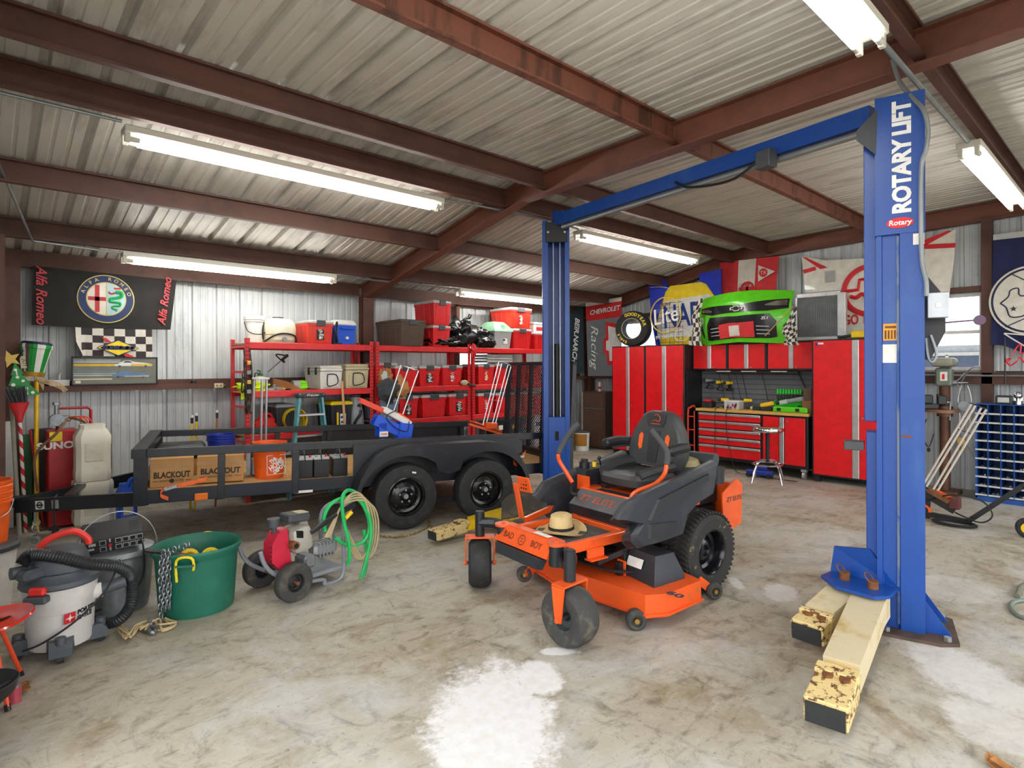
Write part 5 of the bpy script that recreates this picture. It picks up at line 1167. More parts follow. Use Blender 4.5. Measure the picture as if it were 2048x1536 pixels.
# discharge chute on the far side
def f(k):
    P = [mz(1003, 1038, .30), mz(1004, 1003, .42), mz(1020, 988, .46), mz(1118, 985, .42), mz(1118, 1020, .30)]
    n = (P[1]-P[0]).cross(P[3]-P[1]).normalized()*.012
    k.loft([P, [q+n for q in P]])
part('discharge_chute', mat('chute_rubber', '#3a362f', .7, 0, '#6a5c44', 8, .5, .7), f)
# front casters
def caster(px, py, pxp, pyp, ang, s):
    c = mz(px, py, .0); r = .185; X = TR(c.x, c.y, r)
    Wm = X @ RZ(ang) @ RX(PI/2)
    ct = part('caster_wheel', m_rubd if s < 0 else m_rub, lambda k: k.lathe([(.075, -.07), (.10, -.085), (.15, -.088), (.175, -.07), (r, -.035), (r, .035), (.175, .07), (.15, .088), (.10, .085), (.075, .07)], 36), None, Wm)
    part('hub', m_greyd, lambda k: (k.lathe([(.078, -.07), (.07, -.03), (.03, -.03), (.03, .03), (.07, .03), (.078, .07)], 24), k.cyl((0, 0, -.11), (0, 0, .11), .012)), ct, Wm)
    if s < 0:
        o = part('dried_grass', m_rope, lambda k: [k.box(((rr := random.uniform(.085, .125))*math.cos(a := random.uniform(0, 6.28)), rr*math.sin(a), .0865), (.012, .004, .004), RZ(random.uniform(0, 3))) for _ in range(260)], ct, Wm); o['kind'] = 'stuff'
    F_ = X @ RZ(ang)
    def ff(k):
        for q in (-1, 1):
            k.loft([[V(-w, q*.115, z), V(w, q*.115, z), V(w, q*.105, z), V(-w, q*.105, z)] for w, z in ((.022, -.015), (.03, .03), (.05, .205))])
            k.cyl((0, q*.10, 0), (0, q*.128, 0), .016, n=8)
        k.bx(-.05, .05, -.115, .115, .20, .212)
    part('caster_fork', m_org, ff, None, F_)
    part('pivot_post', m_mblk2, lambda k: (k.cyl((0, 0, .215), (0, 0, .40), .037, n=20), k.cyl((0, 0, .40), (0, 0, .405), .03, n=16)), None, F_)
    return c
c1 = caster(1140, 1290, 0, 0, R(98), -1); c2 = caster(960, 1172, 0, 0, R(57), 1)
for c, y in ((c1, -.33), (c2, .33)):
    part('front_arm', m_mblk2, lambda k: (k.tube(cr([V(c.x, c.y, .50), V(c.x+.10, c.y*.82, .495), V(.18, y*1.02, .47), V(.2, y*.6, .46)], 5), [.042]*16, 8)))
    part('arm_socket', m_mblk2, lambda k: k.cyl((.10, y*.92, .40), (.10, y*.92, .535), .05, n=16))
    part('bolt_plate', m_org, lambda k: (k.cyl((.10, y*.92, .536), (.10, y*.92, .552), .062, n=16), k.cyl((.10, y*.92, .552), (.10, y*.92, .565), .014, n=6)))
# front panel
FPm = frame((.06, 0.02, .485), (0, -1, 0), (.55, 0, 1))
part('front_panel', m_org, lambda k: (k.prism([(-.30, -.05), (.30, -.05), (.30, .075), (-.30, .075)], .014, None, -.01), k.bx(-.30, .30, .07, .075, -.12, 0)), None, FPm)
def f(k):
    k.text('BAD', .062, TR(-.16, .012, .005), .002, .95, 0, .0015); k.text('BOY', .062, TR(.155, .012, .005), .002, .95, 0, .0015)
    k.torus((-.005, .012, .005), .036, .004, None, 8, 4); k.bx(-.02, .01, .0, .006, .004, .006); k.bx(-.02, .01, .02, .026, .004, .006)
part('lettering', mat('burnt_ink', '#7a2c14', .6), f, None, FPm)
part('front_bumper', m_mblk, lambda k: (k.loft([[V(-.25, -.045, 0), V(.25, -.045, 0), V(.27, .03, 0), V(-.27, .03, 0)], [V(-.23, -.05, .05), V(.23, -.05, .05), V(.25, .02, .06), V(-.25, .02, .06)]]),), None, frame((.055, .02, .40), (0, -1, 0), (.35, 0, 1)))
part('warning_label', m_pap, lambda k: k.box((.135, -.12, .557), (.045, .16, .002)))
# footwell frame
for y in (-.29, .29): part('frame_rail', m_org, lambda k: (k.bar((.12, y, .485), (.84, y, .485), .05, .07, bev=.004)))
part('frame_rail', m_org, lambda k: k.bar((.15, -.3, .52), (.15, .3, .52), .07, .06, bev=.004)); part('frame_rail', m_org, lambda k: k.bar((.80, -.3, .49), (.80, .3, .49), .06, .05, bev=.004))
part('foot_mat', mat('rubber_mat', '#4a4c4c', .8, 0, '#7b7662', 9, .5, .75, bump=.8, bscale=110), lambda k: k.bx(.17, .78, -.26, .26, .465, .48))
part('rail_bracket', m_org, lambda k: (k.bx(.36, .52, -.34, -.31, .39, .46, .01), k.bx(.36, .52, -.37, -.30, .385, .395)))
part('lift_linkage', m_blk, lambda k: (k.bar((.45, -.34, .36), (.72, -.36, .40), .012, .04), k.bar((.70, -.36, .40), (.70, -.36, .26), .012, .035), k.bx(.62, .66, -.38, -.34, .24, .33)))
part('lift_tab', m_org, lambda k: (k.bx(.66, .67, -.40, -.32, .235, .34, .003), k.bx(.74, .75, -.40, -.32, .235, .34, .003)))
a, b_ = mz(1043, 1036, .52), ml(1031, 966, mz(1043, 1036, .52).y); part('brake_pedal', m_org, lambda k: (k.bar(a, b_, .06, .012, (1, 0, 0), .002), k.box(b_+V(.02, -.09, .0), (.012, .13, .13), (0, R(-18), R(10)), .02), k.bar(mz(1050, 1040, .5), mz(1133, 1003, .56), .025, .045)))
part('pedal_dot', m_dark, lambda k: [k.cyl(b_+V(.008, -.09+.03*i, -.03+.03*j), b_+V(.014, -.09+.03*i, -.03+.03*j), .006, n=8) for i in (-1, 0, 1) for j in (0, 1, 2)])['kind'] = 'stuff'
# kick plate and badge panel
part('kick_plate', m_mblk2, lambda k: k.loft([[V(.82, -.33, .46), V(.82, .36, .46), V(.85, .36, .46), V(.85, -.33, .46)], [V(.80, -.33, .595), V(.80, .36, .595), V(.83, .36, .595), V(.83, -.33, .595)]]))
BP = frame((.87, .015, .648), (0, -1, 0), (1.25, 0, 1))
part('badge_panel', mat('dark_grey_panel', '#55585a', .5), lambda k: k.box((0, 0, 0), (.66, .175, .012)), None, BP)
part('lettering', mat('badge_orange', '#c8502a', .5), lambda k: k.text('ZT ELITE', .085, TR(-.075, -.005, .008), .002, 1.15, 0, 0), None, BP)
part('seat_platform', m_org, lambda k: (k.bx(.93, 1.12, -.36, .36, .69, .715, .004), k.bx(.93, 1.6, -.34, .34, .6, .69)))
part('platform_label', m_blkp, lambda k: k.box((.985, -.02, .717), (.07, .42, .002)))
for y in (-.2, .2): part('seat_bracket', m_blk, lambda k: k.bx(1.05, 1.4, y-.03, y+.03, .715, .755))
# seat
def ring(cx, cy, cz, a, c, n=20, e=.55): return [V(cx+c*math.copysign(abs(math.sin(q))**e, math.sin(q)), cy+a*math.copysign(abs(math.cos(q))**e, math.cos(q)), cz) for q in [2*PI*i/n for i in range(n)]]
st = part('seat', m_vinyl, lambda k: k.loft([ring(1.27, .02, .755, .22, .22), ring(1.26, .02, .775, .255, .255), ring(1.26, .02, .83, .265, .26), ring(1.26, .02, .862, .25, .24), ring(1.28, .02, .872, .20, .19), ring(1.30, .02, .862, .10, .09)]))
for s in (-1, 1): part('bolster', m_vinyl, lambda k: k.tube(cr([V(1.06, .02+s*.19, .855), V(1.2, .02+s*.215, .885), V(1.4, .02+s*.215, .9), V(1.5, .02+s*.19, .9)]), .045, 8), st)
SB = frame((1.50, .02, .87), (0, -1, 0), (.20, 0, 1))
out = [(-.24, 0), (-.285, .10), (-.285, .20), (-.25, .30), (-.16, .44), (-.09, .475), (.09, .475), (.16, .44), (.25, .30), (.285, .20), (.285, .10), (.24, 0)]
def f(k):
    k.loft([[V(x*s, .02+(y-.02)*(1-(1-s)*.5), z) for x, y in out] for s, z in ((.9, .075), (.97, .06), (1, .03), (1, -.02), (.95, -.06), (.85, -.075))])
sb = part('seat_back', m_vinyl, f, None, SB)
def f(k):
    k.prism([(-.075, .33), (.075, .33), (.10, .38), (.10, .44), (-.10, .44), (-.10, .38)], .006, None, .076)
    k.prism([(-.05, .03), (.05, .03), (.06, .3), (-.06, .3)], .006, None, .075)
part('seat_panel', m_blkp, f, sb, SB)
part('seat_emblem', mat('emblem_red', '#c5502f', .5), lambda k: (k.tube(cr([V(-.035, .375, .085), V(0, .385, .085), V(.035, .375, .085), V(.045, .41, .085), V(.01, .432, .085), V(-.02, .425, .085)]), .004, 5), k.bx(-.05, .05, .352, .358, .082, .085)), sb, SB)
for s in (-1, 1): part('seat_slot', m_orgp, lambda k: k.prism([(s*.14-.022, .16), (s*.14-.022, .25), (s*.14, .275), (s*.14+.022, .25), (s*.14+.018, .14), (s*.14, .125)], .008, None, .072), sb, SB)
for s in (-1, 1):
    part('armrest', m_blkp, lambda k: (k.loft([ring(0, s*.33+.02, .0, .01, .01)]) if False else k.tube(cr([V(1.52, .02+s*.30, 1.06), V(1.38, .02+s*.34, 1.07), V(1.22, .02+s*.34, 1.055)]), [.03, .036, .038, .038, .038, .038, .04, .04, .04, .04, .04, .042, .03], 8), k.bar(V(1.55, .02+s*.28, 1.03), V(1.3, .02+s*.33, 1.02), .03, .02)))
# lap bars
def lap(P, split, s):
    C = cr(P, 6); n = split*6
    o = part('lap_bar', m_org, lambda k: k.tube(C[:n+1], .017, 10)); part('grip', mat('foam_grip', '#45474a', .75), lambda k: k.tube(C[n:], .024, 10), o)
N_ = lambda px, py, y: ml(px, py, y)
lap([N_(1258, 1008, -.30), N_(1270, 985, -.34), N_(1310, 968, -.40), N_(1328, 950, -.40), N_(1333, 930, -.40), N_(1334, 905, -.38), N_(1320, 882, -.34), N_(1302, 860, -.28)], 4, -1)
lap([N_(1145, 965, .33), N_(1133, 945, .38), N_(1119, 922, .42), N_(1117, 908, .42), N_(1126, 888, .42), N_(1140, 865, .38), N_(1157, 846, .34)], 3, 1)
part('lap_bar_damper', m_blk, lambda k: k.tube(cr([N_(1145, 965, .33), N_(1143, 985, .34), N_(1155, 990, .30)]), .014, 8))
# fenders
def fend(y, s, sh=(0, 0)):
    P = [(1241, 1041), (1263, 1004), (1320, 975), (1380, 948), (1434, 922), (1432, 950), (1426, 984), (1395, 1003), (1372, 1030), (1362, 1072), (1320, 1088), (1279, 1099), (1266, 1085), (1266, 1072), (1280, 1050)]
    Q = [ml(px, py, -.60)+V(sh[0], 0, sh[1]) for px, py in P]
    def f(k):
        k.loft([[V(q.x+.01, y-s*.09, q.z-.03) for q in Q], [V(q.x, y-s*.04, q.z) for q in Q], [V(q.x, y, q.z) for q in Q], [V(1.2+(q.x-1.2)*.94, y+s*.03, .68+(q.z-.68)*.9) for q in Q]])
    o = part('fender', m_mblk, f)
    def g(k):
        for A_ in (((1300, 1042), (1420, 962), (1420, 948), (1318, 1000)), ((1300, 1050), (1356, 1044), (1350, 1064), (1300, 1080))):
            R_ = [ml(px, py, -.63)+V(sh[0], 0, sh[1]) for px, py in A_]; k.loft([[V(q.x, y+s*.026, q.z) for q in R_], [V(1.3+(q.x-1.3)*.97, y+s*.046, q.z) for q in R_]])
    part('fender_rib', m_blkp, g, o)
fend(-.58, -1); fend(.55, 1, (.17, -.06))
part('frame_side', m_org, lambda k: (k.bx(.84, .95, -.40, -.30, .46, .58, .01), k.bx(.80, .92, -.44, -.42, .45, .56)))
# console, tank caps, engine
part('console', m_mblk, lambda k: k.loft([[V(.98, .36, .60), V(1.45, .36, .60), V(1.45, .60, .60), V(.98, .52, .60)], [V(1.0, .36, .84), V(1.5, .36, .86), V(1.5, .58, .86), V(1.02, .5, .84)]]))
part('console_front', m_org, lambda k: k.bx(.975, .99, .30, .44, .68, .80))
part('tank_cap', m_blk, lambda k: (k.cyl((1.08, .46, .84), (1.08, .46, .895), .045, n=20), k.cyl((1.08, .46, .895), (1.08, .46, .92), .03, n=8)))
part('choke_knob', m_yel, lambda k: k.cyl((1.12, .38, .86), (1.12, .38, .90), .018, n=12)); part('throttle_knob', m_blk, lambda k: (k.cyl((1.2, .38, .86), (1.18, .38, .93), .008), k.sph((1.18, .38, .93), .018)))
part('tank_cap', m_blk, lambda k: (k.cyl((1.60, -.50, .80), (1.60, -.50, .90), .055, n=20), k.cyl((1.60, -.50, .90), (1.60, -.50, .925), .06, n=20)))
part('engine', m_iron, lambda k: (k.bx(1.55, 1.95, -.28, .28, .55, .80, .03), k.cyl((1.72, -.02, .80), (1.72, -.02, .88), .16, n=24)))
part('engine_shroud', mat('dusty_engine_cover', '#9a8e62', .6), lambda k: (k.lathe([(.15, .88), (.13, .93), (.06, .95), (0, .95)], 24, TR(1.72, -.08, 0))))
part('air_filter', m_greyd, lambda k: k.cyl((1.88, -.30, .93), (1.80, .25, .93), .055, n=16))
part('rear_guard', m_org, lambda k: (k.prism([(1.72, .38), (1.96, .42), (1.98, .74), (1.90, .80), (1.70, .70)], .012, frame((0, -.47, 0), (1, 0, 0), (0, 0, 1))), k.bx(1.95, 1.98, -.46, .46, .42, .74, .006)))
part('lettering', m_greyd, lambda k: k.text('ZT ELITE', .055, FRB(1.86, -.485, .64), .002, 1, .2))
part('chassis', m_mblk2, lambda k: (k.bx(.82, 1.9, -.28, .28, .36, .55), k.bx(1.2, 1.55, -.40, .40, .28, .42)))
# rear wheels
m_grassy = mat('grassy_tyre_rubber', '#2a2a28', .8, 0, '#8a7d52', 16, .6, .7)
for s in (-1, 1): wheel(mw, 'wheel', TR(1.42, s*.46+.02*(s > 0), .305) @ (RX(PI/2) if s < 0 else RX(-PI/2)), .295, .27, .165, m_grassy, m_blkgl, False, .018)
# straw hat on the foot mat
p = mz(1132, 1076, .50)
t = thing('straw_hat', 'straw hat with dark band lying on the mower foot mat', 'hat', mtx=MM @ TR(.48, .08, .485) @ RZ(R(35)))
k = MB(); n = 36
prof = [(.0, .125, -.012), (.03, .122, -.01), (.06, .125, 0), (.078, .115, 0), (.086, .08, 0), (.092, .03, 0), (.096, .014, 0), (.14, .012, 0), (.185, .014, 0), (.19, .022, 0), (.185, .008, 0), (.14, .006, 0), (.09, .006, 0)]
rows_ = [[V(r*1.2*math.cos(q), r*math.sin(q), z+(.03*math.exp(-(math.sin(q)/.5)**2)*(-1 if r < .05 and abs(math.cos(q)) < .9 else 0))+(.02*math.cos(2*q) if r > .12 else 0)) for q in [2*PI*i/n for i in range(n)]] for r, z, _ in prof]
k.loft(rows_, caps=False); k.build('straw_body', m_straw, t)
k = MB(); k.lathe([(.098, .016), (.0965, .038), (.0945, .038), (.0945, .016)], 36, Matrix.Diagonal((1.2, 1, 1, 1))); k.build('band', mat('hat_band', '#2c2522', .8), t)
# ---------------------------------------------------------------- two-post car lift
RC, LC, LH = V(4.565, 1.165, 0), V(5.25, 4.95, 0), 3.47
lf = thing('car_lift', 'blue two-post car lift with overhead beam and yellow arms', 'car lift', (0, 0, 0))
def col(c, ang, open_only):
    X = TR(*c) @ RZ(ang); w, d = .165, .13
    half = [(w, -d), (w, 0), (w-.025, .01), (w-.025, .095), (w-.01, .10), (w-.01, d), (w-.06, d), (w-.06, d-.008), (w-.02, d-.008), (w-.02, .09), (w-.035, .09), (w-.035, .0), (w-.012, -.008), (w-.012, -d+.012)]
    # thin folded channel: outline of one side mirrored, closed at the back
    P = [(-x, y) for x, y in half[:7]][::1]
    outer = [(w, -d), (w, 0), (w-.025, .01), (w-.025, .095), (w-.01, .10), (w-.01, d), (w-.065, d)]
    inner = [(w-.065, d-.01), (w-.02, d-.01), (w-.02, .105), (w-.036, .10), (w-.036, .005), (w-.012, -.008), (w-.012, -d+.012)]
    k = MB(X)
    ring = outer + inner + [(-x, y) for x, y in inner[::-1]] + [(-x, y) for x, y in outer[::-1]]
    n = len(ring); k.add([(x, y, z) for z in (.02, LH) for x, y in ring], [(i, (i+1) % n, n+(i+1) % n, n+i) for i in range(n)])
    o = k.build('column', m_blue, lf)
    k = MB(X); k.prism([(-.21, -.30), (.21, -.30), (.27, -.20), (.27, .14), (-.27, .14), (-.27, -.20)], .02); o2 = k.build('base_plate', mat('rusty_base_plate', '#5d4a3d', .7, .2, '#3c342e', 8, .4, .7), lf)
    for s in (-1, 1):
        k = MB(X); k.add([(s*.12+q, -.13, .02) for q in (0, .01)]+[(s*.12+q, -.27, .02) for q in (0, .01)]+[(s*.12+q, -.13, .22) for q in (0, .01)], [(0, 2, 4), (1, 5, 3), (0, 1, 3, 2), (2, 3, 5, 4), (0, 4, 5, 1)]); k.build('gusset', m_blue, o2)
    for (x, y) in ((-.22, .08), (-.2, -.24), (.2, -.24), (.22, .08)): k = MB(X); k.cyl((x, y, .02), (x, y, .045), .022, n=6); k.build('anchor_bolt', m_zinc, o2)
    return X, o
XR_, cR = col(RC, R(16), 0); XL_, cL = col(LC, R(136), 1)
for X, o, big in ((XR_, cR, 1), (XL_, cL, 0)):
    k = MB(X); s = -1 if big else 1
    k.bx(s*.168, s*.160, -.135, .135, 2.57, LH, .002); k.bx(s*.168, s*.12, .128, .136, 2.57, LH); k.build('cover', m_blue, o)
    k = MB(X @ frame((s*.170, -.015, 3.04), (0, 0, 1), (0, s*-1, 0) if big else (0, 1, 0)))
    k.text('ROTARY LIFT', .135, TR(.02, 0, 0), .002, .93, 0, .006, sp=.95); k.build('lettering', m_whiteink, o)
    if big:
        Y_ = X @ frame((-.170, 0.0, 2.64), (0, -1, 0), (0, 0, 1)); k = MB(Y_); k.lathe([(.055, 0), (.055, .003), (0, .003)], 28, Matrix.Diagonal((1.35, .62, 1, 1))); k.mi = 1; k.text('Rotary', .045, TR(0, 0, .005), .002, 1, .1, .001); k.build('emblem', [m_redink, m_whiteink], o)
        k = MB(X @ frame((-.1415, .052, 1.94), (0, -1, 0), (0, 0, 1))); k.bx(-.04, .04, -.055, .055, 0, .003)
        k.mi = 1
        for i in range(4): k.bx(-.032+.017*i, -.022+.017*i, -.045, .012, .003, .004)
        k.bx(-.03, .03, .025, .04, .003, .004); k.build('orange_plate', [mat('amber_plate', '#d99a2e', .5), m_rust], o)
        k = MB(X @ frame((-.1415, .055, 1.80), (0, -1, 0), (0, 0, 1))); k.bx(-.04, .04, -.06, .06, 0, .003); k.build('white_plate', m_pap, o)
        k = MB(X @ frame((-.167, -.10, 2.53), (0, -1, 0), (0, 0, 1))); k.bx(-.03, .03, -.04, .03, 0, .004); k.build('latch_label', m_pap, o)
k = MB(XR_); k.bx(-.1535, -.150, -.004, .018, .05, 2.56); k.build('worn_edge', mat('worn_blue_edge', '#6f7a8e', .6, 0, '#2a5290', 9, .48, .56, (1, 1, .25)), cR)
k = MB(XR_); k.bx(-.167, -.1655, -.06, -.005, 1.26, 1.275); k.build('rust_mark', m_rust, cR)
# carriages
k = MB(XR_); k.bx(-.105, .105, -.05, .20, 1.35, 3.35, .004); k.bx(-.10, .10, .02, .19, .35, 1.28, .004); k.build('carriage', m_blue, lf)
k = MB(XR_); k.bx(-.10, .0, .20, .32, 1.15, 1.21, .004); k.build('rubber_pad', m_greyd, lf)
k = MB(XL_); k.bx(-.10, .10, -.02, .15, .30, 1.12, .004); k.bx(-.155, .155, .05, .16, .15, .34, .01); k.build('carriage', m_blue, lf)
k = MB(XL_); k.bx(-.022, .022, .151, .156, .84, .95); k.build('carriage_slot', m_dark, lf)
k = MB(XL_); k.bx(-.13, .13, .13, .15, LH-.26, LH-.02, .004); k.build('top_plate', m_blk, lf)
for s in (-1, 1): k = MB(XL_); k.cyl((s*.10, .15, LH-.14), (s*.10, .156, LH-.14), .014, n=12); k.build('plate_bolt', m_zinc, lf)
for x in (-.045, .035): k = MB(XL_); k.cyl((x, .07, 1.1), (x, .07, LH-.1), .008, n=6); k.build('lift_cable', m_zinc, lf)
k = MB(XL_); k.cyl((-.01, .03, .3), (-.01, .03, 2.0), .035, n=14); k.build('ram', m_blkm, lf)
# overhead beam
a, b_ = V(4.60, 1.32, 3.44), V(5.17, 4.74, 3.47)
k = MB(); k.bar(a, b_, .14, .13); k.build('overhead_beam', m_blue, lf)
dd = (b_-a).normalized(); sd = V(dd.y, -dd.x, 0)
k = MB(); k.cyl(a+V(0, 0, -.095)-sd*.02, b_+V(0, 0, -.095)-sd*.02, .026, n=10); k.build('cable_tube', m_cond, lf)
k = MB(); k.bar(b_-dd*.05, V(5.22, 4.90, 3.52), .14, .16); k.build('beam_end', m_blue, lf)
c = a+dd*.22; k = MB(XR_); k.add([(-.172, .13, 3.10), (-.172, .24, 3.22), (-.172, .24, 3.28), (-.172, .12, 3.40), (-.164, .13, 3.10), (-.164, .24, 3.22), (-.164, .24, 3.28), (-.164, .12, 3.40)], [(0, 1, 2, 3), (7, 6, 5, 4), (0, 4, 5, 1), (1, 5, 6, 2), (2, 6, 7, 3), (3, 7, 4, 0)]); k.build('end_bracket', m_iron, lf)
c = a+dd*.75; k = MB(); k.box(c-sd*.11+V(0, 0, -.10), (.10, .13, .14), RZ(R(-14)), .006); k.build('limit_switch', m_greyd, lf)
k = MB(); k.tube(cr([c-sd*.09+V(0, 0, -.02), c+dd*.3-sd*.1+V(0, 0, -.17), c+dd*.75-sd*.1+V(0, 0, -.13), c+dd*.95-sd*.08+V(0, 0, -.03)]), .012, 7); k.build('switch_cable', m_blk, lf)
# arms
def arm(p, e, w, h, m, tip):
    p, e = V(*p), V(*e); d = (e-p); L = d.length; X = frame(p, d, V(0, 0, 1).cross(d))
    k = MB(X); k.loft([[V(x, -q, -h_), V(x, q, -h_), V(x, q, h_), V(x, -q, h_)] for x, q, h_ in ((0, w*.62, h*.5), (.15, w*.55, h*.5), (L*.72, w*.5, h*.5))]); o = k.build('arm', m, lf)
    k = MB(X); k.bx(L*.66, L*.80, -w*.36, w*.36, -h*.36, h*.30); k.build('inner_arm', m_yel, o)
    k = MB(X); k.bx(L*.78, L, -w*.56, w*.56, -h*.42, h*.36, .006); k.bx(L*.76, L*.82, -w*.58, w*.58, h*.2, h*.5, .004); k.build('arm_pad', m_yelarm, o)
    k = MB(X); k.bx(L, L+.012, -w*.5, w*.5, -h*.4, h*.25); k.build('arm_end', m_iron, o)
    for s in (-.2, .25): k = MB(X); k.cyl((L*.83, s*w, h*.36), (L*.83, s*w, h*.46), w*.16, n=6); k.build('pad_bolt', m_rust, o)
arm((4.30, 1.26, .19), (2.93, 1.05, .10), .17, .15, m_yelarm2, 1)
arm((4.36, 1.40, .19), (3.70, 1.43, .12), .17, .15, m_yelarm2, 1)
arm((4.98, 4.72, .17), (3.28, 4.74, .10), .13, .12, mat('mustard_paint', '#d9b61c', .5, 0, '#7a5a20', 18, .6, .66), 1)
# arm bracket with pins
k = MB(); k.prism([(4.12, 1.19), (4.20, 1.13), (4.44, 1.13), (4.46, 1.54), (4.28, 1.56), (4.14, 1.42)], .02, None, .27); k.build('arm_bracket', m_blue, lf)
k = MB(); k.add([(4.40, 1.15, .29), (4.43, 1.55, .29), (4.44, 1.53, .46), (4.41, 1.30, .50), (4.42, 1.15, .29), (4.45, 1.55, .29), (4.46, 1.53, .46), (4.43, 1.30, .50)], [(0, 1, 2, 3), (7, 6, 5, 4), (0, 4, 5, 1), (1, 5, 6, 2), (2, 6, 7, 3), (3, 7, 4, 0)]); k.build('bracket_web', m_blue, lf)
for (x, y) in ((4.27, 1.24), (4.31, 1.42)):
    k = MB(); k.cyl((x, y, .1), (x, y, .34), .032, n=14); o = k.build('arm_pin', m_rust, lf); k = MB(); k.torus((x, y+.02, .35), .04, .004, RX(R(50)), 20, 6); k.build('pin_ring', m_rust, o)
# power unit, box and conduit on the near column
k = MB(XR_); k.loft([[V(x, -.135, 1.76), V(x, -.135, 2.30), V(x, -.16, 2.30), V(x, -.25, 2.16), V(x, -.25, 1.94), V(x, -.17, 1.76)] for x in (.0, .16)]); k.build('power_unit', m_blk, lf)
k = MB(XR_); k.tube(cr([(-.02, -.17, 1.92), (-.02, -.20, 1.80), (-.02, -.18, 1.745), (-.02, -.155, 1.78), (-.02, -.145, 1.9)]), .009, 7); k.build('release_hook', m_cond, lf)
k = MB(XR_); k.bar((.05, -.24, 2.0), (.05, -.40, 2.01), .01, .01); k.cyl((.045, -.43, 2.01), (.06, -.43, 2.01), .032, n=16); k.build('lock_lever', mat('purple_knob', '#5d4660', .5), lf)
sw = MB(XR_); sw.bx(-.17, -.11, -.255, -.145, 2.02, 2.18, .004); so = sw.build('switch_box', m_zinc, lf)
k = MB(XR_); k.box((-.173, -.2, 2.10), (.006, .03, .035), None, .003); k.build('toggle', m_pap, so)
k = MB(); Q = lambda px, py, x: pt(px, py, x=x)
k.tube(cr([Q(1785, 120, 4.50), Q(1800, 165, 4.46), Q(1826, 196, 4.42), Q(1848, 222, 4.38), Q(1856, 260, 4.38), Q(1852, 300, 4.38), Q(1843, 335, 4.40), Q(1842, 450, 4.40), Q(1844, 520, 4.40), Q(1852, 560, 4.39), Q(1853, 592, 4.39)], 5), .0135, 8); k.build('conduit', m_cond, lf)
# ---------------------------------------------------------------- red cabinets along the right wall
XF = 9.28
m_frm = m_blk
def door(t, y0, y1, z0, z1, x, knob=None, name='door'):
    k = MB(); k.bx(x-.012, x+.008, y0, y1, z0, z1, .004); d = k.build(name, m_red, t)
    if knob: k = MB(); k.cyl((x-.03, knob[0], knob[1]), (x-.01, knob[0], knob[1]), .013, n=10); k.build('lock', m_zinc, d)
    return d
def strip(t, y0, y1, z0, z1, x):
    k = MB(); k.bx(x-.022, x-.002, y0, y1, z0, z1, .006); k.bx(x-.024, x-.02, (y0+y1)/2-.004, (y0+y1)/2+.004, z0, z1); k.build('handle_strip', m_alu, t)
def cab(name, label, y0, y1, z0, z1, x, xb, group=None, legs=0, hs=.075, knobz=None, split=None):
    t = thing(name, label, 'cabinet', (0, 0, 0), 0, group); k = MB(); k.bx(x, xb, y0, y1, z0, z1, .004); k.build('body', m_frm, t)
    ym = (y0+y1)/2 if split is None else split; g = .025
    door(t, ym+hs/2, y1-g, z0+g, z1-g*.9, x); door(t, y0+g, ym-hs/2, z0+g, z1-g*.9, x, (ym-hs/2-.05, knobz) if knobz else None); strip(t, ym-hs/2, ym+hs/2, z0+g, z1-g*.9, x)
    if legs:
        for yy in (y0+.06, y1-.06):
            for xx in (x+.05, xb-.06): k = MB(); k.bx(xx-.03, xx+.03, yy-.04, yy+.04, 0, z0); k.build('leg', m_frm, t)
    return t
cab('locker', 'tall red two-door locker under the upright racing tyre, leftmost of the red cabinets', 6.475, 7.245, .09, 2.115, XF, 9.89, None, 1, .075, .98)
cab('locker', 'tall red two-door locker between the leftmost one and the workbench', 5.64, 6.47, .09, 2.115, XF, 9.89, None, 1, .085, .98)
lc = cab('locker', 'wide tall red locker behind the near blue lift column', 2.36, 3.50, .09, 2.115, XF, 9.89, None, 1, .09, .98, 2.905)
k = MB(FRR(XF-.014, 3.42, 2.045)); k.bx(-.02, .01, -.025, .02, 0, .003); k.mi = 1; k.bx(.012, .09, -.005, .022, 0, .003); k.build('label_sticker', [m_blueink, m_pap], lc)
for i, (a, c) in enumerate(((4.975, 5.63), (4.30, 4.965), (3.515, 4.29))):
    cab('wall_cabinet', ('red wall cabinet above the drills, next to the locker with a black side', 'middle red wall cabinet above the workbench', 'red wall cabinet under the radiator, right of the middle one')[i], a, c, 1.655, 2.11, 9.53, 9.90, 'red wall cabinets', 0, .07, 1.70)
t = thing('workbench', 'red and black workbench with bamboo top, drawers and two doors', 'workbench', (0, 0, 0))
k = MB(); k.bx(XF+.01, 9.88, 3.56, 5.40, .15, .945, .004); k.build('body', m_frm, t)
k = MB(); k.bx(XF-.02, 9.88, 3.545, 5.42, .955, 1.0, .004); k.build('worktop', m_bamboo, t)
zs = [.935, .80, .665, .53, .395, .19]
for a, c in zip(zs, zs[1:]):
    k = MB(); k.bx(XF-.012, XF+.01, 4.285, 5.36, c+.012, a-.04, .003); d = k.build('drawer', m_red, t)
    k = MB(); k.bx(XF-.03, XF+.01, 4.285, 5.36, a-.045, a-.005, .008); k.build('drawer_handle', m_alu, d)
door(t, 3.99, 4.24, .20, .925, XF); door(t, 3.60, 3.90, .20, .925, XF, (3.85, .87)); strip(t, 3.91, 3.98, .20, .925, XF)
for y in (3.63, 5.30): k = MB(); k.bx(XF+.02, XF+.08, y-.04, y+.04, .11, .15); k.cyl((XF+.05, y-.02, .055), (XF+.05, y+.02, .055), .055, n=20); k.build('caster', m_alu, t)
k = MB(); k.bx(9.80, 9.83, 3.515, 5.63, 1.001, 1.64)
k.mi = 1
for i in range(7): k.bx(9.795, 9.802, 3.515, 5.63, 1.07+.085*i, 1.082+.085*i)
tag(k.build('slatwall_panel', [m_slat, m_greyd]), 'grey grooved slat panel behind the workbench tools', 'panel')
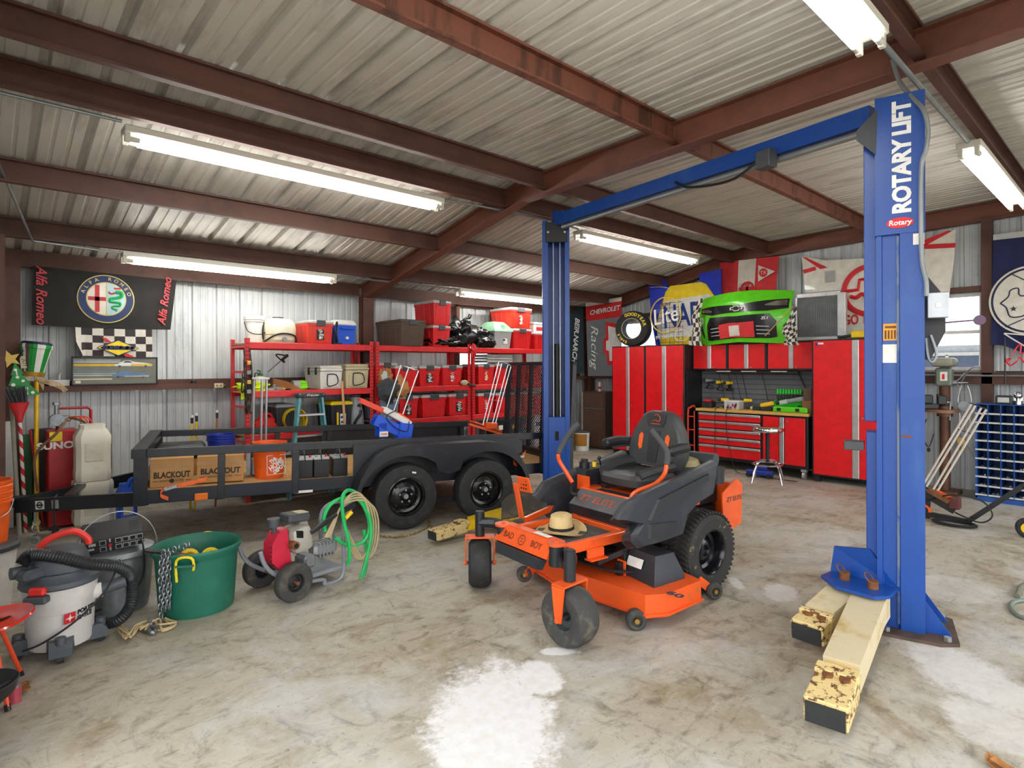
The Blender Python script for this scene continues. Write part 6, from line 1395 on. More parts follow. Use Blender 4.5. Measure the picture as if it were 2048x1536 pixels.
k = MB(); k.bx(9.31, 9.89, 5.60, 5.635, .0, 1.65); tag(k.build('side_panel', m_frm), 'black upright panel left of the workbench under the wall cabinets', 'panel')
t = thing('shelf_light', 'black under-cabinet light bar above the workbench', 'light', (9.60, 4.56, 1.60)); k = MB(); k.bx(-.04, .04, -.75, .65, 0, .045, .006); k.build('housing', m_blk, t)
for y in (-.45, .05, .5): k = MB(); k.bx(-.043, -.039, y-.13, y+.13, .028, .042); k.build('lens', m_pap, t)
# tools on the bench
def tool_drill(y, z, x, label, rz=0, m=m_yel):
    t = thing('power_drill', label, 'drill', (x, y, z), rz); k = MB(); k.cyl((0, .05, .11), (0, -.08, .11), .032, .026, n=14); k.build('motor', m, t)
    k = MB(); k.cyl((0, .05, .11), (0, .1, .11), .024, .012, n=12); k.build('chuck', m_blk, t); k = MB(); k.bar((0, -.03, .10), (0, -.045, .01), .035, .045, (0, 1, 0)); k.bx(-.035, .035, -.09, .015, -.03, .012, .006); k.build('grip', m_blk, t)
tool_drill(5.44, 1.36, 9.72, 'silver cordless drill hanging leftmost under the wall cabinets', R(50), m_grey)
tool_drill(5.24, 1.33, 9.72, 'yellow cordless drill hanging beside a silver one', R(50))
tool_drill(5.06, 1.32, 9.72, 'yellow cordless drill hanging right of another yellow one', R(60))
tool_drill(5.05, 1.035, 9.55, 'yellow cordless drill standing on the bench left of the white parts box', R(40))
tool_drill(4.66, 1.035, 9.60, 'yellow cordless drill standing right of the white parts box', R(20))
k = MB(); k.bx(-.09, .09, -.09, .09, 0, .10, .01); k.mi = 1; k.bx(-.07, .07, -.07, .07, .10, .14, .01); tag(k.build('battery_charger', [m_blkp, m_redink], loc=(9.55, 5.33, 1.001)), 'black and red battery charger at the left end of the bench', 'charger')
t = thing('parts_box', 'clear parts box with white lid on the bench between two yellow drills', 'box', (9.50, 4.84, 1.001)); k = MB(); k.bx(-.09, .09, -.13, .13, 0, .115, .004); k.build('body', m_greyl, t)
k = MB(); k.bx(-.095, .095, -.135, .135, .116, .145, .004); k.build('lid', m_white, t); k = MB(FRR(-.092, 0, .06)); rnd = random.Random(4)
for i in range(14): k.mi = i % 3; k.box((rnd.uniform(-.1, .1), rnd.uniform(-.035, .035), .002), (.035, .02, .004), (0, 0, rnd.uniform(0, 2)))
k.build('fastener', [m_redrack, m_bluep, m_brass], t)
k = MB(); k.cyl((0, 0, .03), (0, .16, .03), .03, n=12); k.box((0, .1, .03), (.09, .1, .06), None, .01); k.mi = 1; k.box((0, .19, .03), (.05, .04, .05), None, .01); tag(k.build('orbital_sander', [m_blkp, m_rope], loc=(9.48, 4.33, 1.001)), 'small tan and black sander lying in the middle of the bench', 'sander')
t = thing('impact_tool', 'yellow and black power tool lying on the bench left of the green boxes', 'power tool', (9.50, 4.24, 1.001), R(10)); k = MB(); k.box((0, .03, .10), (.09, .22, .07), (R(-14), 0, 0), .02); k.build('body', m_yel, t); k = MB(); k.box((0, .04, .03), (.09, .18, .06), None, .01); k.cyl((0, -.1, .13), (0, -.16, .15), .035, n=12); k.build('base', m_blkp, t)
t = thing('socket_set', 'bright green open socket holder standing at the back of the bench', 'socket set', (9.68, 3.98, 1.001)); k = MB(); k.bx(-.05, .05, -.2, .24, 0, .17, .008); k.bx(-.03, .05, -.2, .2, .17, .20, .004); k.build('tray', m_limep, t)
for r in range(2):
    for i in range(9): k = MB(); k.cyl((-.05, -.18+.045*i, .175+.1*r), (-.05, -.18+.045*i, .25+.1*r), .016, n=8); k.build('socket', m_limep if r else m_blk, t)
k = MB(); k.bx(-.03, .05, -.2, .2, .28, .31, .004); k.build('rack_bar', m_limep, t)
t = thing('tool_case', 'lime green closed tool case at the front of the bench', 'case', (9.42, 3.86, 1.001)); k = MB(); k.bx(-.12, .12, -.28, .24, 0, .085, .015); k.build('case', m_lime, t)
for y in (-.14, .14): k = MB(); k.bx(-.128, -.118, y-.03, y+.03, .02, .07, .003); k.build('latch', m_blk, t)
t = thing('work_light', 'grey handheld work light lying across the green case', 'light', (9.44, 3.86, 1.088), R(-12)); k = MB(); k.bar((0, .2, .05), (0, .06, .08), .07, .07, bev=.01); k.build('head', m_greyl, t); k = MB(); k.cyl((0, .06, .08), (0, -.2, .13), .035, .04, n=14); k.build('grip', m_grey, t)
k = MB(); k.bx(-.06, .06, -.1, .1, 0, .05, .01); k.cyl((0, -.1, .07), (0, .1, .07), .03, n=10); tag(k.build('torch', m_blk, loc=(9.58, 3.72, 1.001)), 'black hand tool behind the grey work light on the bench', 'tool')
k = MB(); k.bx(-.07, .07, -.07, .07, 0, .19, .006); tag(k.build('wood_block', mat('dark_block', '#8a5a38', .7), loc=(9.45, 3.615, 1.001)), 'brown block at the right end of the bench, lower of two', 'block')
k = MB(); k.bx(-.06, .06, -.06, .06, 0, .19, .006); tag(k.build('wood_block', mat('darker_block', '#5f4636', .7), loc=(9.46, 3.61, 1.192)), 'darker brown block stacked on another at the right end of the bench', 'block')
def cord(P, label, r=.006, m=m_twine, cat='cord', name='cable'):
    k = MB(); k.tube(cr(P, 6), r, 6); return tag(k.build(name, m), label, cat)
for i, y in enumerate((5.22, 5.05, 4.92, 4.80, 4.45)):
    cord([(9.70, y, 1.60), (9.74, y-.03, 1.4), (9.74, y-.07, 1.2), (9.70, y-.14, 1.02)], ('black cord hanging above the leftmost yellow drill', 'black cord hanging above the charger side of the white parts box', 'black cord dropping straight behind the white parts box', 'black cord dropping to the right of the white parts box', 'black cord dropping to the yellow and black power tool')[i])
cord([(9.72, 3.86, 1.60), (9.74, 3.78, 1.4), (9.74, 3.70, 1.15), (9.70, 3.67, 1.02)], 'thick black strap slanting down to the brown blocks', .011)
cord([(9.40, 5.05, 1.02), (9.22, 5.03, .98), (9.235, 5.04, .6), (9.235, 5.05, .12), (9.2, 5.0, .01)], 'thin cord hanging down the drawer fronts, left one')
cord([(9.40, 4.84, 1.02), (9.22, 4.83, .98), (9.235, 4.83, .6), (9.2, 4.74, .25), (9.12, 4.6, .015), (9.1, 4.3, .012), (9.0, 3.95, .012), (9.0, 3.6, .012)], 'long thin cord hanging from the bench to the floor by the stool')
t = thing('hand_truck', 'red orange hand truck frame standing at the left end of the workbench', 'hand truck', (9.24, 5.52, 0))
k = MB(); k.tube(cr([(0, .03, .02), (0, .03, .9), (.02, .0, 1.0), (.10, -.02, 1.03), (.14, -.02, 1.0)], 4), .016, 8); k.tube([(0, -.09, .02), (0, -.09, .95)], .010, 8)
k.build('frame', mat('dark_orange_red', '#c8391c', .45), t)
for z in (.35, .62, .85): k = MB(); k.bar((0, .03, z), (0, -.09, z), .015, .02); k.build('crossbar', MATS['dark_orange_red'], t)
k = MB(); k.cyl((-.02, -.02, .07), (-.02, .02, .07), .07, n=18); k.build('wheel', m_rub, t)
k = MB(); k.cyl((9.20, 5.70, 0), (9.25, 5.62, 1.66), .007, n=8); tag(k.build('thin_rod', m_iron), 'thin dark rod leaning against the black side of the locker', 'rod')
# stool and jack
t = thing('shop_stool', 'round chrome shop stool in front of the red workbench', 'stool', (8.72, 3.92, 0))
k = MB(); k.lathe([(0, .745), (.20, .745), (.22, .76), (.225, .785), (.214, .81), (.15, .82), (0, .815)], 32); k.build('seat', m_chrome, t)
k = MB(); k.cyl((0, 0, .30), (0, 0, .745), .028, n=14); k.cyl((0, 0, .62), (0, 0, .745), .02, .03, n=12); k.build('column', m_blkm, t)
for i in range(4): a = PI/4*(2*i+1)+.35; k = MB(); c, s = math.cos(a), math.sin(a); k.tube(cr([(c*.02, s*.02, .33), (c*.15, s*.15, .30), (c*.22, s*.22, .22), (c*.29, s*.29, 0)]), .013, 8); k.build('leg', m_chrome, t)
k = MB(); k.torus((0, 0, .265), .205, .013, None, 32, 8); k.build('foot_ring', m_chrome, t)
t = thing('floor_jack', 'small blue floor jack on the floor behind the chrome stool', 'jack', (9.0, 4.18, 0), R(10)); k = MB(); k.bx(-.07, .07, -.2, .18, .035, .11, .015); k.bx(-.04, .04, -.12, .05, .11, .17, .01); k.build('body', m_dkblue, t)
for y in (-.16, .14): k = MB(); k.cyl((-.085, y, .035), (.085, y, .035), .035, n=14); k.build('caster', m_blk, t)
# ---------------------------------------------------------------- on top of the cabinets
p = pt(1267, 656, x=9.55); t = thing('racing_tyre', 'upright black racing tyre with yellow lettering on the leftmost locker', 'tyre', mtx=TR(9.55, p.y, 2.115+.345) @ RZ(R(14)) @ RY(-PI/2))
k = MB(); rr, r, h = .195, .345, .13; k.lathe([(rr, -h*.8), (r*.8, -h), (r*.95, -h*.9), (r, -h*.6), (r, h*.6), (r*.95, h*.9), (r*.8, h), (rr+.012, h*.93), (rr, h*.8), (rr, -h*.8)], 48); k.build('carcass', m_rub, t)
k = MB(); k.torus((0, 0, h*.9), rr+.004, .006, None, 40, 6); k.build('bead_ring', m_tan, t)
def arc(k, s, rad, a0, da, size, m=None):
    for i, ch in enumerate(s):
        a = R(a0-da*i); k.text(ch, size, TR(rad*math.cos(a), rad*math.sin(a), h*.985) @ RZ(a-PI/2), .006, 1, 0, .003)
k = MB(RZ(-PI/2)); arc(k, 'GOODYEAR', .277, 112, 14, .085); arc(k, 'EAGLE', .277, 248, 11, .065); k.build('lettering', mat('tyre_yellow', '#e9d23a', .6), t)
t = thing('neon_sign', 'unlit neon beer sign with yellow oval on a black wire stand', 'neon sign', mtx=FRR(9.42, 6.05, 2.115) @ RY(R(0)))
k = MB(); W = .34
for i in range(9): k.tube([(-W, .05+.09*i, 0), (W*.85, .05+.09*i, 0)], .004, 4)
for i in range(8): x = -W+.09*i; k.tube([(x, 0, 0), (x, .35 if i % 2 else .8, 0)], .004, 4)
k.tube([(-W-.05, .0, .0), (-W-.05, .0, .14)], .006, 4); k.build('wire_stand', m_blk, t)
k = MB(); k.tube([(.32*math.cos(q)-.05, .55+.33*math.sin(q), .03) for q in [2*PI*i/40 for i in range(40)]], .011, 7, True); k.build('oval_tube', m_neony, t)
k = MB(TR(-.05, .53, .035) @ RZ(R(8))); k.text('Lite', .42, Matrix(), .016, .85, .1, 0); k.build('lettering', m_neonw, t)
k = MB(TR(-.05, .74, .035) @ RZ(R(10))); k.text('Miller', .09, Matrix(), .012, 1.2, .2, 0); k.build('lettering', mat('amber_glass', '#7a4a24', .3), t)
k = MB(TR(-.08, .15, .03) @ RZ(R(4))); k.text('PIT.GREEN', .085, Matrix(), .012, .9); k.build('lettering', m_neonw, t)
k = MB(); k.tube([(.14*math.cos(q)+.28, .16+.10*math.sin(q), .03) for q in [2*PI*i/24 for i in range(24)]], .008, 6, True); k.tube(cr([(.2, .15, .03), (.36, .17, .03), (.33, .21, .03), (.27, .2, .03), (.26, .11, .03)]), .007, 6); k.build('oval_tube', m_neonw, t)
# blue and yellow race hood
PX = lambda px, py, x: pt(px, py, x=x)
def plate(k, pts, x, dx=.012):
    q = [PX(a, b_, x) for a, b_ in pts]; k.loft([q, [v+V(dx, 0, 0) for v in q]])
t = thing('race_hood', 'blue and yellow race car hood panel with big letters behind the neon sign', 'hood panel', (0, 0, 0))
k = MB(); plate(k, [(1297, 560), (1329, 560), (1336, 576), (1399, 563), (1399, 547), (1442, 538), (1442, 692), (1312, 694), (1303, 640)], 9.86, .03); k.build('panel', mat('hood_blue', '#1434c4', .25, coat=.4), t)
k = MB(); plate(k, [(1331, 584), (1340, 572), (1402, 564), (1412, 568), (1438, 606), (1438, 690), (1322, 692), (1312, 650)], 9.85); k.mi = 1; plate(k, [(1329, 602), (1418, 588), (1436, 606), (1438, 670), (1316, 676), (1313, 655)], 9.84); k.build('stripe', [m_yelb, m_whitep], t)
c = PX(1374, 631, 9.83); k = MB(FRR(9.838, c.y, c.z) @ RZ(R(3))); k.text('NAPA', .60, Matrix(), .006, .66, 0, .012); k.build('lettering', m_blueink, t)
k = MB(); k.tube(cr([PX(1300, 575, 9.80), PX(1320, 574, 9.79), PX(1342, 577, 9.80)]), .006, 6); k.build('hanging_strap', m_whitep, t)
# red and white striped flag
t = thing('flag', 'red and white vertically striped flag with round emblem above the green bumper', 'flag', (0, 0, 0))
C4 = [PX(1440, 610, 9.97), PX(1549, 610, 9.97), PX(1558, 512, 9.97), PX(1440, 525, 9.97)]
def fm(u, v): q = bil(C4, u, v); q.x += .014*math.sin(16*u)*(1-v*.6); return q
k = MB(); cloth(k, fm, 30, 10, lambda u, v: 1 if .32 < u < .62 or v > .97 else 0); k.build('cloth', [mat('flag_red', '#cf3337', .8), mat('flag_cream', '#ddd8cc', .8)], t)
c = PX(1494, 577, 9.94); k = MB(FRR(9.945, c.y, c.z)); k.torus((0, 0, 0), .105, .02, None, 28, 6); k.bx(-.15, .15, -.03, .03, -.004, .006); k.bx(-.02, .02, -.1, .1, -.004, .006); k.build('emblem', MATS['flag_red'], t)
c = PX(1530, 545, 9.94); k = MB(FRR(9.945, c.y, c.z)); k.prism([(-.12, .14), (.17, 0), (-.12, -.14)], .004); k.mi = 1; k.cyl((-.03, 0, 0), (-.03, 0, .008), .075, n=20); k.mi = 0; k.text('TX', .08, TR(-.03, 0, .01), .003); k.build('pennant', [MATS['flag_cream'], MATS['flag_red']], t)
# green race car nose
t = thing('race_bumper', 'lime green race car front bumper lying on the wall cabinets', 'car bumper', (0, 0, 0)); y0, y1 = 5.50, 3.90
def nose(u, v, off=0):
    y = y0+(y1-y0)*u; e = abs(2*u-1); z = 2.125+.80*v+.05*math.sin(PI*u)*v-.05*(1-v)*e
    x = 9.36+.20*e**2.2+.26*max(0, v-.8)*2.2-.06*math.sin(PI*min(1, v/.85))+.03*(1-v)-off; return V(x, y, z)
k = MB(); k.grid(nose, 32, 24, .02); k.build('shell', m_lime, t)
def patch(name, m, pts, off=.012, n=10, par=None):
    """polygon strip on the nose given as (u, v low, v high) stations"""
    k = MB(); st = []
    for (a, b_, c_), (d, e, f_) in zip(pts, pts[1:]):
        for i in range(n): s = i/n; st.append((a+(d-a)*s, b_+(e-b_)*s, c_+(f_-c_)*s))
    st.append(pts[-1]); k.loft([[nose(u, lo, off), nose(u, (lo+hi)/2, off), nose(u, hi, off), nose(u, hi, off-.02), nose(u, lo, off-.02)] for u, lo, hi in st]); return k.build(name, m, par or t)
m_gril = mat('gloss_black_print', '#1b1c20', .25, coat=.3)
patch('upper_grille', m_gril, [(.04, .66, .76), (.2, .58, .76), (.5, .58, .72), (.8, .60, .80), (.98, .66, .84)])
patch('lower_grille', m_gril, [(.14, .10, .40), (.18, .08, .54), (.5, .08, .50), (.82, .09, .55), (.88, .12, .42)], .014)
patch('headlight', m_chrome, [(.05, .67, .73), (.13, .65, .72), (.2, .64, .67)], .02); patch('headlight', m_chrome, [(.78, .70, .72), (.88, .70, .79), (.97, .72, .81)], .02)
patch('side_vent', m_gril, [(.015, .42, .46), (.06, .25, .40), (.09, .14, .2)], .012)
for v in (.16, .23, .30):
    patch('grille_bar', m_greyl, [(.19, v, v+.015), (.31, v, v+.015)], .02); patch('grille_bar', m_greyl, [(.70, v, v+.015), (.82, v, v+.015)], .02)
patch('tucked_flag', MATS['flag_red'], [(.30, .09, .36), (.42, .10, .38), (.52, .09, .37), (.68, .10, .40)], .026); patch('tucked_flag', MATS['flag_cream'], [(.42, .12, .32), (.53, .12, .32)], .03)
c = nose(.5, .65, .03); k = MB(FRR(c.x, c.y, c.z)); k.prism([(-.11, -.022), (-.045, -.022), (-.045, -.045), (.05, -.045), (.05, -.022), (.11, -.022), (.12, .022), (.045, .022), (.045, .045), (-.05, .045), (-.05, .022), (-.10, .022)], .006); k.mi = 1; k.prism([(-.09, -.012), (-.035, -.012), (-.035, -.033), (.04, -.033), (.04, -.012), (.09, -.012), (.1, .012), (.035, .012), (.035, .033), (-.04, .033), (-.04, .012), (-.08, .012)], .003, None, .006); k.build('emblem', [m_whitep, m_gril], t)
c = nose(.06, .50, .035); k = MB(frame(c, (-.35, -.9, 0), (0, 0, 1))); k.text('43', .15, Matrix(), .004, .9, 0, .003); k.build('lettering', m_whiteink, t)
c = nose(.78, .46, .02); k = MB(FRR(c.x, c.y, c.z)); k.text('ZL1', .06, Matrix(), .003, 1.3, .3, .001); k.build('lettering', m_whiteink, t)
# checkered flags at both ends of the nose
for i, (P, lab) in enumerate(((((1378, 690), (1404, 692), (1402, 596), (1392, 604)), 'crumpled checkered flag draped at the left end of the green bumper'), (((1570, 690), (1598, 690), (1590, 612), (1566, 652)), 'checkered flag on a wooden stick at the right end of the green bumper'))):
    t = thing('flag', lab, 'flag', (0, 0, 0)); q = [PX(a, b_, 9.26+.02*i) for a, b_ in P]
    def fq(u, v): p = bil(q, u, v); p.x += .03*math.sin(9*u+5*v)-.02*math.sin(PI*v); p.y += .02*math.sin(12*v); return p
    k = MB(); cloth(k, fq, 10, 20, lambda u, v: (int(u*5)+int(v*10)) % 2); k.build('cloth', [MATS['flag_white'], MATS['flag_black']], t)
    if i: k = MB(); k.cyl(PX(1530, 672, 9.24), PX(1586, 612, 9.30), .007, n=8); k.build('stick', m_woodh, t)
# radiator
t = thing('radiator', 'aluminium car radiator standing on the wall cabinets beside the green bumper', 'radiator', (9.58, 3.52, 2.115)); k = MB(); k.bx(-.03, .03, -.29, .29, .06, .66)
k.mi = 1
for i in range(38): y = -.28+.015*i; k.bx(-.034, -.03, y, y+.004, .06, .66)
k.build('core', [mat('radiator_core', '#4b4a45', .6), m_galv], t)
k = MB(); k.bx(-.04, .04, -.32, .31, .66, .74, .012); k.cyl((-.06, -.12, .70), (-.03, -.12, .70), .02, n=12); k.build('top_tank', m_alu, t); k = MB(); k.bx(-.04, .04, -.32, .31, 0, .06, .01); k.build('bottom_tank', m_alu, t)
k = MB(); k.bx(-.05, .04, .29, .315, .04, .68); k.build('side_channel', m_alu, t); k = MB(); k.bx(-.05, .04, -.40, -.29, .03, .70, .004); k.build('side_channel', m_alu, t)
# white hood with red ring
t = thing('race_hood', 'white car hood with red ring emblem behind the near lift column', 'hood panel', (0, 0, 0)); m_hood = mat('hood_white', '#e6e2d4', .3, coat=.3)
k = MB(); plate(k, [(1603, 512), (1650, 521), (1740, 516), (1850, 488), (1912, 458), (1908, 520), (1897, 600), (1880, 640), (1850, 668), (1620, 672), (1612, 600)], 9.98, .02); k.build('panel', m_hood, t)
k = MB()
for P in (((1603, 513), (1612, 515), (1655, 535), (1640, 538)), ((1605, 540), (1630, 533), (1632, 540), (1608, 547)), ((1848, 492), (1848, 480), (1896, 461), (1904, 462)), ((1848, 489), (1911, 486), (1910, 495), (1848, 498))): plate(k, P, 9.968, .01)
c = PX(1740, 580, 9.96); k2 = FRR(9.962, c.y, c.z); o_ = k.X; k.X = k2; k.torus((0, 0, 0), .36, .038, Matrix.Diagonal((1, 1, .15, 1)), 48, 6); k.tube([(-.36, .01, 0), (-.16, .02, 0), (-.14, .17, 0), (.0, .17, 0), (.02, .1, 0), (.1, .1, 0)], .026, 5); k.tube(cr([(-.27, -.07, 0), (-.19, -.1, 0), (-.10, -.05, 0), (0, -.16, 0), (.06, -.24, 0)]), .03, 6); k.X = o_
k.build('stripe', m_redink, t)
c = PX(1690, 641, 9.96); k = MB(FRR(9.965, c.y, c.z)); k.text('GO TEXAN', .21, TR(-.02, 0, 0), .004, .64, 0, .004, 'LEFT'); k.build('lettering', m_redink, t)
k = MB(FRR(9.965, PX(1660, 553, 9.96).y, PX(1660, 553, 9.96).z)); k.bx(-.07, .07, -.09, .09, 0, .004); k.build('tape_patch', m_papg, t)
t = thing('bottle_jack', 'yellow hydraulic jack lying on the wide locker next to the lift column', 'jack', (9.42, 2.92, 2.115)); k = MB(); k.box((0, -.05, .06), (.09, .26, .10), None, .012); k.build('body', m_yel, t); k = MB(); k.cyl((0, .08, .05), (0, .24, .03), .02, n=10); k.box((0, .25, .03), (.05, .03, .05)); k.build('pump_end', m_iron, t)
# banners in the far corner
k0 = NT('translucent_banner'); k0.b.inputs['Base Color'].default_value = (*lin('#a9b3b8'), 1); k0.b.inputs['Roughness'].default_value = .8; tn = k0.node('ShaderNodeBsdfTranslucent'); tn.inputs[0].default_value = (.8, .85, .9, 1); ms = k0.node('ShaderNodeMixShader'); ms.inputs[0].default_value = .55
k0.link(k0.b.outputs[0], ms.inputs[1]); k0.link(tn.outputs[0], ms.inputs[2]); k0.link(ms.outputs[0], k0.n['Material Output'].inputs[0])
t = thing('banner', 'grey hanging banner with red top and white lettering beside the far window', 'banner', (0, 0, 0)); C5 = [PX(1176, 752, 9.72), PX(1240, 752, 9.72), PX(1243, 594, 9.72), PX(1171, 606, 9.72)]
k = MB(); cloth(k, lambda u, v: bil(C5, u, v)+V(.01*math.sin(7*u), 0, 0), 12, 20, lambda u, v: 1 if .75 < v < .97 else (2 if v >= .97 else 0), 0); k.build('cloth', [k0.m, mat('banner_red', '#cf2a2c', .8), MATS['flag_cream']], t)
c = PX(1208, 621, 9.69); k = MB(FRR(9.695, c.y, c.z) @ RZ(R(4))); k.text('CHEVROLET', .135, Matrix(), .003, 1.05, .25, .003); k.build('lettering', m_whiteink, t)
c = PX(1188, 692, 9.69); k = MB(FRR(9.695, c.y, c.z) @ RZ(-PI/2)); k.text('Racing', .27, Matrix(), .003, 1.3, .35, 0); k.build('lettering', m_whiteink, t)
k = MB(); plate(k, [(1211, 643), (1243, 650), (1243, 730), (1215, 730), (1213, 708), (1207, 707), (1207, 677), (1212, 675)], 9.70, .004); k.mi = 1; plate(k, [(1216, 652), (1243, 658), (1243, 722), (1219, 722), (1218, 702), (1212, 700), (1212, 682), (1217, 680)], 9.695, .004); k.build('emblem', [m_redink, m_whiteink], t)
t = thing('banner', 'dark hanging banner with slanted white lettering in the far corner', 'banner', (0, 0, 0)); C6 = [pt(1100, 757, y=8.42), pt(1166, 745, y=8.42), pt(1168, 614, y=8.42), pt(1100, 634, y=8.42)]
k = MB(); cloth(k, lambda u, v: bil(C6, u, v)+V(0, .012*math.sin(9*u), 0), 14, 14, lambda u, v: 1 if v > .975 else 0, 0); k.build('cloth', [mat('banner_dark', '#24343a', .8), MATS['flag_cream']], t)
c = pt(1151, 680, y=8.40); k = MB(FRB(c.x, 8.395, c.z) @ RZ(-PI/2-.12)); k.text('BEIR.NARCH', .20, Matrix(), .003, .85, .2, .005); k.build('lettering', m_whiteink, t)
# corner cabinets
t = thing('storage_cabinet', 'brown metal cabinet in the far corner beside the red lockers', 'cabinet', (0, 0, 0)); k = MB(); k.bx(9.62, 10.14, 7.70, 8.30, .02, 1.20, .008); k.build('body', m_brownp, t)
k = MB(); k.bx(9.60, 9.62, 7.72, 8.28, .86, 1.17, .006); k.build('drawer', m_brownp, t); k = MB(); k.bx(9.60, 9.62, 7.72, 8.28, .06, .84, .006); k.build('door', m_brownp, t); k = MB(); k.bx(9.595, 9.62, 7.70, 8.30, .843, .857); k.build('trim_strip', m_galv, t)
k = MB(); k.bx(9.72, 10.1, 8.33, 8.42, .0, 1.18, .01); tag(k.build('cream_panel', m_cream), 'cream coloured upright panel left of the brown corner cabinet', 'panel')
p = PX(1199, 772, 9.75); k = MB(); k.cyl((0, 0, 0), (0, 0, .17), .033, n=14); k.mi = 1; k.cyl((0, 0, .05), (0, 0, .1), .0335, n=14); k.mi = 0; k.cyl((0, 0, .17), (0, 0, .2), .02, n=10); tag(k.build('spray_can', [m_whitep, m_redink], loc=(9.80, 7.98, 1.201)), 'white and red spray can on the brown corner cabinet', 'spray can')
t = thing('tool_bucket', 'white bucket wrapped in a tan tool pouch by the brown corner cabinet', 'bucket', (9.28, 8.02, 0)); k = MB(); k.lathe([(0, 0), (.135, 0), (.155, .36), (.15, .37), (0, .37)], 24); k.build('pail', m_white, t)
k = MB(); k.lathe([(.152, .10), (.165, .12), (.172, .34), (.16, .345)], 24, None, R(-60), R(255)); k.build('pouch', mat('tan_pouch', '#a9752b', .8), t); k = MB(); k.lathe([(0, .37), (.16, .37), (.165, .385), (.15, .40), (0, .405)], 24); k.build('seat_lid', m_greyd, t)
# ---------------------------------------------------------------- right hand side
t = thing('drill_press', 'old grey and brown floor drill press under the right window', 'drill press', (9.62, 1.93, 0))
m_dp = mat('rusty_brown_column', '#5d3d2b', .6, .2, '#7a5236', 10, .5, .7)
zb = lambda py, x=9.62, y=1.93: CH-(py-734)/F*(V(x, y, 0).dot(_d))
k = MB(); k.bx(-.18, .18, -.16, .16, 0, .06, .01); k.build('base', m_dp, t); k = MB(); k.cyl((0, 0, .05), (0, 0, zb(770)), .062, n=20); k.build('column', m_dp, t)
k = MB(); k.cyl((-.16, 0, zb(826)), (-.16, 0, zb(820)), .19, n=28); k.cyl((0, 0, zb(835)), (0, 0, zb(815)), .09, n=18); k.build('table', mat('worn_iron_table', '#7c5a44', .5, .3), t)
k = MB(); k.bx(-.10, .07, -.09, .09, zb(775), zb(738), .02); k.bx(.0, .16, -.06, .06, zb(760), zb(735), .01); k.build('head', m_tealc, t)
k = MB(); k.box((-.02, 0, (zb(718)+zb(736))/2), (.34, .26, zb(718)-zb(736)), None, .05, 2); k.build('belt_guard', mat('guard_enamel', '#8b8c7c', .45), t)
k = MB(FRR(-.102, 0, (zb(775)+zb(738))/2)); k.bx(-.03, .05, -.05, .07, 0, .003); k.mi = 1; k.bx(-.01, .02, -.03, .04, .003, .005); k.build('maker_plate', [m_pap, m_redink], t)
k = MB()
for a in (0, 2.1, 4.2): k.tube(cr([V(.0, -.1, zb(768)), V(.02+.05*math.cos(a), -.16, zb(768)+.06*math.sin(a)), V(.04+.12*math.cos(a), -.22, zb(768)+.15*math.sin(a))]), .009, 6)
k.cyl((0, -.06, zb(768)), (.0, -.14, zb(768)), .03, n=12); k.build('feed_handle', m_zinc, t)
k = MB(); k.tube(cr([(.1, -.15, zb(772)), (.05, -.22, zb(750)), (0, -.3, zb(738)), (0, -.37, zb(736))]), .009, 6); k.build('belt_lever', m_zinc, t)
t = thing('bench_vise', 'dark iron vise on the drill press table', 'vise', (9.45, 2.0, zb(820)+.002), R(20)); z = .19
k = MB(); k.bx(-.06, .06, -.03, .17, 0, .07, .01); k.bx(-.07, .07, .03, .14, .07, .19, .015); k.bx(-.06, .06, .14, .17, .12, .21, .005); k.build('body', m_iron, t)
k = MB(); k.bx(-.06, .06, -.12, -.02, .06, .18, .012); k.bx(-.05, .05, -.04, -.02, .12, .2, .004); k.build('jaw', m_iron, t); k = MB(); k.cyl((-.02, -.16, .1), (-.10, -.14, -.14), .009, n=8); k.cyl((0, -.1, .09), (0, -.17, .09), .016, n=10); k.build('handle', m_zinc, t)
t = thing('come_along', 'silver cable come-along hanging from the drill press handle', 'hoist', (9.52, 1.70, 0))
z1, z0 = zb(772), zb(862); k = MB(); 
for s in (-1, 1): k.tube(cr([(0, s*.03, z1), (0, s*.07, z1-.18), (0, s*.05, z1-.4), (0, s*.06, z0+.05), (0, s*.02, z0)]), .008, 6)
k.build('frame', m_zinc, t); k = MB(); k.cyl((-.025, 0, z1-.27), (.025, 0, z1-.27), .065, n=16); k.build('ratchet_drum', m_galv, t); k = MB(); k.tube(cr([(0, .02, z1-.3), (-.02, -.08, z0-.1), (0, -.12, z0-.35), (0, .02, .78)]), .004, 5); k.build('cable', m_cond, t)
k = MB(); k.cyl((-.02, .03, .74), (.02, .03, .74), .045, n=14); k.torus((0, .03, .64), .035, .009, RY(PI/2), 16, 6); k.build('pulley_hook', m_brass, t)
k = MB(); k.tube(cr([(9.55, 2.12, 1.0), (9.5, 2.16, .8), (9.56, 2.1, .62), (9.6, 2.05, .8)]), .008, 6); k.mi = 1; k.box((9.56, 2.1, .58), (.03, .035, .05), None, .006); tag(k.build('plug_lead', [m_twine, m_twine]), 'dark cord with plug hanging beside the drill press column', 'cord')
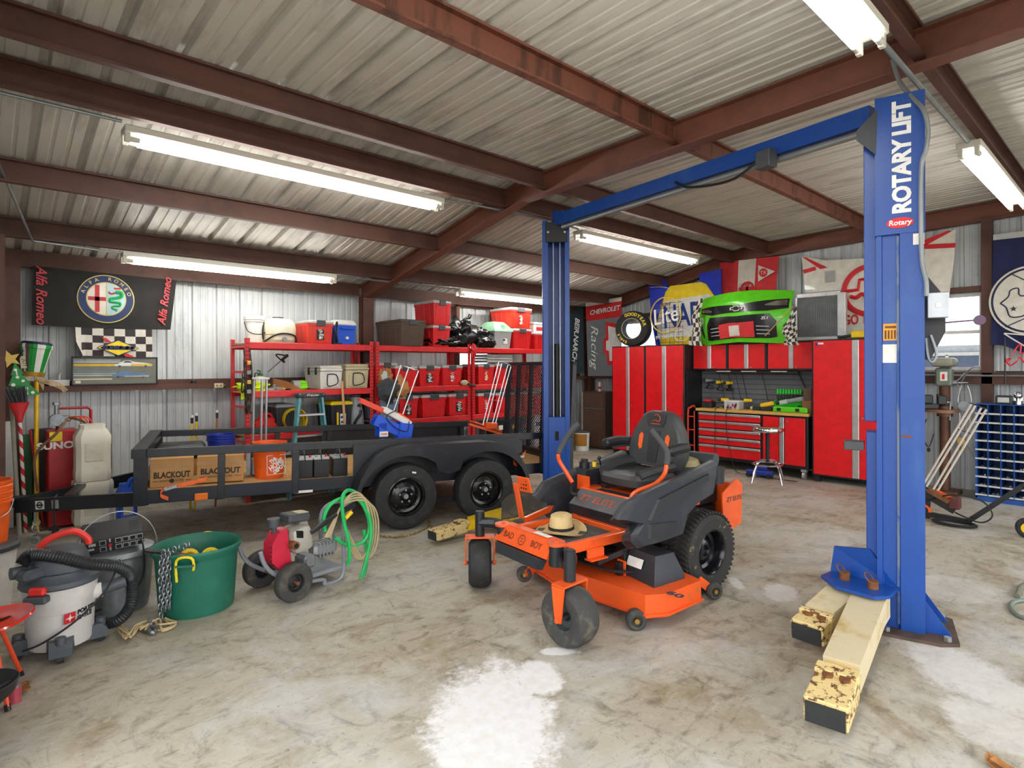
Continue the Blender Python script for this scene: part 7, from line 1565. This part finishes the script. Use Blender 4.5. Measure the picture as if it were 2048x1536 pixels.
# bolt bin cabinet
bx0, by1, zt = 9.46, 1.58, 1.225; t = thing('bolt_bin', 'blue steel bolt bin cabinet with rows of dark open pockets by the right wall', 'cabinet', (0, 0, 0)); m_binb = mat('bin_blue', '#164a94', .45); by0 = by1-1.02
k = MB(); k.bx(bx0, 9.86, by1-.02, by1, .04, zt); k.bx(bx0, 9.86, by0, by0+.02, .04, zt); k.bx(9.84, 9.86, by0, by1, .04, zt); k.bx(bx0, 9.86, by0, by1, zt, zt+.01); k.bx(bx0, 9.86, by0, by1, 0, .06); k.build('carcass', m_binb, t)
nr = 10; dz = (zt-.08)/nr
for i in range(nr): k = MB(); z = .07+i*dz; k.bx(bx0+.01, 9.84, by0+.02, by1-.02, z, z+.004); k.bx(bx0-.004, bx0+.004, by0, by1, z, z+.021); k.build('shelf', m_greyl, t)
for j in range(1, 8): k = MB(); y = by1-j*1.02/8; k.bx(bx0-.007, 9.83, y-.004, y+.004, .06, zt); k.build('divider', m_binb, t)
k = MB(); rnd = random.Random(9)
for i in range(120): y = by1-.06-rnd.randrange(8)*1.02/8-rnd.uniform(0, .03); z = .075+rnd.choice((0, 0, 0, 1, 2, 3, 4, 6))*dz; k.cyl((bx0+rnd.uniform(.04, .15), y, z+.01), (bx0+rnd.uniform(.04, .15), y+rnd.uniform(-.03, .03), z+.02), rnd.uniform(.008, .016), n=6)
o = k.build('loose_bolt', m_zinc, t); o['kind'] = 'stuff'
k = MB(); k.bx(-.05, .05, -.08, .08, 0, .11, .01); k.mi = 1; k.bx(-.055, -.05, -.055, .055, .025, .085); tag(k.build('metal_box', [m_iron, m_greyl], loc=(9.52, 1.30, zt+.011)), 'small square dark metal box standing on the blue bolt bin', 'box')
for y, lab in ((1.17, 'chrome hitch ball on the blue bolt bin beside the small dark box'), (1.05, 'chrome hitch ball on the blue bolt bin at the right edge')):
    k = MB(); k.cyl((0, 0, 0), (0, 0, .05), .045, n=16); k.cyl((0, 0, .05), (0, 0, .08), .02, n=12); k.sph((0, 0, .115), .045); k.box((.06, 0, .06), (.06, .09, .12)); tag(k.build('hitch_ball', m_chrome, loc=(9.54, y, zt+.011)), lab, 'hitch ball')
# target thrower on the right
P3 = lambda px, py, y: pt(px, py, y=y)
t = thing('clay_thrower', 'black clay target thrower with four long white rods leaning by the near lift column', 'target thrower', (0, 0, 0)); Y3 = 1.45
Q = lambda px, py, dy=0: pt(px, py, x=7.95+dy)
k = MB(); a, b_, c = Q(1845, 1040), Q(1935, 1056), Q(2046, 972); b_.z = max(b_.z, .03); a.z = b_.z+.02
k.bar(a, b_, .05, .05); k.bar(b_, c, .05, .05); k.bar(Q(1846, 985), Q(1910, 1022), .05, .07); k.bar(Q(1852, 1040), Q(1856, 985), .06, .03); k.bar(c, c+V(0, -.25, .03), .05, .05); k.build('frame', m_blk, t)
k = MB(); k.box(Q(1880, 990), (.2, .22, .04), (R(28), 0, 0)); k.build('throw_plate', m_rust, t); k = MB(); k.bar(Q(1876, 983), Q(1910, 1000), .03, .03); k.build('throwing_arm', m_org, t)
k = MB(); k.bx(Q(1900, 1005).x-.05, Q(1900, 1005).x+.05, Q(1910, 1008).y-.05, Q(1910, 1008).y+.05, Q(1912, 1018).z, Q(1912, 995).z, .01); k.build('motor', mat('maroon_motor', '#5e2a26', .5), t)
k = MB(); p = Q(1847, 1020); k.torus(p, .06, .02, RY(PI/2), 20, 6); k.build('adjust_knob', m_orgp, t)
for (x0, y0, x1, y1) in ((1846, 970, 1943, 808), (1853, 973, 1951, 811), (1866, 980, 1963, 815), (1875, 982, 1973, 818)): k = MB(); k.cyl(Q(x0, y0), Q(x1, y1), .0115, n=8); k.build('magazine_rod', mat('pale_rod', '#cfc8bd', .4), t)
k = MB(); k.bar(Q(1843, 972), Q(1880, 988), .04, .012); k.bar(Q(1941, 806), Q(1975, 819), .02, .012); k.bar(Q(1913, 857), Q(1943, 868), .012, .008); k.build('rod_brace', m_blk, t)
k = MB(); k.tube(cr([Q(1850, 1003), Q(1900, 990, -.1), Q(1960, 1000, -.1), Q(1985, 1030, -.15), Q(1960, 1045, -.15), Q(1910, 1025, -.05)]), .008, 6); 
for i in range(5): k.torus((7.8, Q(1915, 1050).y, .012+.006*i), .12+.01*(i % 2), .006, Matrix.Diagonal((1, 1.5, 1, 1)), 24, 5)
k.build('cable', m_twine, t)
t = thing('cart', 'grey wheeled cart cut off by the right edge of the photo, yellow wheel hub', 'cart', (pt(2050, 1078, z=0).x+.05, pt(2050, 1078, z=0).y-.02, 0))
k = MB(RY(PI/2)); k.torus((-.10, .0, 0), .075, .03, None, 28, 8); o = k.build('tyre', m_rub, t); k = MB(); k.cyl((-.03, 0, .10), (.03, 0, .10), .055, n=18); k.build('wheel_hub', m_yel, o)
k = MB(); k.cyl((0, -.05, .10), (0, -.05, .42), .03, n=12); k.bx(-.06, .06, -.25, -.02, .26, .34, .02); k.bx(.02, .08, -.12, -.04, 0, .14); k.build('frame', m_grey, t)
# grey green hose at the right edge
p = pt(2030, 1215, z=.015); k = MB(); k.tube(cr([pt(2050, 1236, z=.015), pt(2032, 1228, z=.015), pt(2021, 1212, z=.015), pt(2030, 1203, z=.015), pt(2052, 1200, z=.015)], 6), .014, 8); tag(k.build('garden_hose', mat('old_green_hose', '#6d7b70', .5)), 'loop of grey green hose on the floor at the right edge', 'hose')
k = MB(); k.tube(cr([pt(2052, 1168, z=.02), pt(2040, 1176, z=.02), pt(2034, 1192, z=.02)], 5), .018, 8); tag(k.build('pipe_end', mat('old_green_pipe', '#6c6f5c', .5)), 'end of a grey green pipe on the floor above the hose loop', 'pipe')
# navy banner and neon sign
t = thing('flag', 'navy blue cloth banner with white round badge hanging at the right edge', 'flag', (0, 0, 0)); C7 = [pt(1982, 690, x=9.95), pt(2130, 720, x=9.95), pt(2130, 452, x=9.95), pt(1987, 470, x=9.95)]
def f7(u, v): q = bil(C7, u, v); q.x += .02*math.sin(20*u+4*v)*(1-v)-.02; q.z += .04*math.sin(9*u)*max(0, .2-v)*3; return q
k = MB(); cloth(k, f7, 30, 20, lambda u, v: 1 if v > .965 else 0); k.build('cloth', [m_navy, m_greyl], t)
c = pt(2062, 600, x=9.9); k = MB(FRR(9.895, c.y, c.z)); o_ = Matrix.Diagonal((1, 1.05, 1, 1))
k.lathe([(.42, 0), (.42, .004), (0, .004)], 48, o_); k.mi = 1; k.torus((0, 0, .005), .385, .012, o_, 48, 4)
k.tube(cr([(-.30, -.02, .008), (-.22, .06, .008), (-.2, .14, .008), (-.12, .16, .008), (-.1, .06, .008), (.1, .06, .008), (.12, -.1, .008), (-.02, -.14, .008), (-.08, -.2, .008), (-.2, -.2, .008), (-.24, -.08, .008), (-.30, -.02, .008)], 3), .008, 5)
k.bar((-.2, .36, .008), (.05, .18, .008), .012, .006); k.bar((-.25, -.33, .008), (.0, -.2, .008), .012, .006)
k.prism([((.04 if i % 2 == 0 else .016)*math.cos(PI/2+i*PI/5)-.17, (.04 if i % 2 == 0 else .016)*math.sin(PI/2+i*PI/5)-.1) for i in range(10)], .003, None, .005)
k.build('badge', [MATS['flag_cream'], mat('badge_ink', '#222b4a', .7)], t)
t = thing('neon_sign', 'unlit red script neon sign on a thin black stand at the right edge', 'neon sign', mtx=FRR(9.86, pt(2010, 760, x=9.86).y, pt(2010, 768, x=9.86).z))
k = MB(); k.tube([(0, 0, 0), (0, .62, 0)], .008, 5); k.tube([(-.1, .16, 0), (.4, .16, 0)], .007, 5); k.build('stand', m_blk, t)
k = MB(); k.tube(cr([(.0, .26, .02), (.06, .33, .02), (.02, .31, .02), (.05, .24, .02), (.11, .28, .02), (.15, .34, .02), (.2, .27, .02), (.26, .3, .02), (.34, .28, .02)]), .010, 6); k.tube(cr([(.08, .37, .02), (.12, .47, .02), (.16, .5, .02), (.16, .39, .02), (.24, .44, .02), (.32, .4, .02)]), .010, 6); k.build('red_tube', m_neonr, t)
k = MB(); k.tube(cr([(.34, .6, .02), (.03, .65, .02), (.02, .63, .02), (.24, .45, .02)], 3), .009, 6); k.build('white_tube', m_neonw, t)
# ---------------------------------------------------------------- left foreground
t = thing('shop_vacuum', 'grey wet and dry vacuum with black lid and ribbed hose by the red stool', 'vacuum', (.39, 4.52, 0), R(-10)); r = .185
k = MB(); k.lathe([(0, .06), (r*.86, .06), (r*.9, .08), (r*.93, .27), (r*.95, .272), (r*1.02, .42), (r*1.02, .43), (0, .43)], 40); k.build('drum', mat('vac_drum_grey', '#d3d2cf', .45), t)
k = MB(); k.lathe([(r*1.06, .42), (r*1.1, .43), (r*1.08, .455), (r*.9, .48), (r*.85, .50), (0, .50)], 40); k.loft([oval(.5, .15, .13, 20), oval(.56, .145, .125, 20), oval(.62, .12, .10, 20), oval(.635, .07, .06, 20)]); k.box((-.12, -.11, .52), (.14, .1, .07), (0, 0, R(40)), .02); k.build('lid', m_vac, t)
k = MB(); k.cyl((-.13, -.06, .53), (-.22, -.10, .535), .035, n=16); k.build('blower_port', m_vac, t)
k = MB(); k.tube(cr([(-.13, .02, .60), (-.06, .02, .68), (.06, .03, .71), (.13, .03, .66), (.14, .03, .62)], 5), [.02]*21, 8); k.build('handle', mat('vac_red', '#e0352c', .4), t)
for a, nm in ((-115, 0), (60, 1)):
    X = RZ(R(a)) @ TR(r*1.08, 0, .40); k = MB(X); k.bx(-.01, .03, -.045, .045, .01, .06, .012); l = k.build('latch', MATS['vac_red'], t); k = MB(X); k.bx(-.01, .045, -.06, .06, -.03, .012, .008); k.build('latch_base', m_vac, l)
k = MB(); k.tube(cr([(-.17, -.10, .58), (-.13, -.08, .625), (.0, -.12, .60), (.16, -.12, .53), (.30, -.06, .47), (.36, .02, .36), (.36, .0, .20), (.27, .02, .10), (.1, .3, .05), (.0, .34, .05)], 22), [.033, .037]*99+[.033], 10); k.build('hose', mat('hose_black', '#24272b', .4), t)
k = MB(); k.cyl((.16, -.02, .33), (.21, -.02, .335), .045, n=18); k.mi = 1; k.cyl((.20, -.02, .335), (.33, .0, .36), .034, .04, n=16); k.build('hose_port', [m_white, m_vac], t)
for a in (-100, -10, 80, 170):
    X = RZ(R(a+15)); k = MB(X); k.loft([[V(.12, -.07, z), V(.12, .07, z), V(.235-.03*q, .055, z), V(.235-.03*q, -.055, z)] for z, q in ((.045, 0), (.09, 0), (.13, 1))]); k.cyl((.2, 0, .11), (.2, 0, .15), .03, .026, n=12); f = k.build('caster_foot', m_vac, t); k = MB(X); k.cyl((.2, -.016, .028), (.2, .016, .028), .027, n=14); k.build('caster_wheel', m_rub, f)
Lm = RZ(R(-57)) @ frame((r*.955, 0, .245), (0, 1, 0), (.12, 0, 1)); k = MB(Lm); k.bx(-.075, -.015, -.03, .03, 0, .003); k.mi = 1; k.prism([(x*.026-.045, y*.026) for x, y in ((0, 1), (.18, .18), (1, 0), (.18, -.18), (0, -1), (-.18, -.18), (-1, 0), (-.18, .18))], .003, None, .002); k.build('emblem', [m_redink, m_whiteink], t)
k = MB(Lm @ RY(R(16)) @ TR(.0, 0, -.004)); k.text('PORTER', .038, TR(-.005, .018, .006), .003, .9, 0, .001, 'LEFT'); k.text('CABLE', .038, TR(-.005, -.018, .006), .003, .9, 0, .001, 'LEFT'); k.build('lettering', m_ink, t)
k = MB(); k.tube(cr([(.30, .0, .50), (.24, -.12, .37), (.1, -.20, .24), (-.06, -.20, .14), (-.16, -.16, .10)], 6), .006, 6); k.build('power_cord', m_twine, t)
# galvanised can with power inverter on it
t = thing('trash_can', 'small galvanized steel can with lid behind the vacuum hose', 'trash can', (.76, 5.06, 0)); r = .222; n = 72
k = MB(); pr = [(0, .87), (.04, .9), (.06, .9), (.36, 1), (.40, 1.0)]
k.loft([[V(r*s*(1+(.022 if i % 3 == 0 and .05 < z < .37 else 0))*math.cos(2*PI*i/n), r*s*(1+(.022 if i % 3 == 0 and .05 < z < .37 else 0))*math.sin(2*PI*i/n), z) for i in range(n)] for z, s in pr]); k.build('body', m_galv, t)
k = MB(); k.lathe([(r*1.08, .385), (r*1.1, .40), (r*1.04, .43), (r*.9, .44), (r*.5, .455), (0, .46)], 40); k.build('lid', m_galv, t)
k = MB(); k.tube([(r*1.12*math.cos(q), -.02, .42+.27*math.sin(q)) for q in [PI*i/24 for i in range(25)]], .004, 6); k.build('wire_handle', m_zinc, t)
ux = thing('power_strip_box', 'black power backup box with rows of sockets tilted on the galvanized can', 'power supply', mtx=TR(.73, 4.99, .475) @ RZ(R(-6)) @ RX(R(16)) @ RY(R(-4)))
k = MB(); k.box((0, .04, .055), (.36, .26, .105), None, .012)
for s in (-1, 1):
    for i in range(5): k.bx(s*.13-.03, s*.13+.03, -.03+.028*i, -.02+.028*i, .107, .109)
k.build('case', m_blkp, ux)
k = MB(FRB(0, -.092, .055)); 
for i, (x, y) in enumerate([(-.06, .022)]+[(.03+.042*j, .022) for j in range(4)]+[(-.06, -.026)]+[(.03+.042*j, -.026) for j in range(4)]):
    k.mi = 0; k.bx(x-.019, x+.019, y-.018, y+.018, 0, .002); k.mi = 1; k.bx(x-.015, x+.015, y-.014, y+.014, .002, .004)
k.mi = 0; k.bx(-.14, -.10, .01, .03, 0, .003); k.bx(-.15, -.11, -.02, -.005, 0, .003); k.mi = 2; k.cyl((-.02, 0, 0), (-.02, 0, .012), .01, n=12); k.mi = 0; k.bx(-.024, -.014, .02, .045, 0, .002); k.bx(-.024, -.014, -.045, -.02, 0, .002); k.build('socket_panel', [m_papg, m_blkm, m_redink], ux)
k = MB(); k.tube(cr([(.16, -.10, .05), (.17, -.14, -.0), (.155, -.17, -.2), (.06, -.20, -.32), (-.1, -.21, -.36), (-.2, -.2, -.38)], 6), .006, 6); k.build('power_cord', m_twine, ux)
# green tub
t = thing('plastic_tub', 'large round dark green tub with yellow rope handles on the floor', 'tub', (1.19, 4.68, 0)); r = .275
k = MB(); k.lathe([(0, .012), (r*.82, .012), (r*.86, .0), (r*.88, .02), (r*.97, .38), (r*.99, .40), (r*1.05, .42), (r*1.07, .445), (r*1.04, .46), (r*1.0, .45), (r*.94, .38), (r*.84, .03), (0, .03)], 56); k.build('shell', m_green, t)
for a in (-118, 62):
    X = RZ(R(a)) @ TR(r*1.0, 0, .415); k = MB(X); k.prism([(-.01, -.075), (.05, -.055), (.05, .055), (-.01, .075)], .012, None, -.03); k.build('handle_tab', m_green, t)
    k = MB(X); k.tube(cr([(.03, -.05, -.13), (.032, -.055, -.03), (.035, -.045, .02), (.04, 0, .035), (.035, .045, .02), (.032, .055, -.03), (.03, .05, -.06)], 5), [.008, .0095]*15+[.008], 7); k.build('rope_handle', m_ropey, t)
k = MB(); k.grid(lambda u, v: (r*.9*math.sqrt(u)*math.cos(2*PI*v), r*.9*math.sqrt(u)*math.sin(2*PI*v), .30+.02*math.sin(9*v*2*PI)*u), 6, 24); o = tag(k.build('tub_clutter', m_blkm, loc=(1.19, 4.68, 0)), 'dark tangle of hoses filling the green tub', 'clutter', kind='stuff')
k = MB(); k.cyl((.86, 4.64, .485), (1.17, 4.60, .375), .016, n=10); k.mi = 1; k.cyl((1.17, 4.60, .375), (1.21, 4.60, .365), .024, n=12); tag(k.build('pry_tool', [m_blk, m_zinc]), 'long black handled tool resting across the rim of the green tub', 'tool')
for i, (x, y, m, lab) in enumerate(((1.26, 4.60, m_ropey, 'yellow strap roll lying in the green tub, right of the orange piece'), (1.14, 4.68, m_yel, 'yellow strap lying in the back of the green tub'), (1.06, 4.58, m_org, 'orange strap piece lying in the green tub by its front rim'))):
    k = MB(); k.torus((0, 0, .03), .05, .02, RX(R(60)), 18, 6); k.box((.05, 0, .02), (.08, .03, .015), (0, 0, .4)); tag(k.build('strap', m, loc=(x, y, .33)), lab, 'strap')
# chain and rope
t = thing('chain', 'steel chain hanging over the rim of the green tub beside the galvanized can', 'chain', (0, 0, 0)); m_chain = mat('chain_steel', '#8f9498', .35, .8)
def link(p, ang, sc=.02):
    k = MB(TR(*p) @ RZ(ang)); k.tube([(0, sc*.55*math.cos(q), sc*math.sin(q)) for q in [2*PI*i/12 for i in range(12)]], sc*.26, 6, True); return k.build('chain_link', m_chain, t)
for s in range(3):
    for i in range(13 if s else 15):
        link((0.925+.022*s+.004*math.sin(i), 4.515-.014*s, .44-.029*i+.012*s), (i % 2)*PI/2+.3, .021)
for i in range(6): link((.945+.035*i, 4.53+.012*i, .475), (i % 2)*PI/2+1.2, .02)
k = MB(); rnd = random.Random(5); P = [pt(px, py, z=.02) for px, py in ((238, 1256), (252, 1280), (246, 1262), (262, 1272), (280, 1255), (300, 1248), (285, 1262), (312, 1246), (322, 1258), (346, 1248), (326, 1240))]
for q in range(4): k.tube(cr([p+V(rnd.uniform(-.02, .02), rnd.uniform(-.02, .02), rnd.uniform(-.01, .03)) for p in P], 6), .006, 5)
tag(k.build('rope', m_rope), 'frayed jute rope lying on the floor before the green tub', 'rope')
k = MB(); k.tube(cr([pt(298, 1236, z=.08), pt(302, 1250, z=.03), pt(312, 1258, z=.02), pt(304, 1266, z=.02), pt(296, 1256, z=.02)], 5), .013, 7); tag(k.build('chain_hook', m_galv), 'galvanized chain hook lying on the frayed jute rope', 'hook')
# orange buckets on the white bin
t = thing('trash_bin', 'white plastic bin under the orange bucket stack at the left edge', 'bin', (.035, 5.74, 0)); k = MB(); k.lathe([(0, 0), (.17, 0), (.205, .40), (.20, .41), (0, .41)], 32); k.build('body', m_white, t); k = MB(); k.lathe([(.20, .40), (.225, .405), (.225, .435), (.21, .455), (0, .455)], 32); k.build('lid', m_greyd, t)
bo = bucket('bucket', 'outermost orange bucket of the nested stack on the white bin', TR(.06, 5.74, .456), .15, .36, m_orgp, 'orange buckets nested on the white bin')
for i in (1, 2): bucket('bucket', ('orange bucket nested second in the stack on the white bin', 'topmost orange bucket in the stack on the white bin')[i-1], TR(.06, 5.74, .456+.045*i), .15, .36, m_orgp, 'orange buckets nested on the white bin', handle=False)
# red stool, dolly, can, leaves
t = thing('shop_stool', 'small glossy red tractor-seat stool cut off by the left edge', 'stool', (.045, 4.12, 0))
k = MB(); k.grid(lambda u, v: (.195*math.sqrt(u)*math.cos(2*PI*v), .195*math.sqrt(u)*math.sin(2*PI*v), .385+.035*u*u+.012*math.cos(4*PI*v)*u), 10, 40, .012); k.build('seat', mat('gloss_red', '#d9271f', .15, coat=.6), t)
for i in range(3): k = MB(); k.box((.03+.035*i-.03, -.01+.012*i, .392), (.012, .07, .004), (0, 0, R(-50))); k.build('seat_slot', m_dark, t)
for a in (50, 170, 290): k = MB(); c, s = math.cos(R(a)), math.sin(R(a)); k.cyl((c*.07, s*.07, .38), (c*.23, s*.23, .02), .011, n=10); l = k.build('leg', mat('red_orange_leg', '#e8502a', .4), t); k = MB(); k.cyl((c*.222, s*.222, .03), (c*.235, s*.235, .0), .014, n=10); k.build('foot_cap', m_blk, l)
t = thing('plant_dolly', 'round black tray dolly with dusty top at the lower left edge', 'dolly', (.01, 3.72, 0)); k = MB(); k.lathe([(0, .15), (.10, .15), (.14, .19), (.15, .235), (.155, .24), (.15, .245), (.13, .205), (.09, .165), (0, .165)], 36); k.build('tray', m_blk, t)
for a in (20, 110, 200, 290): k = MB(); k.bar((0, 0, .17), (.13*math.cos(R(a)), .13*math.sin(R(a)), .20), .02, .01); k.build('rib', m_greyd, t)
k = MB(); k.cyl((0, 0, 0), (0, 0, .15), .05, n=16); k.build('stem', m_greyd, t)
k = MB(); k.cyl((0, 0, 0), (0, 0, .08), .028, n=16); k.mi = 1; k.cyl((0, 0, .08), (0, 0, .09), .025, n=16); tag(k.build('drink_can', [mat('faded_red_can', '#c65a66', .35, .4), m_zinc], loc=(.155, 3.98, 0)), 'faded pink can standing on the floor beside the black tray dolly', 'can')
for i, (px, py) in enumerate(((36, 1378), (48, 1370), (42, 1386), (1990, 1530), (2005, 1534))):
    p = pt(px, py, z=.006); k = MB(TR(p.x, p.y, .008) @ RZ(i*1.3)); k.grid(lambda u, v: (.09*(u-.5), .035*math.sin(PI*u)*(v-.5)*2, .012*math.cos(3*u)+.012*(v-.5)**2*4), 6, 3, .0015)
    tag(k.build('dry_leaf', mat('dry_leaf', '#a5713d', .8)), ('curled brown leaf touching the faded pink can', 'brown leaf lying farthest from the pink can', 'brown leaf in front of the faded pink can', 'curled brown leaf at the bottom right edge', 'pale brown leaf nearest the bottom right corner')[i], 'leaf')
# ---------------------------------------------------------------- pressure washer
WM = TR(1.74, 4.30, 0) @ RZ(R(9)); WI = WM.inverted()
def wl(px, py, y): o = WI @ CAMP; ry = WI.to_3x3() @ (_d + _r*((px-1024)/F) - _u*((py-768-CYO)/F)); return o+ry*((y-o.y)/ry.y)
t = thing('pressure_washer', 'red and grey engine pressure washer with looped hoses on two wheels', 'pressure washer', mtx=WM); m_gt = mat('grey_tube_frame', '#8f959d', .4, .2)
for y in (.0, .46): wheel(t, 'wheel', TR(0, y, .142) @ (RX(PI/2) if y == 0 else RX(-PI/2)), .142, .085, .065, m_rubd, m_blkm, False); 
k = MB(); k.cyl((0, -.06, .142), (0, .5, .142), .013, n=10); k.build('axle', m_rust, t)
for y in (.08, .40):
    dy = y-.08; k = MB(); k.tube(cr([wl(521, 1105, .08)+V(0, dy, 0), wl(530, 1130, .08)+V(0, dy, 0), wl(552, 1150, .08)+V(0, dy, 0), V(.1, y, .09), V(.3, y, .055), wl(650, 1168, .08)+V(0, dy, 0), wl(676, 1160, .08)+V(0, dy, 0), wl(687, 1140, .08)+V(0, dy, 0), wl(687, 1090, .08)+V(0, dy, 0), wl(686, 1050, .08)+V(0, dy, 0)], 5), .016, 8); k.build('tube_frame', m_gt, t)
k = MB(); a, b_ = wl(686, 1052, .08), wl(686, 1052, .08)+V(0, .32, 0); k.tube(cr([a, a+V(.03, .0, .08), a+V(.10, .03, .13), a+V(.14, .16, .15), b_+V(.10, -.03, .13), b_+V(.03, 0, .08), b_], 5), .016, 8); k.build('handle', m_gt, t)
k = MB(); a, b_ = wl(600, 1150, .08), wl(686, 1132, .08); k.bx(a.x-.05, b_.x, .08, .40, b_.z-.02, b_.z+.01, .003); k.build('base_plate', m_gt, t)
zb_ = b_.z+.01
e0 = wl(585, 1150, .15)
k = MB(); k.loft([[wl(540, 1090, .10)+V(0, q, 0), wl(552, 1066, .10)+V(0, q, 0), wl(570, 1055, .10)+V(0, q, 0), wl(580, 1130, .10)+V(0, q, 0), wl(560, 1142, .10)+V(0, q, 0), wl(540, 1125, .10)+V(0, q, 0)] for q in (-.03, .09)]); k.build('engine_shroud', mat('engine_red', '#c2203c', .4), t)
k = MB()
for i in range(5): p = wl(546, 1095+9*i, .08); k.box(p+V(0, -.004, 0), (.05, .006, .006), (0, R(10), 0))
k.build('shroud_grille', m_dark, t)
k = MB(); p = wl(566, 1105, .08); k.box(p+V(0, -.004, 0), (.035, .004, .09), (0, R(-8), 0)); k.mi = 1; p = wl(572, 1128, .08); k.box(p+V(0, -.004, 0), (.05, .004, .05)); k.build('warning_label', [m_pap, m_blueink], t)
k = MB(); c = wl(594, 1075, .12); k.box(c, (.17, .20, .20), (0, R(-8), 0), .045, 2); k.box(c+V(.05, .02, .09), (.08, .1, .06), None, .02); k.build('engine_block', mat('cast_engine_grey', '#b3b1a5', .5, .3), t)
k = MB(); c2 = wl(595, 1091, .0); k.cyl(V(c2.x-.01, -.0, c2.z), V(c2.x-.01, .1, c2.z), .03, n=14); k.mi = 1; k.cyl(V(c2.x-.01, -.004, c2.z), V(c2.x-.01, .0, c2.z), .018, n=12)
for i in range(3): p = wl(598+4*i, 1068, .0); k.bx(p.x-.004, p.x+.004, -.0, .03, p.z-.03, p.z+.02)
k.build('exhaust', [m_rust, m_dark], t)
k = MB(); a, b_ = wl(568, 1036, .14), wl(610, 1030, .14); k.bar(a, b_, .15, .06, bev=.01); k.mi = 1; k.bar(a.lerp(b_, .5)+V(0, 0, .032), b_+V(0, 0, .032), .1, .004); k.build('air_box', [m_greyd, m_tan], t)
k = MB(); c = wl(547, 1045, .14); k.cyl(c-V(0, 0, .03), c+V(0, 0, .03), .045, n=18); k.cyl(c-V(-.01, 0, .11), c-V(0, 0, .03), .02, n=10); k.build('fuel_cap', m_greyd, t)
k = MB(); a, b_ = wl(622, 1100, .14), wl(668, 1090, .14); k.bar(a, b_, .11, .10, bev=.02); k.cyl(b_+V(-.02, 0, .02), b_+V(-.03, 0, .14), .025, n=12)
for i in range(5): p = a.lerp(b_, .2+.15*i); k.bar(p+V(0, 0, -.055), p+V(0, 0, .055), .125, .012, (1, 0, 0))
k.build('pump', m_zinc, t); k = MB(); c = wl(610, 1120, .12); k.box(c, (.10, .16, .10), None, .02); k.build('crankcase', m_galv, t)
k = MB(); a, b_ = wl(622, 1065, .02), wl(683, 1022, .02); k.tube([a, a.lerp(b_, .45), a.lerp(b_, .5), b_], [.017, .02, .016, .014], 10); k.bar(b_, b_+V(.12, 0, .04), .035, .05); k.mi = 1; k.cyl(b_+V(.02, -.02, -.06), b_+V(.08, -.02, -.02), .018, n=10); k.build('spray_lance', [m_blk, m_yel], t)
def loops(name, m, r, P, n=6): k = MB(); k.tube(cr(P, n), r, 8); return k.build(name, m, t)
Wp = lambda px, py, y: wl(px, py, y)
loops('green_hose', m_grn, .015, [Wp(694, 1130, .0), Wp(699, 1115, -.02), Wp(697, 1080, -.03), Wp(688, 1045, -.02), Wp(684, 1000, -.02), Wp(692, 983, .0), Wp(705, 982, .02), Wp(728, 1000, .0), Wp(740, 1040, -.02), Wp(742, 1070, -.03), Wp(735, 1110, -.02), Wp(722, 1155, .0), Wp(718, 1163, .02), Wp(728, 1150, .04), Wp(733, 1115, .04), Wp(728, 1060, .04)])
loops('green_hose', m_grn, .015, [Wp(650, 1063, .06), Wp(648, 1035, .05), Wp(662, 1008, .03), Wp(690, 995, .02), Wp(718, 1000, .01), Wp(735, 1030, .0), Wp(738, 1062, .0), Wp(724, 1085, .02), Wp(695, 1090, .04), Wp(670, 1075, .06)])
for i in range(4): loops('beige_hose', m_beige, .008, [Wp(650+3*i, 1075, .05), Wp(668, 1040+4*i, .03), Wp(690-2*i, 1000+4*i, .0), Wp(712+3*i, 985+5*i, -.01), Wp(730+6*i, 1000+5*i, -.02), Wp(742+5*i, 1050, -.02), Wp(735+5*i, 1100, -.01), Wp(718+3*i, 1118, .01), Wp(702, 1100-8*i, .03), Wp(688, 1060-5*i, .04)])
# rope on the floor by the trailer wheel
k = MB(); k.tube(cr([pt(760, 1072, z=.012), pt(800, 1074, z=.012), pt(835, 1064, z=.012), pt(856, 1052, z=.012), pt(858, 1040, z=.03), pt(866, 1062, z=.012)], 6), .011, 6); tag(k.build('rope', mat('braided_rope', '#b49a5c', .9, 0, '#4a4030', 60, .45, .55)), 'braided tan rope lying on the floor under the trailer wheels', 'rope')
